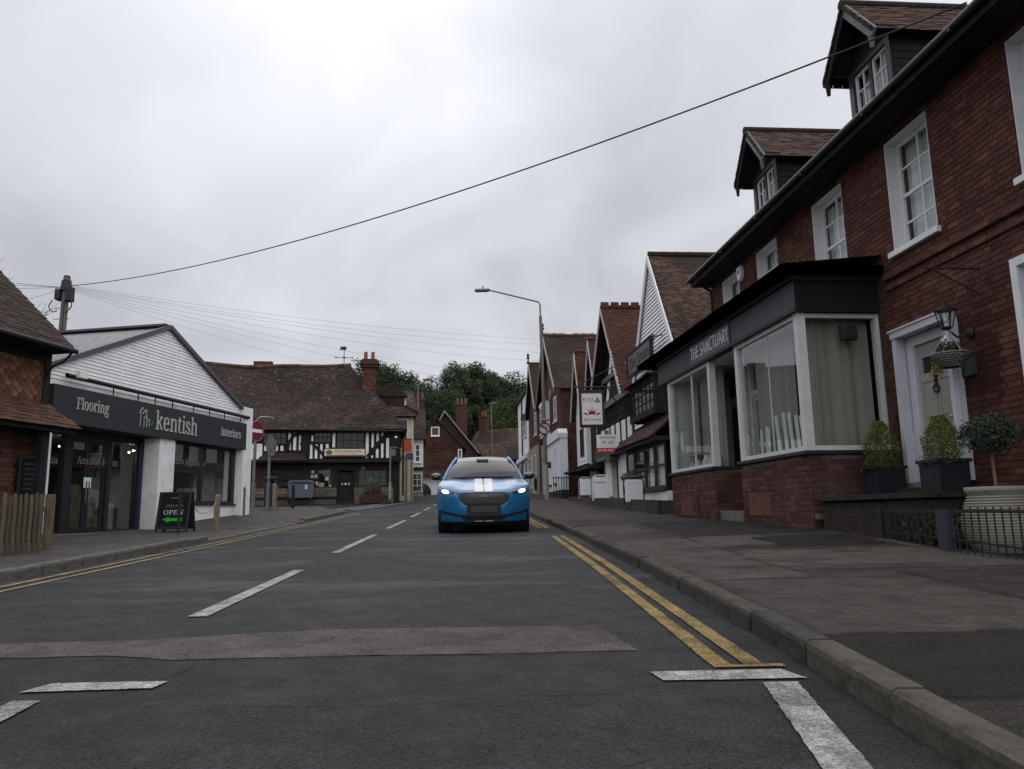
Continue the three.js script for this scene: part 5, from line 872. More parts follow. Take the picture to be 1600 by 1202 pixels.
function lattice(x0, x1, y0, y1, z, nx, ny, w = 0.02, p = 0.06) { const g = [B(x0, y0, z - 0.05, x0 + p, y1, z), B(x1 - p, y0, z - 0.05, x1, y1, z), B(x0 + p, y0, z - 0.05, x1 - p, y0 + p, z), B(x0 + p, y1 - p, z - 0.05, x1 - p, y1, z)]; for (let i = 1; i < nx; i++) { const x = mix(x0, x1, i / nx); g.push(B(x - w / 2, y0 + p, z - 0.04, x + w / 2, y1 - p, z - 0.012)); } for (let j = 1; j < ny; j++) { const y = mix(y0, y1, j / ny); g.push(B(x0 + p, y - w / 2, z - 0.039, x1 - p, y + w / 2, z - 0.013)); } return g; }
function farWindow(t, x0, x1, y0, y1, z, fm, nx = 2, ny = 2, o = {}) { const w = grp('window', t, o.m); mesh('window_frame', lattice(x0, x1, y0, y1, z, nx, ny, o.w ?? 0.03, o.p ?? 0.06), fm, w); mesh('pane', face(x0 + 0.03, y0 + 0.03, x1 - 0.03, y1 - 0.03, z - 0.03), o.pane || MT.glassFar, w); if (o.sill) mesh('window_sill', B(x0 - 0.06, y0 - 0.07, z - 0.05, x1 + 0.06, y0, z + 0.07), fm, w); return w; }
{ // white boarded gable house
  const t = thing('boarded_gable_house', 'white weatherboarded gable house with a black hanging sign, next to the brick shop', 'house', RF);
  const L = 0.45, R = 6.35, ap = 3.45, ay = 9.3, e = 5.0;
  mesh('front_wall', ext(gablePts(L, R, e, e, ap, ay, 1.0), -0.15, 0), mat([0.1, 0.1, 0.105]), t);  // dark backing left showing in the gaps stands for shadow lines under the boards
  bodyWalls(t, L, R, 0.8, e, 9, MT.whiteWall);
  const lo = (y) => (y < e ? L : mix(L, ap, (y - e) / (ay - e))) + 0.02, hi = (y) => (y < e ? R : mix(R, ap, (y - e) / (ay - e))) - 0.02;
  boarding(t, lo, hi, 3.75, ay - 0.25, 0.125, whites, { gap: 0.018, lap: 0.034, mtx: M4(0, 0, 0.002) });
  barge(t, L, R, e, e, ap, ay, 0.09, MT.whitePaint, 0.17);
  gableRoof(t, L, R, e, e, ap, ay, 9, 0.05, 'tile', { wave: (a, s) => 0.05 * Math.sin(a * 0.6) * Math.sin(s * 0.8) });
  const bm = MT.blackWood; // black window box on the upper floor with a little roof, and the sign above
  mesh('oriel', [B(1.75, 3.8, 0.02, 4.9, 3.95, 0.5), B(1.75, 4.85, 0.02, 4.9, 5.0, 0.5)], bm, t); mesh('oriel_roof', ext([[0.02, 5.3], [0.02, 5.0], [0.7, 5.0]], -5.0, -1.65), MT.tileBack, t, M4(0, 0, 0, -Math.PI / 2));
  farWindow(t, 1.8, 4.85, 3.95, 4.85, 0.48, bm, 6, 3, { w: 0.035 });
  mesh('oriel_cheek', B(4.85, 3.95, 0.02, 4.9, 4.85, 0.5), bm, t); mesh('oriel_cheek', B(1.75, 3.95, 0.02, 1.8, 4.85, 0.5), bm, t);
  const sg = grp('sign_board', t); mesh('board', RB(1.7, 5.38, 0.4, 4.85, 6.22, 0.5, 0.02), MT.frameBlack, sg); mesh('board_edge', slab(1.7, 4.85, 5.38, 6.22, 0.5, 0.52, [[1.78, 4.77, 5.46, 6.14]]), bm, sg);
  { const g = text('The Crown', 0.36, 0.01, fSerif), w = textW(g); g.translate(3.3 - w / 2, 5.66, 0.501); mesh('lettering', g, mat([0.11, 0.095, 0.07]), sg); }
  mesh('sign_scroll', [new THREE.TorusGeometry(0.12, 0.018, 6, 18).translate(4.98, 6.1, 0.45)], MT.iron, sg); mesh('sign_stay', rod(V(1.9, 6.2, 0.45), V(1.9, 6.3, 0.02), 0.02), MT.iron, sg); mesh('sign_stay', rod(V(4.6, 6.2, 0.45), V(4.6, 6.3, 0.02), 0.02), MT.iron, sg);
  // tiled canopy over the ground floor window
  const cn = grp('canopy_roof', t), cp = 0.7, co = V(1.2, 2.98, 0.98), cv = V(0, Math.sin(cp), -Math.cos(cp));
  mesh('roof_board', ext([[0, 0], [5.1, 0], [4.9, 1.22], [0.6, 1.22]], -0.05, 0), MT.tileBack, cn, new THREE.Matrix4().makeBasis(V(1, 0, 0), cv, V(1, 0, 0).cross(cv)).setPosition(co));
  tiles(cn, co, V(1, 0, 0), cv, 5.1, 1.22, { pal: 'tile', clip: inPoly([[0, 0], [5.1, 0], [4.9, 1.3], [0.6, 1.3]]) });
  mesh('fascia', B(1.15, 2.85, 0.02, 6.3, 2.97, 0.95), MT.black, t);
  mesh('bay_base', [B(1.4, 0.9, 0.0, 6.3, 1.42, 0.62)], MT.whiteWall, t); mesh('plinth', B(1.38, 0.7, 0.0, 6.32, 1.12, 0.64), MT.black, t);
  for (const [a, b] of [[1.45, 2.6], [2.65, 3.9], [3.95, 5.1], [5.12, 6.25]]) { const w = farWindow(t, a, b, 1.5, 2.84, 0.62, MT.frameBlack, 1, 2, { p: 0.09, w: 0.07, sill: true, pane: MT.glass }); }
  farWindow(t, -0.62, 0, 1.5, 2.84, 0.0, MT.frameBlack, 1, 3, { p: 0.07, m: M4(1.43, 0, 0, -Math.PI / 2).multiply(M4(0.62, 0, 0)) });
  mesh('bay_frame', [B(1.4, 1.42, 0.0, 1.46, 2.9, 0.58), B(1.42, 1.42, 0.0, 6.28, 1.5, 0.6)], MT.frameBlack, t);
  mesh('window_blind', [face(4.1, 1.62, 4.6, 2.78, 0.5), face(4.72, 1.55, 5.0, 2.1, 0.5), face(3.0, 1.6, 3.6, 2.1, 0.5), face(5.2, 1.6, 5.9, 2.7, 0.5)], MT.net, t); mesh('room_back', B(1.5, 1.4, 0.02, 6.25, 2.86, 0.06), MT.roomDark, t);
  mesh('aerial', [rod(V(0.9, 6.2, -0.6), V(0.9, 8.4, -0.6), 0.015), rod(V(0.4, 8.3, -0.6), V(1.4, 8.0, -0.4), 0.01), ...[0, 1, 2, 3].map((k) => rod(V(0.5 + k * 0.22, 8.05 - k * 0.06, -0.8), V(0.5 + k * 0.22, 8.45 - k * 0.06, -0.4), 0.006))], MT.galv, t);
}
{ // black timbered house
  const t = thing('black_gable_house', 'steep black timbered gable house with white panels and red tiled roof', 'house', RF), L = -5.95, R = 0.3, ap = -2.55, ay = 9.15, e = 5.35;
  mesh('front_wall', ext(gablePts(L, R, e, e, ap, ay, 3.3), -0.15, 0), MT.blackWood, t); bodyWalls(t, L, R, 1, e, 9, MT.blackWood);
  barge(t, L, R, e, e, ap, ay, 0.5, MT.greyPaint, 0.16); gableRoof(t, L, R, e, e, ap, ay, 9, 0.52, 'tileRed', { ridge: false });
  const cr = grp('ridge_crest', t); for (let i = 0; i < 12; i++) { mesh('ridge_tile', [B(ap - 0.13, ay - 0.06, 0.5 - i * 0.42, ap + 0.13, ay + 0.05, 0.1 - i * 0.42), B(ap - 0.03, ay + 0.05, 0.48 - i * 0.42, ap + 0.03, ay + 0.2, 0.15 - i * 0.42)], palMats('tileRed')[i % 3], cr); }
  for (const [a, b, c, d, f, g] of [[-4.4, -3.9, 5.5, -3.3, -2.9, 7.2], [-3.0, -2.75, 6.6, -2.75, -2.6, 8.2], [-2.35, -2.1, 6.6, -2.5, -2.4, 8.2], [-1.2, -0.7, 5.5, -1.9, -1.6, 7.0]]) mesh('plaster_panel', ext([[a, c], [b, c], [f, g], [d, g]], 0.0, 0.02), MT.whiteWall, t);
  mesh('collar_beam', [B(-4.8, 6.25, 0.02, -0.4, 6.45, 0.12), B(L, 5.15, 0.02, R, 5.4, 0.14)], MT.lead, t);
  for (let i = 0; i < 6; i++) mesh('plaster_panel', B(-5.7 + i * 1.0, 3.5, 0.0, -5.05 + i * 1.0, 4.35, 0.02), MT.whiteWall, t);
  farWindow(t, -5.5, -3.4, 4.4, 5.1, 0.05, MT.blackWood, 5, 2); farWindow(t, -2.9, -0.3, 4.4, 5.1, 0.05, MT.blackWood, 6, 2);
  mesh('jetty_beam', [B(L - 0.05, 3.1, -0.1, R, 3.45, 0.3)], mat([0.06, 0.062, 0.066], { t: T.boards }), t);
  mesh('ground_wall', slab(L, R, 0.9, 3.1, -0.35, -0.12, [[-4.5, -3.2, 0.9, 2.95]]), MT.whiteWall, t); mesh('plinth', [B(L, 0.9, -0.12, -4.5, 1.5, -0.09), B(-3.2, 0.9, -0.12, R, 1.4, -0.09)], MT.black, t);
  const d = grp('door', t); mesh('door_leaf', B(-4.5, 1.2, -0.4, -3.2, 2.95, -0.34), MT.black, d); mesh('door_hood', B(-4.8, 2.95, -0.12, -2.9, 3.08, 0.45), MT.lead, d); mesh('door_handle', new THREE.SphereGeometry(0.04, 8, 6).translate(-3.35, 2.05, -0.3), MT.galv, d);
}
for (const [L, R, ap, ay, e, label, board, z] of [[-9.15, -6.05, -7.55, 8.95, 5.7, 'narrow gable house with white bargeboards squeezed beside the black timbered gable', false, -0.15], [-12.0, -9.25, -10.35, 8.95, 5.9, 'narrow white boarded gable house next to the brick house with finials', true, 0.05]]) {
  const t = thing('narrow_gable_house', label, 'house', RF.clone().multiply(M4(0, 0, z)));
  mesh('front_wall', ext(gablePts(L, R, e, e, ap, ay, 3.2), -0.15, 0), board ? MT.whiteWall : MT.blackWood, t); bodyWalls(t, L, R, 1, e, 8, MT.whiteWall);
  if (board) boarding(t, (y) => (y < e ? L : mix(L, ap, (y - e) / (ay - e))) + 0.02, (y) => (y < e ? R : mix(R, ap, (y - e) / (ay - e))) - 0.02, 3.2, ay - 0.3, 0.18, whites, { mtx: M4(0, 0, 0.002), holes: [[-11.3, -10.1, 3.6, 5.0], [-10.75, -9.95, 6.0, 7.2]] });
  barge(t, L, R, e, e, ap, ay, 0.3, MT.greyPaint, 0.13); gableRoof(t, L, R, e, e, ap, ay, 8, 0.3, 'tileRed', { ridgeMat: palMats('tileRed')[0] });
  farWindow(t, ap - 0.5, ap + 0.5, 3.6, 5.0, 0.05, MT.frameBlack, 3, 2); farWindow(t, ap - 0.4, ap + 0.4, 6.0, 7.2, 0.03, MT.frameBlack, 2, 2);
  mesh('ground_wall', slab(L, R, 1.2, 3.2, -0.3, -0.1, [[ap - 1.0, ap + 0.9, 1.9, 2.9]]), board ? MT.mortar : MT.whiteWall, t); farWindow(t, ap - 1.0, ap + 0.9, 1.9, 2.9, -0.12, MT.frameBlack, 3, 1);
  mesh('canopy', [ext([[0, 3.2], [0.85, 2.9], [0.85, 2.8], [0, 2.8]], -R, -L)], MT.tileBack, t, M4(0, 0, -0.1, -Math.PI / 2));
}
function finial(t, x, y, z) { mesh('finial', lathe([[0.0, 0], [0.11, 0], [0.11, 0.12], [0.05, 0.16], [0.05, 0.34], [0.12, 0.38], [0.12, 0.44], [0.05, 0.48], [0.1, 0.6], [0.07, 0.72], [0, 0.78]], 10).translate(x, y, z), MT.tileBack, t); }
const HF = rightFrame(2.6, 41, -0.083);
{ // brick house with finial and crested ridge
  const t = thing('finial_house', 'tall brick gable house with crested ridge, finial and white ground floor', 'house', HF), L = -8.3, R = 0.35, ap = -3.9, ay = 11.35, e = 7.6;
  mesh('front_wall', ext(gablePts(L, R, e, e, ap, ay, 5.2), -0.2, 0), MT.mortar, t); mesh('side_wall', [B(R - 0.25, 0.8, -9, R, e, -0.2), B(L, 0.8, -9, L + 0.25, e, -0.2), B(L, 0.8, -9.2, R, e, -9)], MT.mortar, t);
  bricks(t, M4(R, 0, 0, Math.PI / 2), 0.2, 9, 1.4, e, { pal: 'brickB', tone: () => 1.05 });
  bricks(t, M4(0, 0, 0), L, R, 5.2, e, { pal: 'brickB', holes: [[-2.6, -1.5, 5.9, 7.4], [-6.6, -4.6, 5.6, 7.3]] });
  barge(t, L, R, e, e, ap, ay, 0.42, mat([0.3, 0.27, 0.22]), 0.26);
  gableRoof(t, L, R, e, e, ap, ay, 9, 0.45, 'tileDark', { ridge: false });
  const cr = grp('ridge_crest', t); for (let i = 0; i < 20; i++) mesh('ridge_tile', [B(ap - 0.14, ay - 0.06, 0.4 - i * 0.45, ap + 0.14, ay + 0.06, -0.03 - i * 0.45), ...[0, 1, 2].map((k) => new THREE.TorusGeometry(0.05, 0.02, 4, 8).rotateY(Math.PI / 2).translate(ap, ay + 0.1, 0.28 - i * 0.45 - k * 0.13))].slice(0, i % 4 === 3 ? 1 : 4), palMats('tileRed')[i % 3], cr);
  finial(t, ap, ay, 0.4);
  farWindow(t, -2.55, -1.55, 5.95, 7.35, 0.04, MT.whitePaint, 1, 2, { sill: true, p: 0.12 }); farWindow(t, -6.6, -4.6, 5.65, 7.25, 0.35, MT.whitePaint, 3, 2, { sill: true, p: 0.12 }); mesh('oriel', [B(-6.65, 5.4, 0.0, -4.55, 5.6, 0.36), B(-6.65, 7.27, 0, -4.55, 7.5, 0.4), B(-4.62, 5.6, 0, -4.55, 7.27, 0.33)], MT.whitePaint, t);
  mesh('rosette', new THREE.CylinderGeometry(0.32, 0.32, 0.06, 14).rotateX(Math.PI / 2).translate(-3.9, 7.8, 0.03), MT.stucco, t);
  const gw = grp('ground_floor', t); mesh('white_wall', slab(-5.2, 0.75, 2.0, 4.75, -0.2, 0.2, [[-1.5, -0.9, 2.7, 4.3]]), mat([0.72, 0.74, 0.78], { t: T.plaster }), gw); mesh('plinth', B(-5.2, 0.8, -0.2, 0.78, 2.05, 0.23), MT.black, gw); mesh('cornice', [ext([[-5.2, 4.75], [0.8, 4.75], [0.85, 5.0], [0.6, 5.25], [-5.2, 5.25]], -0.2, 0.3)], MT.whitePaint, gw); mesh('blank_window', B(-1.5, 2.7, -0.1, -0.9, 4.3, 0.1), MT.whitePaint, gw);
  mesh('wall_lamp', [RB(-3.2, 3.4, 0.2, -3.0, 3.75, 0.4, 0.03), B(-1.6, 2.35, 0.2, -0.8, 2.45, 0.3), B(-3.7, 2.35, 0.2, -3.0, 2.45, 0.3)], MT.iron, gw);
  mesh('shop_front', slab(L, -5.2, 0.9, 5.1, -0.1, 0.12, [[-7.9, -5.7, 1.9, 4.2]]), MT.stucco, t); farWindow(t, -7.9, -5.7, 1.9, 4.2, 0.05, MT.whitePaint, 3, 2, { p: 0.1 });
  const ch = grp('chimney', t); mesh('stack', B(-4.6, 10.2, -7.2, -3.2, 12.6, -6.2), MT.mortar, ch); bricks(ch, M4(-3.2, 0, -6.2, Math.PI / 2), 0, 1, 10.2, 12.6, { pal: 'brick' }); bricks(ch, M4(0, 0, -6.2), -4.6, -3.2, 10.2, 12.6, { pal: 'brick' }); mesh('cap', [B(-4.7, 12.4, -7.3, -3.1, 12.55, -6.1)], palMats('brick')[1], ch); for (const x of [-4.3, -3.6]) mesh('chimney_pot', lathe([[0.16, 0], [0.13, 0.5], [0.16, 0.52], [0.12, 0.52]], 10).translate(x, 12.6, -6.7), MT.chimneyPot, ch);
  // white end wall of the return
}
{
  const t = thing('second_finial_house', 'farther brick gable house with small finial behind the lamp post', 'house', HF), L = -16.6, R = -10.4, ap = -13.4, ay = 11.5, e = 8.0;
  mesh('front_wall', ext(gablePts(L, R, e, e, ap, ay, 1.4), -0.2, 0), MT.mortar, t); bodyWalls(t, L, R, 1, e, 8, MT.mortar); bricks(t, M4(0, 0, 0), L, R, 5.6, e, { pal: 'brickB', holes: [[-12.6, -11.6, 6.2, 7.8]] });
  barge(t, L, R, e, e, ap, ay, 0.3, mat([0.3, 0.27, 0.22]), 0.24); gableRoof(t, L, R, e, e, ap, ay, 8, 0.32, 'tileDark', { ridgeMat: palMats('tileRed')[1] }); finial(t, ap, ay, 0.3);
  farWindow(t, -12.6, -11.6, 6.2, 7.8, 0.05, MT.whitePaint, 1, 2, { sill: true, p: 0.12 }); mesh('shop_front', B(L, 1.4, 0.002, R, 5.4, 0.15), MT.stucco, t); farWindow(t, -16, -13.8, 2.6, 4.8, 0.2, MT.whitePaint, 3, 2); farWindow(t, -12.8, -11, 2.2, 4.8, 0.2, MT.whitePaint, 2, 2);
}
{
  const t = thing('far_boarded_house', 'tall white boarded house at the far end of the row', 'house', HF), L = -25.5, R = -17.2, e = 10.1;
  mesh('front_wall', B(L, 1.6, -0.2, R, e, 0), MT.whiteWall, t); bodyWalls(t, L, R, 1.5, e, 7, MT.whiteWall); boarding(t, () => L, () => R, 5.4, e, 0.26, whites, { mtx: M4(0, 0, 0.002), holes: [[-21.6, -20.2, 7, 8.6]] });
  mesh('downpipe', rod(V(-21.2, 1.8, 0.1), V(-21.2, e, 0.1), 0.06), MT.iron, t); farWindow(t, -20.0, -18.4, 6.8, 8.2, 0.12, MT.whitePaint, 2, 2, { sill: true }); mesh('oriel', B(-20.1, 8.2, 0, -18.3, 8.5, 0.3), MT.frameBlack, t); mesh('cornice', B(L, 5.0, 0, R, 5.35, 0.25), MT.whitePaint, t); farWindow(t, -20.2, -18, 2.6, 4.8, 0.05, MT.whitePaint, 3, 2); farWindow(t, -24.5, -22, 2.6, 4.8, 0.05, MT.whitePaint, 3, 2);
  mesh('roof', [ext([[-7.2, e], [0.2, e], [0.1, e + 0.25], [-3.5, e + 0.5]], -R, -L)], MT.tileBack, t, M4(0, 0, 0, -Math.PI / 2));
}
// low wall with a forecourt in front of the gable houses
{
  const o = struct('forecourt'); const ds = []; for (let d = 19.4; d <= 40; d += 0.6) ds.push(d);
  raw('forecourt_surface', sheet(ds, 6, (a, d) => wallX(d) - (1 - a) * interp([[19.4, 1.35], [32, 1.15], [40, 0.5]], d), (a, d) => yB(d) + interp([[19.4, 0.2], [30, 0.18], [40, 0.02]], d), () => 0.9), MT.paveR, o);
  const t = thing('low_wall', 'low dark brick wall along the pavement below the pub forecourt', 'wall'), gs = []; const unit = merge(B(-0.5, -0.5, -0.5, 0.5, 0.5, 0.5));
  const P = (d) => V(wallX(d) - interp([[19.4, 1.4], [32, 1.2], [40, 0.5]], d), yB(d), -d);
  for (let d = 19.4; d < 39; d += 1.2) { const a = P(d), b = P(d + 1.2), h = interp([[19.4, 0.3], [30, 0.2], [40, 0.04]], d); mesh('wall_section', bar(V(a.x, a.y + h / 2 - 0.15, a.z), V(b.x, b.y + h / 2 - 0.15, b.z), 0.2, h + 0.3, V(0, 1, 0)), [MT.kerb, MT.soil, MT.kerb][(d * 5 | 0) % 3], t); }
  const q = P(19.4); mesh('wall_section', bar(V(q.x, q.y, q.z), V(q.x + 1.4, q.y, q.z + 0.05), 0.2, 0.6, V(0, 1, 0)), MT.kerb, t);
}
// hanging pub sign on its bracket
{
  const t = thing('pub_sign', 'hanging sign with a crown in a dark wooden frame on an iron bracket', 'hanging sign', M4(2.92, 0, -28, 0.06));
  const outline = [[-0.42, 4.0], [-0.3, 3.96], [0, 3.98], [0.3, 3.96], [0.42, 4.0], [0.42, 5.22], [0.3, 5.26], [0.15, 5.2], [0, 5.25], [-0.15, 5.2], [-0.3, 5.26], [-0.42, 5.22]];
  mesh('frame', slab(-0.46, 0.46, 3.92, 5.32, -0.05, 0.05, [[-0.38, 0.38, 4.03, 5.2]]), mat([0.05, 0.022, 0.02], { t: T.wood, roughness: 0.6 }), t);
  const pr = printMat(320, 480, (x, w, h) => { x.fillStyle = '#d3cfca'; x.fillRect(0, 0, w, h); x.fillStyle = '#4a4644'; x.font = 'bold 62px serif'; x.fillText('R-TEC', 16, 120); x.fillRect(16, 136, 190, 4); x.beginPath(); x.moveTo(248, 50); x.quadraticCurveTo(268, 100, 300, 130); x.lineTo(270, 150); x.lineTo(226, 150); x.lineTo(200, 130); x.quadraticCurveTo(238, 100, 248, 50); x.fill(); x.strokeStyle = '#d3cfca'; x.lineWidth = 5; x.beginPath(); x.moveTo(222, 132); x.lineTo(250, 95); x.lineTo(280, 132); x.stroke(); x.beginPath(); x.arc(250, 128, 10, 0, 7); x.stroke();
    x.fillStyle = '#4a4644'; x.font = '26px serif'; x.textAlign = 'center'; x.fillText('at', w / 2, 190);
    x.fillStyle = '#7c2430'; x.beginPath(); x.moveTo(112, 330); x.lineTo(96, 260); x.lineTo(128, 292); x.lineTo(140, 240); x.lineTo(160, 290); x.lineTo(180, 240); x.lineTo(192, 292); x.lineTo(224, 260); x.lineTo(208, 330); x.closePath(); x.fill(); x.fillStyle = '#4a4644'; for (const [a, b] of [[96, 254], [140, 232], [180, 232], [224, 254]]) { x.beginPath(); x.arc(a, b, 8, 0, 7); x.fill(); }
    x.beginPath(); x.moveTo(22, 306); x.quadraticCurveTo(70, 290, 108, 338); x.quadraticCurveTo(60, 342, 22, 306); x.fill(); x.beginPath(); x.moveTo(298, 306); x.quadraticCurveTo(250, 290, 212, 338); x.quadraticCurveTo(260, 342, 298, 306); x.fill(); x.font = 'bold 50px serif'; x.fillText('The Crown', w / 2, 422); });
  mesh('board', B(-0.38, 4.03, -0.02, 0.38, 5.2, 0.02), MT.paper, t); mesh('board_print', face(-0.38, 4.03, 0.38, 5.2, 0.024), pr, t, null, true); mesh('board_print', face(-0.38, 4.03, 0.38, 5.2, 0.024), pr, t, M4(0, 0, 0, Math.PI), true);
  mesh('bracket', [rod(V(-0.65, 5.42, 0), V(1.5, 5.42, 0), 0.03), rod(V(-0.3, 5.32, 0), V(-0.3, 5.42, 0), 0.02), rod(V(0.3, 5.32, 0), V(0.3, 5.42, 0), 0.02), tube([V(1.4, 4.6, 0), V(0.9, 4.9, 0), V(0.7, 5.2, 0), V(0.62, 5.42, 0)], 0.025, 16, 6), rod(V(-0.6, 5.44, 0), V(1.45, 6.45, 0.3), 0.015)], MT.iron, t);
}
{
  const t = thing('letting_board', 'white OFFICES TO LET board with a red strip fixed to the gable front', 'sign board', M4(3.33, 0, -27, 0.05));
  mesh('board', B(-0.39, 2.92, -0.02, 0.39, 3.55, 0.0), MT.paper, t);
  mesh('board_print', face(-0.39, 2.92, 0.39, 3.55, 0.004), printMat(320, 260, (x, w, h) => { x.fillStyle = '#e3e2e4'; x.fillRect(0, 0, w, h); x.fillStyle = '#33343c'; x.textAlign = 'center'; x.font = 'bold 60px sans-serif'; x.fillText('OFFICES', w / 2, 66, 300); x.fillText('TO LET', w / 2, 134); x.fillStyle = '#8a8088'; x.fillRect(40, 152, 240, 4); x.fillRect(60, 166, 200, 4); x.fillStyle = '#b0262e'; x.fillRect(0, 190, w, 70); x.fillStyle = '#e8c9c6'; x.font = 'bold 46px sans-serif'; x.fillText('01732 763361', w / 2, 242, 290); }), t, null, true);
  mesh('batten', [B(-0.05, 2.6, -0.08, 0.05, 3.7, -0.02), B(-0.3, 3.2, -0.1, 0.6, 3.25, -0.03)], MT.timber, t);
}
// free standing boards on the forecourt
const aboard = (p, ry_, w, h, label, draw, frame, round) => {
  const t = thing('pavement_board', label, 'sign board', M4(p[0], p[1], p[2], ry_));
  mesh('panel', RB(-w / 2, 0.06, -0.015, w / 2, h, 0.015, 0.012), MT.paper, t); mesh('panel_print', face(-w / 2 + 0.01, 0.075, w / 2 - 0.01, h - 0.015, 0.018), printMat(200, 300, (x, a, b) => { x.fillStyle = '#dcdcde'; x.fillRect(0, 0, a, b); draw(x, a, b); }), t, null, true);
  mesh('frame', [tube([V(-w / 2 - 0.03, -0.02, 0), V(-w / 2 - 0.03, h - 0.08, 0), V(-w / 2 + 0.03, h + 0.03, 0), V(w / 2 - 0.03, h + 0.03, 0), V(w / 2 + 0.03, h - 0.08, 0), V(w / 2 + 0.03, -0.02, 0)], 0.02, 40, 6), rod(V(-w / 2, 0, -0.22), V(-w / 2 + 0.02, h - 0.1, -0.03), 0.014), rod(V(w / 2, 0, -0.22), V(w / 2 - 0.02, h - 0.1, -0.03), 0.014)], frame, t);
};
const lines = (x, c, ys, x0 = 28, x1 = 172) => { x.fillStyle = c; for (const y of ys) for (let k = x0; k < x1; k += 14) x.fillRect(k, y, 6 + ((k * y) % 7), 4); };
aboard([2.63, 1.42, -28.5], 0.1, 0.4, 0.66, 'white board with small print, farthest of the three forecourt boards', (x) => lines(x, '#8e8e96', [40, 70, 100, 130, 200, 215, 240]), MT.galv);
aboard([2.98, 1.27, -26.5], 0.08, 0.5, 0.78, 'white board with a red heading in a pale round cornered frame, middle forecourt board', (x) => { x.fillStyle = '#a03c46'; x.font = 'bold 44px sans-serif'; x.fillText('RedDog', 14, 90, 172); lines(x, '#a5a5ab', [130, 150, 172]); }, MT.paper);
aboard([3.48, 1.08, -22.5], 0.1, 0.52, 0.7, 'white board with blue print in a black frame under the flower trough', (x) => { x.strokeStyle = '#7f8fae'; x.lineWidth = 4; x.beginPath(); x.moveTo(40, 40); for (let k = 0; k < 10; k++) x.lineTo(40 + k * 13, 40 + (k % 2 ? 14 : -4)); x.stroke(); lines(x, '#8e97aa', [80, 100, 120, 136]); lines(x, '#9aa3b8', [190, 230, 250], 60, 150); }, MT.iron);
{ const t = thing('flower_trough', 'dark trough of withered plants standing behind the black framed board', 'planter', M4(3.5, 1.0, -22.85, 0.1)); mesh('trough', lathe([[0.0, 0.72], [0.25, 0.72], [0.34, 0.82], [0.36, 0.9], [0.33, 0.9], [0, 0.86]], 16), MT.lead, t); mesh('stand', [rod(V(0, 0, 0), V(0, 0.72, 0), 0.03), lathe([[0, 0], [0.2, 0], [0.18, 0.03], [0, 0.05]], 12)], MT.iron, t); raw('foliage', leafCloud(400, 0.03, () => { const a = rr(0, 6.28), r = rr(0, 0.3); return { p: V(r * Math.cos(a), rr(0.86, 0.98), r * Math.sin(a)), nrm: V(0, 1, 0) }; }, [[0.05, 0.05, 0.035], [0.08, 0.07, 0.05]]), MT.leafSolid, t); }
// lamp posts
function lampPost(x, d, y, h, reach, rise, label, turn = 0, lean = 0) {
  const t = thing('street_lamp', label, 'street lamp', M4(x, y, -d, turn, 0, lean)), m = mat([0.12, 0.105, 0.115], { roughness: 0.55, metalness: 0.3 });
  mesh('base', rod(V(0, -0.1, 0), V(0, 1.6, 0), 0.11, 0.1, 12), MT.stucco, t); mesh('post', rod(V(0, 1.6, 0), V(0, h - 0.8, 0), 0.09, 0.075, 12), m, t);
  mesh('arm', [rod(V(0, h - 0.85, 0), V(0, h - 0.25, 0), 0.045), tube([V(0, h - 0.3, 0), V(-0.03, h - 0.1, 0), V(-0.3, h, 0), V(-reach * 0.6, h + rise * 0.55, 0), V(-reach, h + rise, 0)], 0.04, 24, 7)], MT.steel, t);
  mesh('lamp_head', [RB(-reach - 0.72, h + rise - 0.06, -0.12, -reach + 0.06, h + rise + 0.06, 0.12, 0.04, 2)], MT.steel, t); mesh('photo_cell', rod(V(-reach - 0.3, h + rise + 0.05, 0), V(-reach - 0.3, h + rise + 0.2, 0), 0.045, 0.035), MT.steel, t); mesh('lamp_lens', RB(-reach - 0.66, h + rise - 0.085, -0.09, -reach - 0.05, h + rise - 0.055, 0.09, 0.01), MT.glassFar, t);
}
lampPost(1.62, 38, 1.62, 9.95, 2.6, 0.65, 'tall street lamp rising in front of the finial house', 0, 0.012);
lampPost(-7.7, 62, 2.5, 9.0, -1.1, 0.35, 'street lamp with its arm over the street behind the brick cottage', 0);
lampPost(-2.5, 90, 4.0, 9.7, -0.6, 0.1, 'slim street lamp in front of the far trees, behind the blue car', 0);
{
  const t = thing('turn_sign', 'round white sign with a bent black arrow on the tall street lamp', 'road sign', M4(1.57, 5.0, -37.86, 0.1));
  mesh('plate', new THREE.CylinderGeometry(0.3, 0.3, 0.015, 32).rotateX(Math.PI / 2), mat([0.45, 0.43, 0.42], { roughness: 0.5 }), t); mesh('ring', new THREE.TorusGeometry(0.27, 0.035, 6, 36), mat([0.12, 0.035, 0.04]), t);
  mesh('arrow', [bar(V(0.1, -0.16, 0.012), V(0.1, 0.02, 0.012), 0.055, 0.01), bar(V(0.1, 0.03, 0.013), V(-0.08, 0.08, 0.013), 0.055, 0.01), ext([[-0.07, 0.17], [-0.2, 0.09], [-0.08, 0.0]], 0.008, 0.016)], MT.iron, t); mesh('bar', bar(V(-0.19, 0.19, 0.018), V(0.19, -0.19, 0.018), 0.035, 0.008), mat([0.12, 0.035, 0.04]), t);
  mesh('sign_light', RB(-0.25, 0.36, -0.02, 0.25, 0.48, 0.24, 0.02), MT.stucco, t); mesh('clamp', B(-0.05, -0.1, -0.12, 0.05, 0.4, -0.01), MT.galv, t);
}
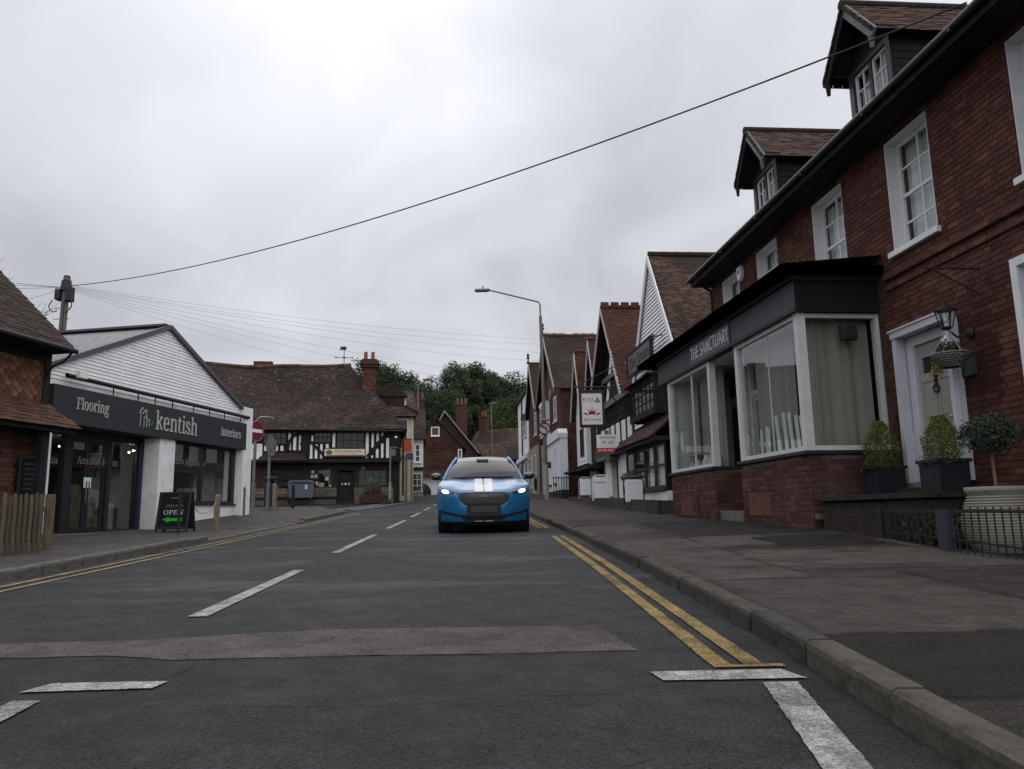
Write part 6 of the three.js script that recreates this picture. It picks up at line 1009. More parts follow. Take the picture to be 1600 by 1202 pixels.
// ---------- timbered house across the side street ----------
const AF = leftFrame(-17, 41, 5.35);
{
  const t = thing('timbered_house', 'wide black and white timbered house with a huge sagging tiled roof', 'house', AF), L = -1.6, R = 10.85;
  mesh('upper_wall', B(L, 3.9, -0.3, R, 5.8, 0), MT.blackWood, t); mesh('ground_wall', slab(L, R, 1.2, 3.95, -0.9, -0.5, [[3.85, 5.5, 2.45, 3.5], [5.95, 7.1, 2.5, 3.5], [7.45, 8.33, 1.7, 3.5], [8.55, 10.15, 2.5, 3.45]]), mat([0.05, 0.04, 0.036], { t: T.wood }), t);
  mesh('side_wall', [B(R - 0.3, 1.2, -8.5, R, 5.7, -0.3), B(L, 1.2, -8.5, L + 0.3, 5.7, -0.3), B(L, 1.2, -8.7, R, 5.7, -8.5)], MT.blackWood, t);
  mesh('jetty_beam', [B(L, 3.82, -0.6, R + 0.05, 4.0, 0.06), B(L, 5.6, 0.0, R, 5.75, 0.06)], MT.blackWood, t);
  // plaster panels between the studs
  const pan = (a, b, c, d, e = a, f = b) => mesh('plaster_panel', ext([[a, c], [b, c], [f, d], [e, d]], 0.001, 0.014), MT.whiteWall, t);
  for (const [a, b] of [[4.79, 4.94], [5.06, 5.22], [5.36, 5.46]]) { pan(a, b, 4.5, 5.56); }
  for (const x of [3.55, 3.83, 4.11, 4.4]) pan(x, x + 0.15, 4.46, 4.74);
  pan(5.95, 6.1, 4.03, 4.95, 5.97, 6.08); pan(6.02, 6.12, 4.98, 5.3); pan(6.22, 6.36, 4.03, 4.82); pan(6.5, 6.63, 4.1, 4.83); pan(6.8, 6.95, 4.6, 4.84); pan(7.15, 7.3, 4.65, 5.56); pan(6.5, 6.62, 4.03, 4.08);
  for (const [a, b, c, d] of [[8.96, 9.12, 4.06, 5.56], [9.27, 9.4, 4.62, 5.56], [9.54, 9.67, 4.95, 5.56], [9.81, 9.94, 5.2, 5.56], [9.27, 9.36, 4.06, 4.2], [9.52, 9.66, 4.06, 4.55], [9.8, 9.93, 4.06, 4.85], [10.08, 10.24, 4.06, 5.15]]) pan(a, b, c, d);
  pan(2.8, 3.0, 3.9, 4.85); pan(3.15, 3.45, 3.9, 4.85); pan(1.8, 2.6, 4.0, 4.85);
  mesh('curved_brace', tube([V(4.78, 4.45, 0.03), V(4.86, 4.95, 0.03), V(5.1, 5.3, 0.03), V(5.5, 5.42, 0.03)], 0.09, 14, 6), MT.blackWood, t); mesh('brace', bar(V(9.05, 4.1, 0.025), V(10.15, 5.5, 0.025), 0.2, 0.05), MT.blackWood, t); mesh('brace', bar(V(6.0, 4.95, 0.026), V(6.85, 4.05, 0.026), 0.16, 0.05), MT.blackWood, t); mesh('brace', bar(V(5.45, 4.9, 0.026), V(5.85, 4.3, 0.026), 0.14, 0.05), MT.blackWood, t); mesh('corner_post', [B(5.5, 3.9, 0.0, 5.9, 5.6, 0.09), B(10.3, 3.9, 0, R + 0.02, 5.6, 0.08)], MT.blackWood, t);
  for (const [a, b, c] of [[3.45, 4.72, 4.78], [6.16, 7.1, 4.87], [7.34, 8.9, 4.55]]) farWindow(t, a, b, c, 5.52, 0.07, MT.blackWood, 4, 2, { w: 0.035 });
  // ground floor: flint base, shop windows, door
  mesh('flint_base', [...slab(3.0, 7.4, 1.2, 2.45, -0.5, -0.38, []), ...slab(8.4, R, 1.2, 2.45, -0.5, -0.38, [])], mat([0.2, 0.18, 0.15], { t: T.stone, b: T.stoneB, bs: 0.05 }), t);
  { const items = []; for (const [a, b] of [[3.0, 7.4], [8.4, R]]) for (let y = 1.5; y < 2.42; y += 0.09) for (let x = a; x < b; x += 0.13) items.push({ m: M4(x + rr(-0.03, 0.03), y + rr(-0.02, 0.02), -0.375, 0, 0, rr(-0.5, 0.5), V(rr(0.8, 1.3), rr(0.7, 1.2), 1)), c: Math.floor(rnd() * 6), t: 1 }); PAL.flint = [[0.26, 0.24, 0.2], [0.2, 0.185, 0.16], [0.3, 0.26, 0.21], [0.15, 0.14, 0.125], [0.23, 0.19, 0.14], [0.34, 0.31, 0.27]]; const g = new THREE.IcosahedronGeometry(0.055, 1); g.scale(1, 0.8, 0.5); lay(t, items, merge(g), 'flint', 'flint', 0, 'flint_facing'); }
  mesh('wall_rail', [B(3.0, 1.86, -0.36, 7.4, 1.97, -0.3)], MT.blackWood, t); mesh('brick_pier', B(2.9, 1.2, -0.6, 3.7, 3.9, -0.42), mat([0.075, 0.042, 0.034], { t: T.stone }), t);
  farWindow(t, 3.85, 5.5, 2.5, 3.5, -0.5, MT.blackWood, 3, 1, { pane: MT.glass }); farWindow(t, 5.95, 7.1, 2.5, 3.5, -0.5, MT.blackWood, 2, 1, { pane: MT.glass }); farWindow(t, 8.55, 10.15, 2.5, 3.45, -0.5, MT.blackWood, 4, 2);
  mesh('room_back', B(3.8, 2.3, -2.4, 7.2, 3.7, -2.3), MT.dark, t); for (const [x, y, w, h] of [[4.2, 2.45, 0.18, 0.5], [5.0, 2.4, 0.2, 0.3], [4.7, 3.2, 0.3, 0.12]]) mesh('counter_item', B(x, y, -1.4, x + w, y + h, -1.3), MT.roomDark, t);
  for (const [x, y, w, h, c] of [[6.02, 3.26, 0.16, 0.15, 0], [6.0, 3.0, 0.15, 0.17, 0], [6.2, 3.0, 0.16, 0.2, 0], [6.4, 3.25, 0.28, 0.15, 1], [6.78, 2.86, 0.17, 0.17, 0], [6.28, 2.6, 0.1, 0.22, 0], [6.42, 2.5, 0.3, 0.24, 2], [7.0, 2.52, 0.1, 0.1, 0], [8.72, 3.42, 0.2, 0.2, 1], [9.15, 2.8, 0.2, 0.2, 3]]) mesh('window_notice', B(x, y, -0.495, x + w, y + h, -0.488), [mat([0.42, 0.42, 0.41]), MT.lead, MT.stucco, mat([0.03, 0.2, 0.16])][c], t);
  const d = grp('door', t); mesh('door_leaf', B(7.5, 1.7, -0.62, 8.28, 3.3, -0.56), MT.blackWood, d); mesh('door_frame', slab(7.42, 8.36, 1.7, 3.5, -0.5, -0.4, [[7.5, 8.28, 1.7, 3.4]]), MT.blackWood, d); for (const [x, c] of [[7.7, 1], [7.88, 0], [8.07, 1]]) mesh('door_sticker', new THREE.CylinderGeometry(0.06, 0.06, 0.008, 12).rotateX(Math.PI / 2).translate(x, 2.66, -0.55), c ? MT.galv : MT.paper, d);
  const cn = grp('canopy_roof', t), cp = 0.65, co = V(3.25, 3.93, 0.5), cv = V(0, Math.sin(cp), -Math.cos(cp)); mesh('roof_board', ext([[0, 0], [2.6, 0], [2.2, 0.78], [0.4, 0.78]], -0.06, 0), MT.tileBack, cn, new THREE.Matrix4().makeBasis(V(1, 0, 0), cv, V(1, 0, 0).cross(cv)).setPosition(co)); tiles(cn, co, V(1, 0, 0), cv, 2.6, 0.78, { pal: 'tileDark', clip: inPoly([[0, 0], [2.6, 0], [2.2, 0.8], [0.4, 0.8]]) }); mesh('fascia', B(3.3, 3.8, -0.4, 5.8, 3.92, 0.46), MT.blackWood, cn);
  // roof
  const roof = grp('roof', t), eY = 5.66, eZ = 0.42, rY = 9.98, rZ = -4.2, v = V(0, rY - eY, rZ - eZ), l = v.length(); v.normalize(); const o = V(L - 0.3, eY, eZ), sag = (a, s) => 0.13 * Math.sin(a * 0.55 + 1) * Math.sin((s / l) * 3.1) + 0.05 * Math.sin(a * 1.3 + s) * (s / l) + 0.1 * (s / l) * Math.sin(a * 0.5 + 2.4);
  const poly = [[0, 0], [12.95, 0], [9.75, l], [0, l]];
  mesh('roof_board', ext(poly, -0.3, -0.2), MT.tileBack, roof, new THREE.Matrix4().makeBasis(V(1, 0, 0), v, V(1, 0, 0).cross(v)).setPosition(o));
  tiles(roof, o, V(1, 0, 0), v, 13, l, { pal: 'tileDark', clip: inPoly(poly), wave: sag, rough: 0.02, tone: (a, s) => 1.0 + 0.45 * sst(0.5, 0.72, fbm(a * 0.8, s * 1.2, 3, 44)) * sst(4.5, 1, s) + (rnd() < 0.025 ? 1.1 : 0) });
  { // hip on the right
    const A = V(R + 0.3, eY - 0.15, eZ), D = V(R + 0.3, eY - 0.15, -8.6), P = V(L - 0.3 + 9.75, rY, rZ); const u = V(0, 0, -1), W = eZ + 8.6, vv = V(P.x - A.x, P.y - A.y, 0), ll = vv.length(); vv.normalize(); const ap = eZ - rZ, pl = [[0, 0], [W, 0], [ap, ll]];
    mesh('roof_board', ext(pl, -0.12, -0.05), MT.tileBack, roof, new THREE.Matrix4().makeBasis(u, vv, u.clone().cross(vv)).setPosition(A)); tiles(roof, A, u, vv, W, ll, { pal: 'tile', clip: inPoly(pl), rough: 0.015 });
    const ht = []; for (let i = 0; i < 17; i++) { const a = A.clone().lerp(P, i / 17), b = A.clone().lerp(P, (i + 1) / 17); ht.push(rod(a.add(V(0, 0.06, 0)), b.add(V(0, 0.05, 0)), 0.1, 0.09, 7)); } mesh('hip_tiles', ht, MT.tileBack, roof);
  }
  for (let i = 0; i < 23; i++) { const a = i * 0.43, y = (x) => rY + 0.03 + sag(x, l) * 0.9; mesh('ridge_tile', rod(V(o.x + a, y(a), rZ), V(o.x + a + 0.42, y(a + 0.42), rZ), 0.12, 0.12, 8), palMats('tile')[i % 6], roof); }
  mesh('roof_back', quad(V(L - 0.3, rY, rZ), V(L + 9.45, rY, rZ), V(R + 0.3, eY, -8.8), V(L - 0.3, eY, -8.8)), MT.tileBack, roof); mesh('gable_wall', ext([[0.2, 5.6], [-4.2, 9.9], [-8.6, 5.6]], 0, 0.2), MT.blackWood, roof, M4(L + 0.1, 0, 0, Math.PI / 2).multiply(M4(0, 0, 0, Math.PI)));
  mesh('low_chimney', B(2.2, 9.7, -4.7, 3.3, 10.25, -4.2), palMats('brick')[3], t);
  const ch = grp('chimney', t); mesh('stack', B(8.72, 6.9, -3.1, 9.5, 9.7, -2.2), MT.mortar, ch); bricks(ch, M4(0, 0, -2.19), 8.7, 9.52, 6.9, 9.62, { pal: 'brick', course: 0.08 }); bricks(ch, M4(9.51, 0, -2.2, Math.PI / 2), 0, 0.9, 6.9, 9.62, { pal: 'brick', course: 0.08 });
  mesh('cap', [B(8.62, 9.6, -3.2, 9.6, 9.78, -2.08), B(8.55, 9.78, -3.27, 9.67, 10.0, -2.0), B(8.66, 10.0, -3.15, 9.56, 10.1, -2.12)], mat([0.09, 0.05, 0.042], { t: T.stone }), ch); for (const x of [8.88, 9.3]) mesh('chimney_pot', lathe([[0.12, 0], [0.1, 0.5], [0.12, 0.52], [0.09, 0.52]], 12).translate(x, 10.08, -2.6), MT.chimneyPot, ch);
  const sg = grp('shop_sign', t); mesh('board', B(6.72, 4.14, 0.08, 8.94, 4.56, 0.16), MT.frameBlack, sg); mesh('board_print', face(6.75, 4.16, 8.91, 4.54, 0.165), printMat(512, 96, (x, w, h) => { x.fillStyle = '#c9bfa8'; x.fillRect(0, 0, w, h); x.fillStyle = '#3b4438'; x.beginPath(); x.ellipse(58, 46, 40, 30, 0, 0, 7); x.fill(); x.fillStyle = '#a59f8c'; x.fillRect(32, 40, 52, 8); x.fillStyle = '#2e2c33'; x.textAlign = 'center'; x.font = 'bold 38px serif'; x.fillText('SEAL KEBAB & PIZZA', 300, 46, 350); x.font = '18px serif'; x.fillText('KEBABS  PIZZA  BURGERS', 300, 72, 250); x.fillStyle = '#7c2b30'; x.fillRect(20, 82, 480, 12); }), sg, null, true);
  mesh('gutter', tube([V(L, 5.6, 0.48), V(5, 5.58, 0.48), V(R + 0.2, 5.52, 0.48)], 0.05, 12, 7), MT.iron, t);
  mesh('canopy_lamp', new THREE.SphereGeometry(0.05, 8, 6).translate(3.85, 3.72, 0.2), MT.paper, t);
}
{ const t = thing('weather_vane', 'iron weather vane on the ridge of the timbered house', 'weather vane', AF.clone().multiply(M4(7.55, 9.85, -4.2))); mesh('rod', rod(V(0, 0, 0), V(0, 1.45, 0), 0.022), MT.iron, t); mesh('arms', [rod(V(-0.5, 0.72, 0), V(0.5, 0.72, 0), 0.016), rod(V(0, 0.72, -0.5), V(0, 0.72, 0.5), 0.016), new THREE.SphereGeometry(0.05, 8, 6).translate(-0.5, 0.72, 0), new THREE.SphereGeometry(0.05, 8, 6).translate(0.5, 0.72, 0), new THREE.SphereGeometry(0.07, 8, 6).translate(0, 0.72, 0)], MT.iron, t); mesh('flag', ext([[-0.3, 1.2], [0.14, 1.2], [0.14, 1.4], [-0.3, 1.4], [-0.2, 1.3]], -0.01, 0.01), MT.iron, t); }
// bins and rail in front of the timbered house
{
  const t = thing('wheeled_bin', 'large grey blue four wheeled bin in front of the timbered house', 'bin', AF.clone().multiply(M4(5.6, 1.7, 0.6, 0.06))); const m = mat([0.085, 0.1, 0.13], { roughness: 0.5, t: T.boards });
  const prof = [[-0.6, 0.2], [0.6, 0.2], [0.66, 0.95], [-0.66, 0.95]]; mesh('body', ext(prof, -0.45, 0.45), m, t); mesh('lid', [ext([[-0.7, 0.95], [0.7, 0.95], [0.7, 1.02], [0.55, 1.12], [-0.55, 1.12], [-0.7, 1.02]], -0.48, 0.48)], m, t); for (const x of [-0.35, 0, 0.35]) mesh('rib', B(x - 0.03, 0.22, 0.44, x + 0.03, 0.93, 0.47), m, t); for (const [x, z] of [[-0.5, -0.35], [0.5, -0.35], [-0.5, 0.35], [0.5, 0.35]]) mesh('wheel', new THREE.CylinderGeometry(0.1, 0.1, 0.06, 14).rotateZ(Math.PI / 2).translate(x, 0.09, z), MT.iron, t); mesh('sticker', [B(0.2, 0.78, 0.452, 0.36, 0.86, 0.458), B(0.2, 0.66, 0.452, 0.36, 0.74, 0.458)], MT.paper, t); mesh('handle', rod(V(-0.5, 1.0, 0.5), V(0.5, 1.0, 0.5), 0.02), MT.iron, t);
}
{ const t = thing('litter_bin', 'black square litter bin beside the rope bollard', 'bin', M4(-8.55, 1.28, -27.2, 0.2)); mesh('body', RB(-0.2, 0, -0.2, 0.2, 0.78, 0.2, 0.03), MT.iron, t); mesh('hood', [RB(-0.22, 0.92, -0.22, 0.22, 1.0, 0.22, 0.03), B(-0.2, 0.78, -0.2, -0.14, 0.92, 0.2), B(0.14, 0.78, -0.2, 0.2, 0.92, 0.2)], MT.iron, t); mesh('ash_plate', RB(-0.1, 1.0, -0.1, 0.1, 1.03, 0.1, 0.01), MT.iron, t); }
{ const t = thing('post_and_rail', 'dark wooden post and rail in front of the flint base of the timbered house', 'fence', AF.clone().multiply(M4(0, 1.6, 0.9))); for (const x of [4.2, 5.0]) mesh('rail_post', RB(x - 0.06, 0, -0.06, x + 0.06, 0.72, 0.06, 0.01), MT.blackWood, t); mesh('rail', RB(2.7, 0.5, -0.05, 5.0, 0.62, 0.05, 0.01), MT.timber, t); }
{ const t = thing('shrub_bed', 'sparse shrub in a brick bed right of the kebab shop door', 'plant', AF.clone().multiply(M4(9.4, 1.75, 0.1))); mesh('brick_edge', RB(-0.7, -0.2, -0.3, 0.8, 0.25, 0.35, 0.02), mat([0.075, 0.04, 0.032], { t: T.stone, b: T.stoneB, bs: 0.02 }), t); raw('foliage', leafCloud(700, 0.05, () => ({ p: V(rr(-0.5, 0.4), 0.3 + rr(0, 0.75) * rr(0.3, 1), rr(-0.2, 0.25)), nrm: V(rr(-1, 1), 1, rr(-1, 1)) }), [[0.06, 0.07, 0.035], [0.09, 0.085, 0.05], [0.12, 0.09, 0.08]]), MT.leafSolid, t); mesh('stem', [0, 1, 2].map((k) => rod(V(-0.2 + k * 0.15, 0.2, 0), V(-0.3 + k * 0.25, 0.9, 0.05), 0.012, 0.006, 5)), MT.pole, t); }
{ const t = thing('finger_post', 'thin grey post with small sign arms at the right corner of the timbered house', 'sign post', M4(-6.62, 1.75, -41.4)); mesh('pole', rod(V(0, 0, 0), V(0, 2.75, 0), 0.05, 0.045, 10), MT.steel, t); mesh('base', rod(V(0, 0, 0), V(0, 0.9, 0), 0.075, 0.07, 10), MT.stucco, t); mesh('sign_arm', [B(-0.05, 2.72, -0.03, 0.42, 2.78, 0.03), B(-0.08, 2.3, -0.03, 0.28, 2.66, 0.0)], MT.lead, t); mesh('lantern', new THREE.SphereGeometry(0.07, 8, 6).translate(0.3, 3.3, 0), MT.paper, t); mesh('swan_neck', rod(V(0.1, 2.7, 0), V(0.3, 3.3, 0), 0.012), MT.iron, t); }
{ const t = thing('red_sign', 'square orange red hanging sign on a dark post beside the cream house', 'hanging sign', M4(-5.9, 1.95, -42.2)); mesh('board', B(-0.22, 2.35, -0.02, 0.32, 3.05, 0.02), mat([0.32, 0.085, 0.045], { t: T.boards }), t); mesh('lower_board', B(0.0, 1.95, -0.02, 0.4, 2.3, 0.02), mat([0.05, 0.055, 0.11]), t); mesh('post', rod(V(-0.15, 0, 0), V(-0.15, 3.1, 0), 0.055), MT.blackWood, t); mesh('rail', [B(-0.2, 3.04, -0.03, 0.34, 3.09, 0.03)], MT.iron, t); }
// generic far house: gable to one side, roof along the street; x0..x1 wide, seen from the front (+z)
function farHouse(label, m, o) {
  const t = thing(o.name || 'cottage', label, 'house', m), { x0, x1, y0, e, r, dep } = o, wm = o.wall || MT.mortar;
  mesh('wall', B(x0, y0, -dep, x1, e, 0), wm, t);
  if (o.brick) { bricks(t, M4(0, 0, 0), x0, x1, o.brick[0], o.brick[1], { pal: 'brickB', course: 0.15, stretch: 0.45, holes: o.holes || [], tone: () => 0.62 }); }
  const roof = grp('roof', t);
  if (o.gable) { // ridge runs back, gable faces the viewer
    const ap = o.ap ?? (x0 + x1) / 2; mesh('gable_wall', ext([[x0, e], [x1, e], [ap, r]], -0.3, 0), o.gwall || wm, t);
    for (const s of [1, -1]) { const ex = s > 0 ? x1 + 0.25 : x0 - 0.25, k = (r - e) / (s > 0 ? x1 - ap : ap - x0), ey = e - 0.25 * k, v = V(ap - ex, r - ey, 0), l = v.length(); v.normalize(); const u = V(0, 0, s > 0 ? -1 : 1), or = V(ex, ey + 0.05, s > 0 ? 0.3 : -dep); mesh('roof_board', ext([[0, 0], [dep + 0.3, 0], [dep + 0.3, l], [0, l]], -0.1, 0), MT.tileBack, roof, new THREE.Matrix4().makeBasis(u, v, u.clone().cross(v)).setPosition(or)); tiles(roof, or, u, v, dep + 0.3, l, { pal: o.pal || 'tileDark', gauge: 0.2, tw: 0.33 }); }
    if (o.barge) barge(t, x0, x1, e, e, ap, r, 0.35, o.barge, o.bw ?? 0.2);
    if (o.hung) { PAL.hungDark = [[0.085, 0.042, 0.034], [0.075, 0.038, 0.032], [0.1, 0.048, 0.037], [0.062, 0.034, 0.03]]; tiles(t, V(x0, o.hung, 0.03), V(1, 0, 0), V(0, 1, 0), x1 - x0, r - o.hung, { pal: 'hungDark', gauge: 0.2, tw: 0.33, flip: false, clip: (a, s) => { const x = x0 + a, y = o.hung + s; return y < e || (x < ap ? y < mix(e, r, (x - x0) / (ap - x0)) - 0.15 : y < mix(e, r, (x1 - x) / (x1 - ap)) - 0.15) && !(o.holes || []).some((h) => x > h[0] && x < h[1] && y > h[2] && y < h[3]); } }); }
  } else { const zc = -dep / 2, v = V(0, r - e, zc - 0.35), l = v.length(); v.normalize(); const or = V(x0 - 0.2, e, 0.35), W = x1 - x0 + 0.4; mesh('roof_board', ext([[0, 0], [W, 0], [W, l], [0, l]], -0.1, 0), MT.tileBack, roof, new THREE.Matrix4().makeBasis(V(1, 0, 0), v, V(1, 0, 0).cross(v)).setPosition(or)); tiles(roof, or, V(1, 0, 0), v, W, l, { pal: o.pal || 'tileDark', gauge: 0.2, tw: 0.33, wave: (a, s) => 0.08 * Math.sin(a * 0.5) * Math.sin(s) }); mesh('roof_back', quad(V(x0 - 0.2, r, zc), V(x1 + 0.2, r, zc), V(x1 + 0.2, e, -dep - 0.3), V(x0 - 0.2, e, -dep - 0.3)), MT.tileBack, roof); for (const x of [x0, x1 - 0.2]) mesh('gable_wall', ext([[0, e], [-dep, e], [-dep / 2, r - 0.1]], 0, 0.2), wm, t, M4(x + 0.2, 0, 0, Math.PI / 2).multiply(M4(0, 0, 0, Math.PI))); }
  for (const w of o.wins || []) farWindow(t, w[0], w[1], w[2], w[3], w[4] ?? 0.06, MT.whitePaint, w[5] ?? 2, w[6] ?? 2, { p: 0.1, w: 0.05, sill: true });
  for (const c of o.chim || []) { const ch = grp('chimney', t); mesh('stack', B(c[0] - c[2] / 2, c[3], c[1] - 0.45, c[0] + c[2] / 2, c[4], c[1] + 0.45), palMats('brickB')[3], ch); mesh('cap', [B(c[0] - c[2] / 2 - 0.1, c[4] - 0.25, c[1] - 0.55, c[0] + c[2] / 2 + 0.1, c[4] - 0.1, c[1] + 0.55), B(c[0] - c[2] / 2 - 0.05, c[4] - 0.1, c[1] - 0.5, c[0] + c[2] / 2 + 0.05, c[4], c[1] + 0.5)], palMats('brickB')[4], ch); for (let i = 0; i < (c[5] ?? 2); i++) mesh('chimney_pot', lathe([[0.14, 0], [0.11, 0.6], [0.14, 0.62], [0.1, 0.62]], 10).translate(c[0] + (i - ((c[5] ?? 2) - 1) / 2) * 0.45, c[4], c[1]), MT.chimneyPot, ch); }
  return t;
}
{ // cream house with a dormer behind the timbered one
  const t = farHouse('cream rendered house with a small dormer, rising behind the hipped roof', M4(-6.75, 0, -48.5, 0.19), { x0: -4, x1: 0.45, y0: 1.4, e: 7.1, r: 9.2, dep: 6, wall: MT.cream, pal: 'tile', wins: [] });
  const d = grp('dormer', t); mesh('dormer_wall', B(-2.2, 7.3, -1.9, -0.1, 8.55, -0.6), MT.tileBack, d); mesh('dormer_roof', ext([[-2.4, 8.45], [-1.9, 9.15], [-0.6, 9.15], [0.1, 8.45]], -2.0, -0.5), MT.tileBack, d); mesh('dormer_window', B(-0.1, 7.5, -1.6, 0.02, 8.4, -0.8), MT.whitePaint, d);
  mesh('hip_slope', quad(V(0.75, 7.3, 0.35), V(0.75, 7.3, -6.2), V(-1.6, 9.0, -3.2), V(-1.6, 9.0, -2.4)), palMats('tile')[1], t); farWindow(t, -0.6, 0.1, 5.0, 6.9, 0.05, MT.whitePaint, 1, 2); mesh('timber_strip', [B(-0.05, 1.6, 0.01, 0.08, 4.4, 0.06), B(-0.5, 1.6, 0.01, -0.4, 4.4, 0.06), B(0.3, 1.6, 0.01, 0.4, 4.4, 0.06), B(-1, 4.4, 0.01, 0.45, 4.6, 0.08)], mat([0.24, 0.2, 0.13]), t);
}
{
  const t = farHouse('narrow black and white cottage with white glazed shop door beyond the cream house', M4(-7.8, 0, -58, 0.12), { x0: -2.6, x1: 1.0, y0: 1.6, e: 6.6, r: 9.2, dep: 6, wall: MT.whiteWall, pal: 'tileDark', wins: [[-1.0, -0.55, 4.6, 6.2, 0.06, 1, 3], [0.35, 0.8, 4.8, 6.2, 0.06, 1, 3]] });
  mesh('timber_stud', [B(-1.3, 4.3, 0.01, -1.1, 6.5, 0.05), B(-0.3, 4.3, 0.012, 0.15, 6.5, 0.05), B(-2.6, 4.2, 0.01, 1.0, 4.45, 0.1)], MT.blackWood, t); mesh('ground_wall', B(-2.6, 1.6, 0.01, 1.0, 4.2, 0.06), MT.stucco, t); const d = grp('shop_door', t); mesh('door_frame', lattice(-0.7, 0.1, 2.3, 4.0, 0.1, 2, 5, 0.05, 0.08), MT.whitePaint, d); mesh('door_panel', B(-0.7, 2.0, 0.06, 0.1, 2.3, 0.1), MT.whitePaint, d); farWindow(t, 0.2, 0.9, 2.6, 4.0, 0.1, MT.whitePaint, 2, 3); mesh('hanging_plant', new THREE.IcosahedronGeometry(0.35, 1).scale(1, 0.7, 1).translate(-0.3, 4.4, 0.4), mat([0.1, 0.11, 0.07]), t); mesh('railing', [0, 1, 2, 3, 4, 5].map((k) => rod(V(-0.2 + k * 0.25, 2.0, 0.9), V(-0.2 + k * 0.25, 2.9, 0.9), 0.02, 0.02, 5)).concat([rod(V(-0.2, 2.9, 0.9), V(1.05, 2.9, 0.9), 0.02)]), MT.iron, t);
}
{ // tile hung brick cottage facing down the street
  const t = farHouse('dark red cottage with tile hung gable and one small white window', M4(-7.6, 0, -75, 0.1), { x0: -2.3, x1: 2.7, y0: 2, e: 7.5, r: 10.25, ap: 0.1, dep: 9, gable: true, brick: [4.9, 7.5], hung: 7.45, holes: [[-0.5, 0.45, 8.4, 9.5]], pal: 'tileRed', wins: [[-0.42, 0.4, 8.5, 9.4, 0.1, 1, 1], [2.2, 2.6, 5.6, 7.2, 0.07, 1, 2]], chim: [[-1.6, -5, 0.9, 9.2, 13.0, 2]] });
  mesh('lean_roof', ext([[0, 5.2], [0.9, 4.7], [0.9, 4.55], [0, 4.6]], -2.8, 2.3), MT.tileBack, t, M4(0, 0, 0.02, -Math.PI / 2)); mesh('white_ground_wall', B(-1.6, 2, 0.01, 2.6, 4.6, 0.06), MT.whiteWall, t); mesh('plinth', B(-2.3, 2, 0.0, -1.5, 4.6, 0.08), MT.stucco, t); farWindow(t, 0.8, 1.6, 3, 4.2, 0.1, MT.whitePaint, 2, 2); mesh('flag', ext([[-2.0, 9.0], [-1.8, 9.0], [-1.6, 7.2], [-2.1, 7.2]], 0.3, 0.34), MT.paper, t); mesh('hedge', new THREE.IcosahedronGeometry(0.8, 2).scale(1, 1.1, 0.8).translate(-1.2, 3.0, 0.9), mat([0.05, 0.06, 0.03], { t: T.stone, b: T.stoneB, bs: 0.2 }), t);
}
farHouse('dark brick house with steep gable and tall chimney behind the tile hung cottage', M4(-6.2, 0, -83, 0.05), { x0: -3.6, x1: 2.4, y0: 2.5, e: 7.6, r: 12.1, ap: -1.2, dep: 9, gable: true, gwall: MT.tileBack, barge: MT.stucco, bw: 0.12, pal: 'tileDark', brick: [3, 7.6], wins: [[1.2, 1.7, 5.2, 6.8, 0.1, 1, 2]], chim: [[0.6, -4, 1.2, 9.5, 13.4, 3]] });
farHouse('long house with a pale weathered tiled roof sloping down towards the street', M4(-3.6, 0, -95, -0.55), { x0: -3.5, x1: 4.6, y0: 3, e: 7.4, r: 11.6, dep: 8, pal: 'tile', brick: [3, 7.4], wins: [[-2.6, -1.9, 5, 6.8], [-0.8, 0.1, 5, 6.8], [1.6, 2.4, 5, 6.8]], chim: [[-2.6, -4, 1.0, 10.5, 13.6, 2]] });
farHouse('red brick house with gable end and white bargeboards at the bend of the street', M4(-0.4, 0, -113, -0.2), { x0: -4.2, x1: 1.4, y0: 4, e: 9.2, r: 13.2, dep: 9, gable: true, ap: -2.0, pal: 'tileRed', brick: [5, 9.2], barge: MT.whitePaint, wins: [[-2.6, -1.6, 6.6, 8.4]], chim: [[0.2, -4, 1.2, 10.5, 14.6, 3]] });
farHouse('small pale house closing the far end of the street', M4(2.2, 0, -104, -0.35), { x0: -2.5, x1: 3.2, y0: 4, e: 8.4, r: 11.6, dep: 7, wall: MT.whiteWall, pal: 'tileDark', wins: [[-1.8, -1.0, 6, 7.6], [0.6, 1.4, 6, 7.6]] });
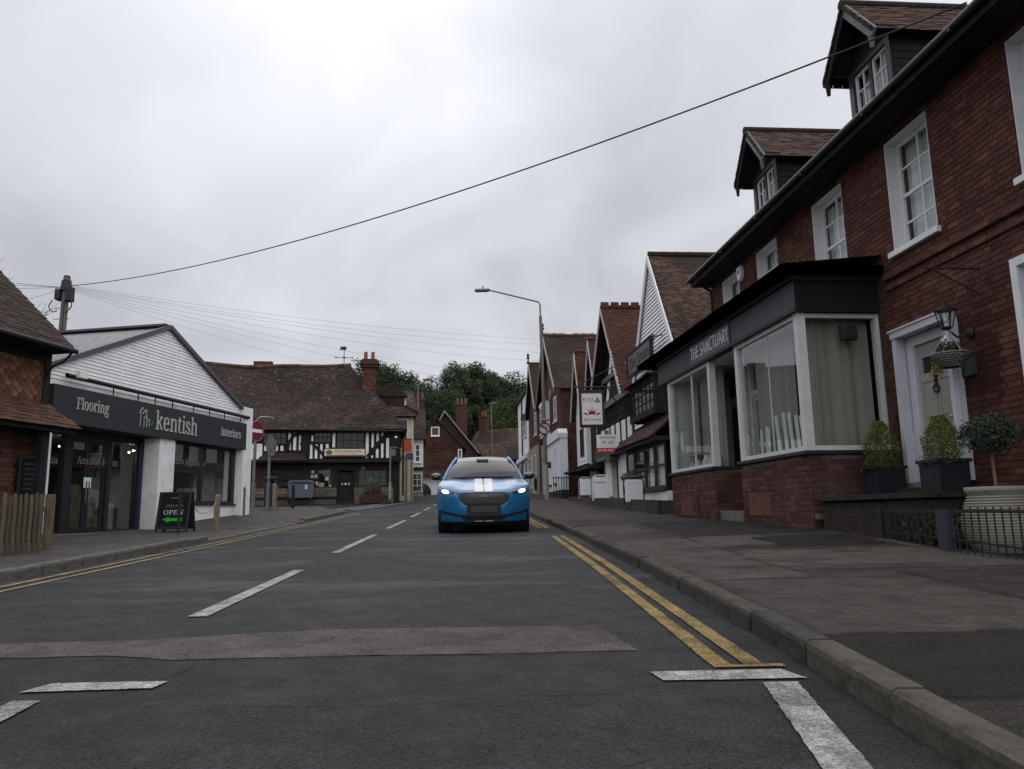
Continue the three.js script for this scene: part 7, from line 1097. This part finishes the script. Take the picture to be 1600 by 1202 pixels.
// ---------- trees on the rising ground behind ----------
function crownGeo(n, size, clumps, tones, airy) {
  const cs = []; for (let i = 0; i < clumps; i++) { const d = sphereDir(), r = Math.pow(rr(0.15, 1), 0.45); cs.push([V(d.x * r, d.y * r * 0.95, d.z * r), rr(0.2, 0.4) * (airy ? 0.62 : 1), rr(0.72, 1.28)]); }
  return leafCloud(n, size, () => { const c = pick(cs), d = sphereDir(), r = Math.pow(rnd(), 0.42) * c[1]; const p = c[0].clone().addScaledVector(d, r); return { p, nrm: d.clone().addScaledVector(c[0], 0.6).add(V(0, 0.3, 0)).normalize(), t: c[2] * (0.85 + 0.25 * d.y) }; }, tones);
}
{
  const dark = [[0.034, 0.052, 0.026], [0.042, 0.062, 0.03], [0.028, 0.042, 0.024]], mid = [[0.05, 0.066, 0.032], [0.06, 0.075, 0.036], [0.042, 0.056, 0.03]], light = [[0.055, 0.074, 0.03], [0.068, 0.085, 0.034], [0.046, 0.062, 0.028]];
  const G = [crownGeo(42000, 0.029, 76, dark), crownGeo(42000, 0.029, 70, dark), crownGeo(19000, 0.024, 64, mid, true), crownGeo(34000, 0.027, 70, light)];
  const limb = (h, r) => { const out = [rod(V(0, -3, 0), V(0, h * 0.5, 0), r, r * 0.7, 9)]; for (let i = 0; i < 9; i++) { const a = i * 2.4, y = h * (0.3 + 0.06 * i); out.push(rod(V(0, y, 0), V(Math.cos(a) * h * 0.24, y + h * 0.12, Math.sin(a) * h * 0.24), r * 0.4, r * 0.1, 6)); } out.push(rod(V(0, h * 0.5, 0), V(0.3, h * 0.74, 0), r * 0.7, r * 0.3, 8)); return out; };
  const list = [[-19.2, 108, 22.6, 5.6, 0, 'dark rounded tree rising directly behind the red brick chimney'], [-15.6, 113, 21.6, 5.2, 1, 'dark broad tree between the tall chimney and the street lamp arm'], [-23.5, 118, 20.4, 6, 1, 'dark tree mostly hidden behind the timbered house roof ridge'], [-13.2, 101, 18.0, 4.2, 0, 'dark low tree above the dormer of the cream house'], [-10.6, 106, 18.6, 4.4, 1, 'dark tree behind the tile hung cottage chimney'],
    [-8.6, 114, 23.4, 4.6, 2, 'tall airy tree with sky showing through its left side'], [-5.9, 119, 24.3, 4.8, 1, 'highest feathery tree in the middle of the wooded hill'], [-7.4, 128, 19.5, 6, 0, 'dark tree filling the gap below the airy trees'], [-2.7, 123, 23.2, 5.6, 0, 'dark dense tree right of the airy trees'], [1.4, 128, 22.6, 5.8, 1, 'dark dense tree beside the far finial house'], [6.2, 132, 22.4, 6, 0, 'dark tree at the right end of the wood behind the brick gables'], [-0.9, 112, 17.6, 4.4, 3, 'lighter green tree over the far red house'], [3.2, 112, 18.6, 4.6, 3, 'lighter green tree just left of the white boarded house'], [-4.2, 135, 20.2, 6.5, 1, 'dark tree deep in the middle of the wood'], [-29, 122, 17.5, 6, 0, 'dark tree far left behind the showroom roof'], [9.5, 122, 19, 5.5, 1, 'dark tree behind the crested roof on the right']];
  for (const [x, d, top, r, k, label] of list) {
    const y0 = ry(Math.min(d, 110)) - 0.5 + 9 * sst(85, 165, d) - 1, h = top - y0, t = thing('hill_tree', label, 'tree', M4(x, y0, -d, rr(0, 6)), 'trees on the hill behind the village');
    mesh('trunk', limb(h, 0.32), MT.pole, t);
    const c = new THREE.Mesh(G[k], MT.leafSolid); c.name = 'crown'; c.position.y = h - r * 1.15; c.scale.set(r, r * 1.12, r); c.castShadow = c.receiveShadow = true; t.add(c);
    const c2 = new THREE.Mesh(G[(k + 1) % 2], MT.leafSolid); c2.name = 'lower_crown'; c2.position.y = Math.max(r * 0.7, h - r * 2.3); c2.scale.set(r * 1.05, r * 0.9, r * 1.05); c2.rotation.y = 2; t.add(c2);
  }
}
// ---------- overhead cables ----------
function cable(name, label, a, b, sag, r, m) { const t = thing(name, label, 'cable', null, r < 0.012 ? 'thin telephone wires across the sky' : null), pts = []; for (let i = 0; i <= 20; i++) { const k = i / 20; pts.push(V(mix(a.x, b.x, k), mix(a.y, b.y, k) - 4 * sag * k * (1 - k), mix(a.z, b.z, k))); } mesh('strand', tube(pts, r, 80, 5), m, t); mesh('end_clamp', new THREE.SphereGeometry(r * 2.2, 6, 5).translate(a.x, a.y, a.z), m, t); return t; }
{
  const P = V(POLE.x + 0.25, POLE.y + 8.55, POLE.z);
  cable('overhead_cable', 'thick black cable sagging across the sky from the pole to the near dormer', P, V(6.31, 7.64, -9.5), 0.72, 0.0145, MT.cable);
  const far = [[3.0, 11.0, -44.6, 0.35], [2.9, 10.75, -44.8, 0.45], [2.5, 10.5, -46, 0.4], [2.3, 10.2, -47, 0.5], [1.2, 11.0, -57, 0.5], [-1.0, 12.2, -66, 0.6], [0.6, 10.0, -62, 0.8]];
  const lab = ['uppermost thin wire from the pole to the finial house', 'second thin wire from the pole to the finial house', 'thin wire from the pole to the second brick gable', 'lowest thin wire from the pole to the second brick gable', 'thin wire from the pole to the far boarded house', 'faint thin wire from the pole to the far end of the street', 'faint thin wire from the pole over the car to the far boarded house'];
  far.forEach((q, i) => { const c = cable('telephone_wire', lab[i], P.clone().add(V(0.05, -0.03 * i, 0)), V(q[0], q[1], q[2]), q[3], 0.005, MT.cableG); });
  for (const [x, y, z, l] of [[-12.2, 5.5, -15.5, 'thin wire dropping from the pole to the showroom ridge'], [-30, 9.3, -24, 'thin wire leaving the pole to the far left'], [-26, 8.6, -18, 'lower thin wire leaving the pole to the left behind the tiled roof'], [-24, 7.8, -13, 'steep thin wire leaving the pole leftwards over the tiled roof']]) cable('telephone_wire', l, P.clone().add(V(-0.3, -0.05, 0)), V(x, y, z), 0.3, 0.007, l.startsWith('thin wire d') ? MT.cableG : MT.cable);
}
// ---------- the blue car coming down the street (front towards +z, ground at y = 0) ----------
{
  const D = 15.2, X = rx(D) + 0.2, t = thing('electric_car', 'bright blue electric SUV with two white bonnet stripes driving towards the camera', 'car', new THREE.Matrix4().compose(V(X, ry(D), -D), new THREE.Quaternion().setFromEuler(new THREE.Euler(0.034, 0.05, 0, 'YXZ')), V(1, 1, 1)));
  const paint = new THREE.MeshPhysicalMaterial({ color: C(0.008, 0.122, 0.285), roughness: 0.35, metalness: 0.25, clearcoat: 0.55, clearcoatRoughness: 0.06, side: THREE.DoubleSide });
  const gloss = new THREE.MeshPhysicalMaterial({ color: C(0.014, 0.015, 0.018), roughness: 0.2, clearcoat: 0.6, clearcoatRoughness: 0.05, side: THREE.DoubleSide }), matt = mat([0.018, 0.018, 0.02], { roughness: 0.7 }), grilleM = mat([0.02, 0.02, 0.024], { roughness: 0.5 });
  const glass = new THREE.MeshPhysicalMaterial({ color: C(0.03, 0.03, 0.038), roughness: 0.04, ior: 1.45, specularIntensity: 0.5, side: THREE.DoubleSide });
  // y, z, half width, z sweep at the sides, y lift at the sides (negative drops)
  const rows = [[0.16, -0.1, 0.80, 0.36, 0], [0.235, -0.02, 0.865, 0.42, 0], [0.32, 0.0, 0.9, 0.46, 0], [0.46, 0.02, 0.925, 0.49, 0], [0.6, 0.015, 0.937, 0.51, 0.005], [0.7, 0.0, 0.94, 0.52, 0.03], [0.765, -0.03, 0.937, 0.53, 0.06], [0.81, -0.075, 0.93, 0.53, 0.085], [0.85, -0.17, 0.92, 0.47, 0.085], [0.905, -0.38, 0.905, 0.36, 0.07], [0.965, -0.65, 0.89, 0.27, 0.045], [1.02, -0.93, 0.87, 0.2, 0.025], [1.075, -1.22, 0.84, 0.16, -0.01]];
  const N = rows.length - 1;
  const cr = (a, b, c, d, u) => 0.5 * (2 * b + (c - a) * u + (2 * a - 5 * b + 4 * c - d) * u * u + (3 * b - a - 3 * c + d) * u * u * u);
  const row = (tt) => { const i = Math.min(N - 1, Math.max(0, Math.floor(tt))), u = tt - i, g = (k) => rows[clamp(k, 0, N)]; return [0, 1, 2, 3, 4].map((q) => cr(g(i - 1)[q], g(i)[q], g(i + 1)[q], g(i + 2)[q], u)); };
  const P = (s, tt) => { const r = row(tt), a = Math.abs(s), bump = tt > 7.5 ? 0.028 * Math.exp(-(((a - 0.72) / 0.16) ** 2)) * sst(7.5, 9, tt) * sst(12.2, 10.5, tt) - 0.012 * Math.exp(-(((a - 0.42) / 0.14) ** 2)) * sst(8, 9.5, tt) : 0; return V(s * r[2], r[0] + r[4] * Math.pow(a, 3) + bump, r[1] - r[3] * Math.pow(a, 3.2)); };
  const gridG = (f, nu, nv) => { const pos = [], idx = []; for (let j = 0; j <= nv; j++) for (let i = 0; i <= nu; i++) { const p = f(i / nu, j / nv); pos.push(p.x, p.y, p.z); } for (let j = 0; j < nv; j++) for (let i = 0; i < nu; i++) { const k = j * (nu + 1) + i; idx.push(k, k + 1, k + nu + 2, k, k + nu + 2, k + nu + 1); } const g = new THREE.BufferGeometry(); g.setAttribute('position', new THREE.Float32BufferAttribute(pos, 3)); g.setIndex(idx); g.computeVertexNormals(); return g; };
  const body = (name, g, m, p = t) => { const o = new THREE.Mesh(g, m); o.name = name; o.castShadow = o.receiveShadow = true; p.add(o); return o; };
  body('front_bumper', gridG((u, v) => P(u * 2 - 1, mix(1, 7.6, v)), 56, 36), paint);
  body('bonnet', gridG((u, v) => P((u * 2 - 1) * 0.998, mix(7.66, 12, v)).add(V(0, 0.002, 0.001)), 56, 30), paint);
  body('valance', gridG((u, v) => P(u * 2 - 1, mix(0, 0.99, v)), 40, 6), matt);
  const fz = (x, y) => { let lo = 0, hi = 9; for (let i = 0; i < 30; i++) { const m = (lo + hi) / 2, r = row(m), s = clamp(x / r[2], -1, 1); (P(s, m).y < y ? (lo = m) : (hi = m)); } const r = row(lo); return P(clamp(x / r[2], -1, 1), lo).z; };
  const patch = (name, pts, off, m, p = t, rings = 5) => { // star shaped patch following the front of the car
    const cx = pts.reduce((a, q) => a + q[0], 0) / pts.length, cy = pts.reduce((a, q) => a + q[1], 0) / pts.length, O = []; for (let i = 0; i < pts.length; i++) { const a = pts[i], b = pts[(i + 1) % pts.length]; for (let k = 0; k < 5; k++) O.push([mix(a[0], b[0], k / 5), mix(a[1], b[1], k / 5)]); }
    const n = O.length, pos = [cx, cy, fz(cx, cy) + off], idx = []; for (let r = 1; r <= rings; r++) for (const q of O) { const x = mix(cx, q[0], r / rings), y = mix(cy, q[1], r / rings); pos.push(x, y, fz(x, y) + off); }
    for (let i = 0; i < n; i++) { idx.push(0, 1 + i, 1 + ((i + 1) % n)); for (let r = 0; r + 1 < rings; r++) { const a = 1 + r * n + i, b = 1 + r * n + ((i + 1) % n); idx.push(a, a + n, b + n, a, b + n, b); } }
    const g = new THREE.BufferGeometry(); g.setAttribute('position', new THREE.Float32BufferAttribute(pos, 3)); g.setIndex(idx); g.computeVertexNormals(); return body(name, g, m, p);
  };
  const mir = (a) => a.map((q) => [-q[0], q[1]]).reverse();
  const gr = grp('grille', t);
  patch('grille_panel', [[-0.42, 0.8], [0, 0.807], [0.42, 0.8], [0.505, 0.765], [0.5, 0.7], [0.44, 0.61], [0.36, 0.545], [0.25, 0.525], [-0.25, 0.525], [-0.36, 0.545], [-0.44, 0.61], [-0.5, 0.7], [-0.505, 0.765]], 0.006, grilleM, gr, 8);
  patch('grille_inset', [[-0.36, 0.775], [0, 0.78], [0.36, 0.775], [0.33, 0.72], [0.2, 0.7], [-0.2, 0.7], [-0.33, 0.72]], 0.012, mat([0.035, 0.036, 0.045], { roughness: 0.35 }), gr, 6);
  { const a = []; for (const s of [1, -1]) { const q = [[0.46, 0.6], [0.4, 0.55], [0.34, 0.52], [0.3, 0.505]].map(([x, y]) => V(s * x, y, fz(s * x, y) + 0.01)); a.push(tube(q, 0.008, 14, 5)); } mesh('grille_trim', a, mat([0.12, 0.3, 0.5], { roughness: 0.3, metalness: 0.4 }), gr); }
  { const z = fz(0, 0.73) + 0.016; mesh('emblem', [ext([[-0.085, 0.728], [-0.03, 0.742], [0.0, 0.736], [0.05, 0.75], [0.09, 0.744], [0.06, 0.734], [0.02, 0.722], [0.0, 0.712], [-0.03, 0.722], [-0.06, 0.718]], z, z + 0.006)], mat([0.2, 0.2, 0.22], { roughness: 0.3, metalness: 0.6 }), gr); }
  patch('lower_intake', [[-0.5, 0.37], [-0.3, 0.36], [0.3, 0.36], [0.5, 0.37], [0.44, 0.3], [0.36, 0.25], [-0.36, 0.25], [-0.44, 0.3]], 0.006, matt, t, 6);
  for (const s of [1, -1]) { const f = (a) => (s > 0 ? a : mir(a)); patch('side_intake', f([[0.49, 0.372], [0.62, 0.405], [0.75, 0.425], [0.885, 0.46], [0.885, 0.425], [0.78, 0.385], [0.62, 0.36], [0.5, 0.315]]), 0.006, matt); patch('corner_slot', f([[0.855, 0.25], [0.885, 0.26], [0.895, 0.45], [0.862, 0.44]]), 0.007, matt); }
  const pl = grp('number_plate', t); mesh('plinth', RB(-0.33, 0.335, fz(0, 0.45) - 0.05, 0.33, 0.6, fz(0, 0.45) + 0.012, 0.01), mat([0.026, 0.027, 0.03], { roughness: 0.7 }), pl); mesh('plate', RB(-0.26, 0.42, fz(0, 0.45) + 0.012, 0.26, 0.53, fz(0, 0.45) + 0.02, 0.003), mat([0.05, 0.053, 0.057], { roughness: 0.7 }), pl);
  // headlights: dark glossy housings with lit lamps
  for (const s of [1, -1]) {
    const hl = grp('headlight', t), f = (a) => (s > 0 ? a : mir(a));
    patch('housing', f([[0.9, 0.905], [0.8, 0.875], [0.62, 0.83], [0.47, 0.79], [0.5, 0.772], [0.62, 0.772], [0.78, 0.775], [0.88, 0.8]]), 0.008, gloss, hl, 7);
    const e = new THREE.MeshStandardMaterial({ color: C(1, 1, 1), emissive: s > 0 ? C(1, 0.97, 0.93) : C(0.86, 0.8, 1), emissiveIntensity: s > 0 ? 7 : 10 });
    const el = []; for (let i = 0; i < 14; i++) { const a = (i / 14) * 2 * Math.PI; el.push([0.765 * s + 0.074 * Math.cos(a), 0.822 + 0.034 * Math.sin(a) + 0.2 * 0.066 * Math.cos(a) * s * s * (s > 0 ? 1 : -1)]); }
    patch('lamp', el, 0.014, e, hl, 3);
    patch('running_light', f([[0.885, 0.893], [0.8, 0.865], [0.7, 0.842], [0.7, 0.834], [0.8, 0.855], [0.89, 0.88]]), 0.013, mat([0.5, 0.5, 0.55], { roughness: 0.3 }), hl, 2);
    const sp = new THREE.SpotLight(e.emissive, 0.7, 0, 0.6, 0.6, 2); sp.position.set(0.765 * s, 0.822, fz(0.765, 0.822) + 0.05); sp.target.position.set(0.765 * s, 0.2, 8); sp.castShadow = true; hl.add(sp, sp.target);
    if (s < 0) patch('small_lamp', [[-0.565, 0.784], [-0.55, 0.79], [-0.545, 0.778], [-0.56, 0.773]], 0.014, mat([0.7, 0.72, 0.8]), hl, 2);
  }
  // bonnet stripes and the two dashes on the lip
  const wh = new THREE.MeshPhysicalMaterial({ color: C(0.55, 0.57, 0.6), roughness: 0.5, clearcoat: 0.3, side: THREE.DoubleSide });
  for (const s of [1, -1]) { body('bonnet_stripe', gridG((u, v) => { const tt = mix(6.95, 12, v), r = row(tt); return P((s * mix(0.018, 0.178, u)) / r[2], tt).add(V(0, 0.0055, 0.003)); }, 6, 24), wh); patch('lip_stripe', (s > 0 ? (a) => a : mir)([[0.018, 0.238], [0.178, 0.238], [0.178, 0.252], [0.018, 0.252]]), 0.01, wh, t, 2); }
  mesh('bonnet_seam', [1, -1].map((s) => tube([7.7, 8.5, 9.5, 10.5, 11.5, 12].map((tt) => P(s * 0.9, tt).add(V(0, -0.001, 0))), 0.004, 24, 4)), matt, t);
  // flanks with wheel arches
  const side = (s) => {
    const pts = []; const arch = (cz) => { const o = []; for (let i = 0; i <= 16; i++) { const a = Math.PI * (1 - i / 16); o.push([cz + 0.385 * Math.cos(a), 0.36 + 0.385 * Math.sin(a)]); } return o; };
    const bottom = [[-4.62, 0.32], ...arch(-3.87), ...arch(-0.89), [-0.505, 0.32]], sh = [...bottom, [-0.49, 0.46], [-0.5, 0.6], [-0.53, 0.75], [-0.6, 0.893], [-0.66, 0.935], [-0.95, 1.0], [-1.35, 1.06], [-2.4, 1.1], [-3.6, 1.14], [-4.5, 1.1], [-4.68, 0.8]];
    const g = new THREE.ShapeGeometry(new THREE.Shape(sh.map((p) => new THREE.Vector2(p[0], p[1])))), p = g.attributes.position; for (let i = 0; i < p.count; i++) { const z = p.getX(i), y = p.getY(i); let x = 0.94 - 0.35 * Math.max(0, y - 0.8) ** 1.3 * 1.1 - 0.06 * Math.max(0, 0.45 - y); if (z < -4.2) x -= 0.25 * (-4.2 - z) ** 1.5; p.setXYZ(i, s * x, y, z); } g.computeVertexNormals(); return g;
  };
  for (const s of [1, -1]) {
    body('flank', side(s), paint);
    body('fender_top', gridG((u, v) => { const a = P(s * 0.995, mix(8, 12, v)); const z = a.z, y = interp([[-1.35, 1.06], [-0.95, 1.0], [-0.66, 0.935], [-0.6, 0.893]], z), x = 0.94 - 0.385 * Math.max(0, y - 0.8) ** 1.3; return a.lerp(V(s * x, y, z), u); }, 3, 20), paint);
    for (const z of [-0.89, -3.87]) mesh('arch_liner', new THREE.CylinderGeometry(0.386, 0.386, 0.3, 24, 1, true).rotateZ(Math.PI / 2).translate(s * 0.77, 0.36, z), matt, t);
    for (const z of [-0.89, -3.87]) { const w = grp('wheel', t, M4(s * 0.8, 0.362, z)); const pr = [[0.22, -0.115], [0.34, -0.12], [0.362, -0.09], [0.364, 0.09], [0.34, 0.12], [0.22, 0.115]]; mesh('tyre', lathe(pr, 40).rotateZ(Math.PI / 2), mat([0.015, 0.015, 0.016], { roughness: 0.85 }), w); mesh('rim', [new THREE.CylinderGeometry(0.235, 0.235, 0.2, 28, 1, true).rotateZ(Math.PI / 2), ...[0, 1, 2, 3, 4].map((k) => B(-0.02, 0.03, -0.03, 0.02, 0.23, 0.03).applyMatrix4(M4(s * 0.09, 0, 0, 0, k * 1.2566))), new THREE.CylinderGeometry(0.05, 0.05, 0.03, 16).rotateZ(Math.PI / 2).translate(s * 0.095, 0, 0)], mat([0.16, 0.165, 0.17], { metalness: 0.7, roughness: 0.35 }), w); }
    const mr = grp('wing_mirror', t); mesh('mirror_cap', new THREE.SphereGeometry(1, 20, 14).scale(0.115, 0.078, 0.085).translate(s * 1.0, 1.135, -1.42), gloss, mr); mesh('mirror_stalk', bar(V(s * 0.84, 1.06, -1.42), V(s * 0.97, 1.1, -1.42), 0.05, 0.03), gloss, mr);
    // side glass and pillars
    const belt = (z) => V(s * 0.845, interp([[-4.3, 1.13], [-2.4, 1.1], [-1.3, 1.055]], z), z), roofE = (z) => V(s * interp([[-4.3, 0.5], [-3, 0.585], [-2.1, 0.6]], z), interp([[-4.35, 1.22], [-4.0, 1.36], [-3.4, 1.5], [-2.7, 1.555], [-2.1, 1.5]], z), z);
    body('side_window', gridG((u, v) => belt(mix(-1.45, -4.2, u)).lerp(roofE(mix(-2.14, -4.2, u)), v), 30, 6), glass);
    mesh('windscreen_pillar', [tube([V(s * 0.845, 1.05, -1.36), V(s * 0.765, 1.24, -1.68), V(s * 0.66, 1.44, -2.03), V(s * 0.61, 1.51, -2.16), V(s * 0.59, 1.56, -2.5), V(s * 0.58, 1.55, -3.0), V(s * 0.55, 1.42, -3.7)], 0.033, 40, 8)], paint, t);
    mesh('door_seam', [rod(V(s * 0.945, 0.4, -1.5), V(s * 0.9, 1.06, -1.42), 0.004)], matt, t);
  }
  const ws = (u, v) => { const s = u * 2 - 1, a = Math.abs(s), y = mix(1.075, 1.505, v), z = mix(-1.24, -2.02, v) + 0.03 * Math.sin(Math.PI * v), w = mix(0.82, 0.62, v); return V(s * w, y - 0.02 * a * a * v + 0.02 * Math.sin(Math.PI * v), z - 0.15 * Math.pow(a, 2.4)); };
  body('windscreen', gridG(ws, 30, 16), glass);
  mesh('wiper', [bar(ws(0.1, 0.02).add(V(0, 0.02, 0.02)), ws(0.6, 0.05).add(V(0, 0.015, 0.02)), 0.02, 0.015), bar(ws(0.5, 0.015).add(V(0, 0.02, 0.02)), ws(0.9, 0.05).add(V(0, 0.015, 0.02)), 0.02, 0.015)], matt, t);
  mesh('sensor_housing', RB(-0.13, 1.46, -1.98, 0.13, 1.51, -1.9, 0.015).applyMatrix4(M4(0, 0.012, -0.03)), gloss, t);
  body('windscreen_shade', gridG((u, v) => ws(mix(0.03, 0.97, u), mix(0.94, 0.995, v)).add(V(0, 0.003, 0.003)), 20, 3), gloss);
  const rf = [[1.505, -2.02, 0.62, 0.15, 0.02], [1.565, -2.25, 0.615, 0.12, 0.03], [1.6, -2.6, 0.6, 0.06, 0.035], [1.595, -3.1, 0.585, 0.0, 0.04], [1.52, -3.65, 0.56, -0.05, 0.05], [1.33, -4.2, 0.52, -0.08, 0.06], [1.12, -4.58, 0.62, 0.0, 0.02], [0.98, -4.72, 0.74, -0.1, 0.0], [0.5, -4.74, 0.8, -0.15, 0], [0.3, -4.66, 0.8, -0.1, 0]];
  const roofP = (a, b) => gridG((u, v) => { const tt = mix(a, b, v), i = Math.min(rf.length - 2, Math.floor(tt)), k = tt - i, g = (q) => rf[clamp(q, 0, rf.length - 1)], r = [0, 1, 2, 3, 4].map((q) => cr(g(i - 1)[q], g(i)[q], g(i + 1)[q], g(i + 2)[q], k)), s = u * 2 - 1, w = Math.abs(s); return V(s * r[2], r[0] - r[4] * w ** 2.5, r[1] - r[3] * w ** 2.4); }, 26, 24);
  body('roof', roofP(0, 4), glass); body('tailgate', roofP(4, 9), paint);
  mesh('underbody', B(-0.8, 0.2, -4.6, 0.8, 0.5, -0.45), matt, t);
}
// ---------- small things ----------
{ // gully in the left kerb line
  const d = 11.9, x = rx(d) + LK + 0.16, t = thing('drain_gully', 'dark iron drain gully in the road against the left kerb', 'drain', M4(x, ry(d) + 0.004, -d, 0.05)); t.rotateX(0.032);
  mesh('frame', slab(-0.22, 0.22, -0.24, 0.24, 0, 0.006, [[-0.17, 0.17, -0.19, 0.19]]).map((g) => g.rotateX(-Math.PI / 2)), MT.iron, t); for (let i = 0; i < 6; i++) mesh('grate_bar', B(-0.165 + i * 0.06, 0.0, -0.19, -0.13 + i * 0.06, 0.005, 0.19), MT.iron, t); mesh('pit', B(-0.17, -0.003, -0.19, 0.17, -0.0005, 0.19), MT.dark, t);
}
{ const t = thing('entrance_shrub', 'dark clipped shrub by the entrance of the far white boarded house', 'shrub', M4(1.85, ry(52) + 0.15, -52)); raw('foliage', leafCloud(3500, 0.05, () => { const d = sphereDir(), r = Math.cbrt(rr(0.2, 1)); return { p: V(d.x * 0.5 * r, 0.7 + d.y * 0.7 * r, d.z * 0.5 * r), nrm: d }; }, [[0.035, 0.045, 0.022], [0.05, 0.055, 0.03], [0.06, 0.05, 0.03]]), MT.leafSolid, t); mesh('stem', rod(V(0, -0.1, 0), V(0, 0.7, 0), 0.03), MT.pole, t); }
{ const t = thing('hanging_planter', 'small dark hanging planter on the front of the far white boarded house', 'basket', M4(1.95, 4.7, -54)); mesh('bowl', lathe([[0, -0.25], [0.15, -0.2], [0.26, 0], [0.24, 0.02], [0, 0]], 14), MT.iron, t); mesh('bracket', rod(V(0, 0, 0), V(0.3, 0.55, 0), 0.015), MT.iron, t); raw('foliage', leafCloud(300, 0.05, () => { const d = sphereDir(); return { p: V(d.x * 0.28, 0.08 + d.y * 0.14, d.z * 0.28), nrm: d }; }, [[0.05, 0.06, 0.03], [0.08, 0.06, 0.04]]), MT.leafSolid, t); }
{ const t = thing('iron_gate', 'narrow black iron gate between the white ground floor and the first forecourt board', 'gate', M4(2.35, 1.6, -37.2, 0.25)); for (let i = 0; i < 8; i++) mesh('gate_bar', rod(V(-0.45 + i * 0.13, 0, 0), V(-0.45 + i * 0.13, 1.0, 0), 0.018, 0.018, 6), MT.iron, t); for (const y of [0.12, 0.9]) mesh('gate_rail', B(-0.48, y, -0.015, 0.5, y + 0.04, 0.015), MT.iron, t); }
camera.far = 900; camera.updateProjectionMatrix();
renderer.render(scene, camera);
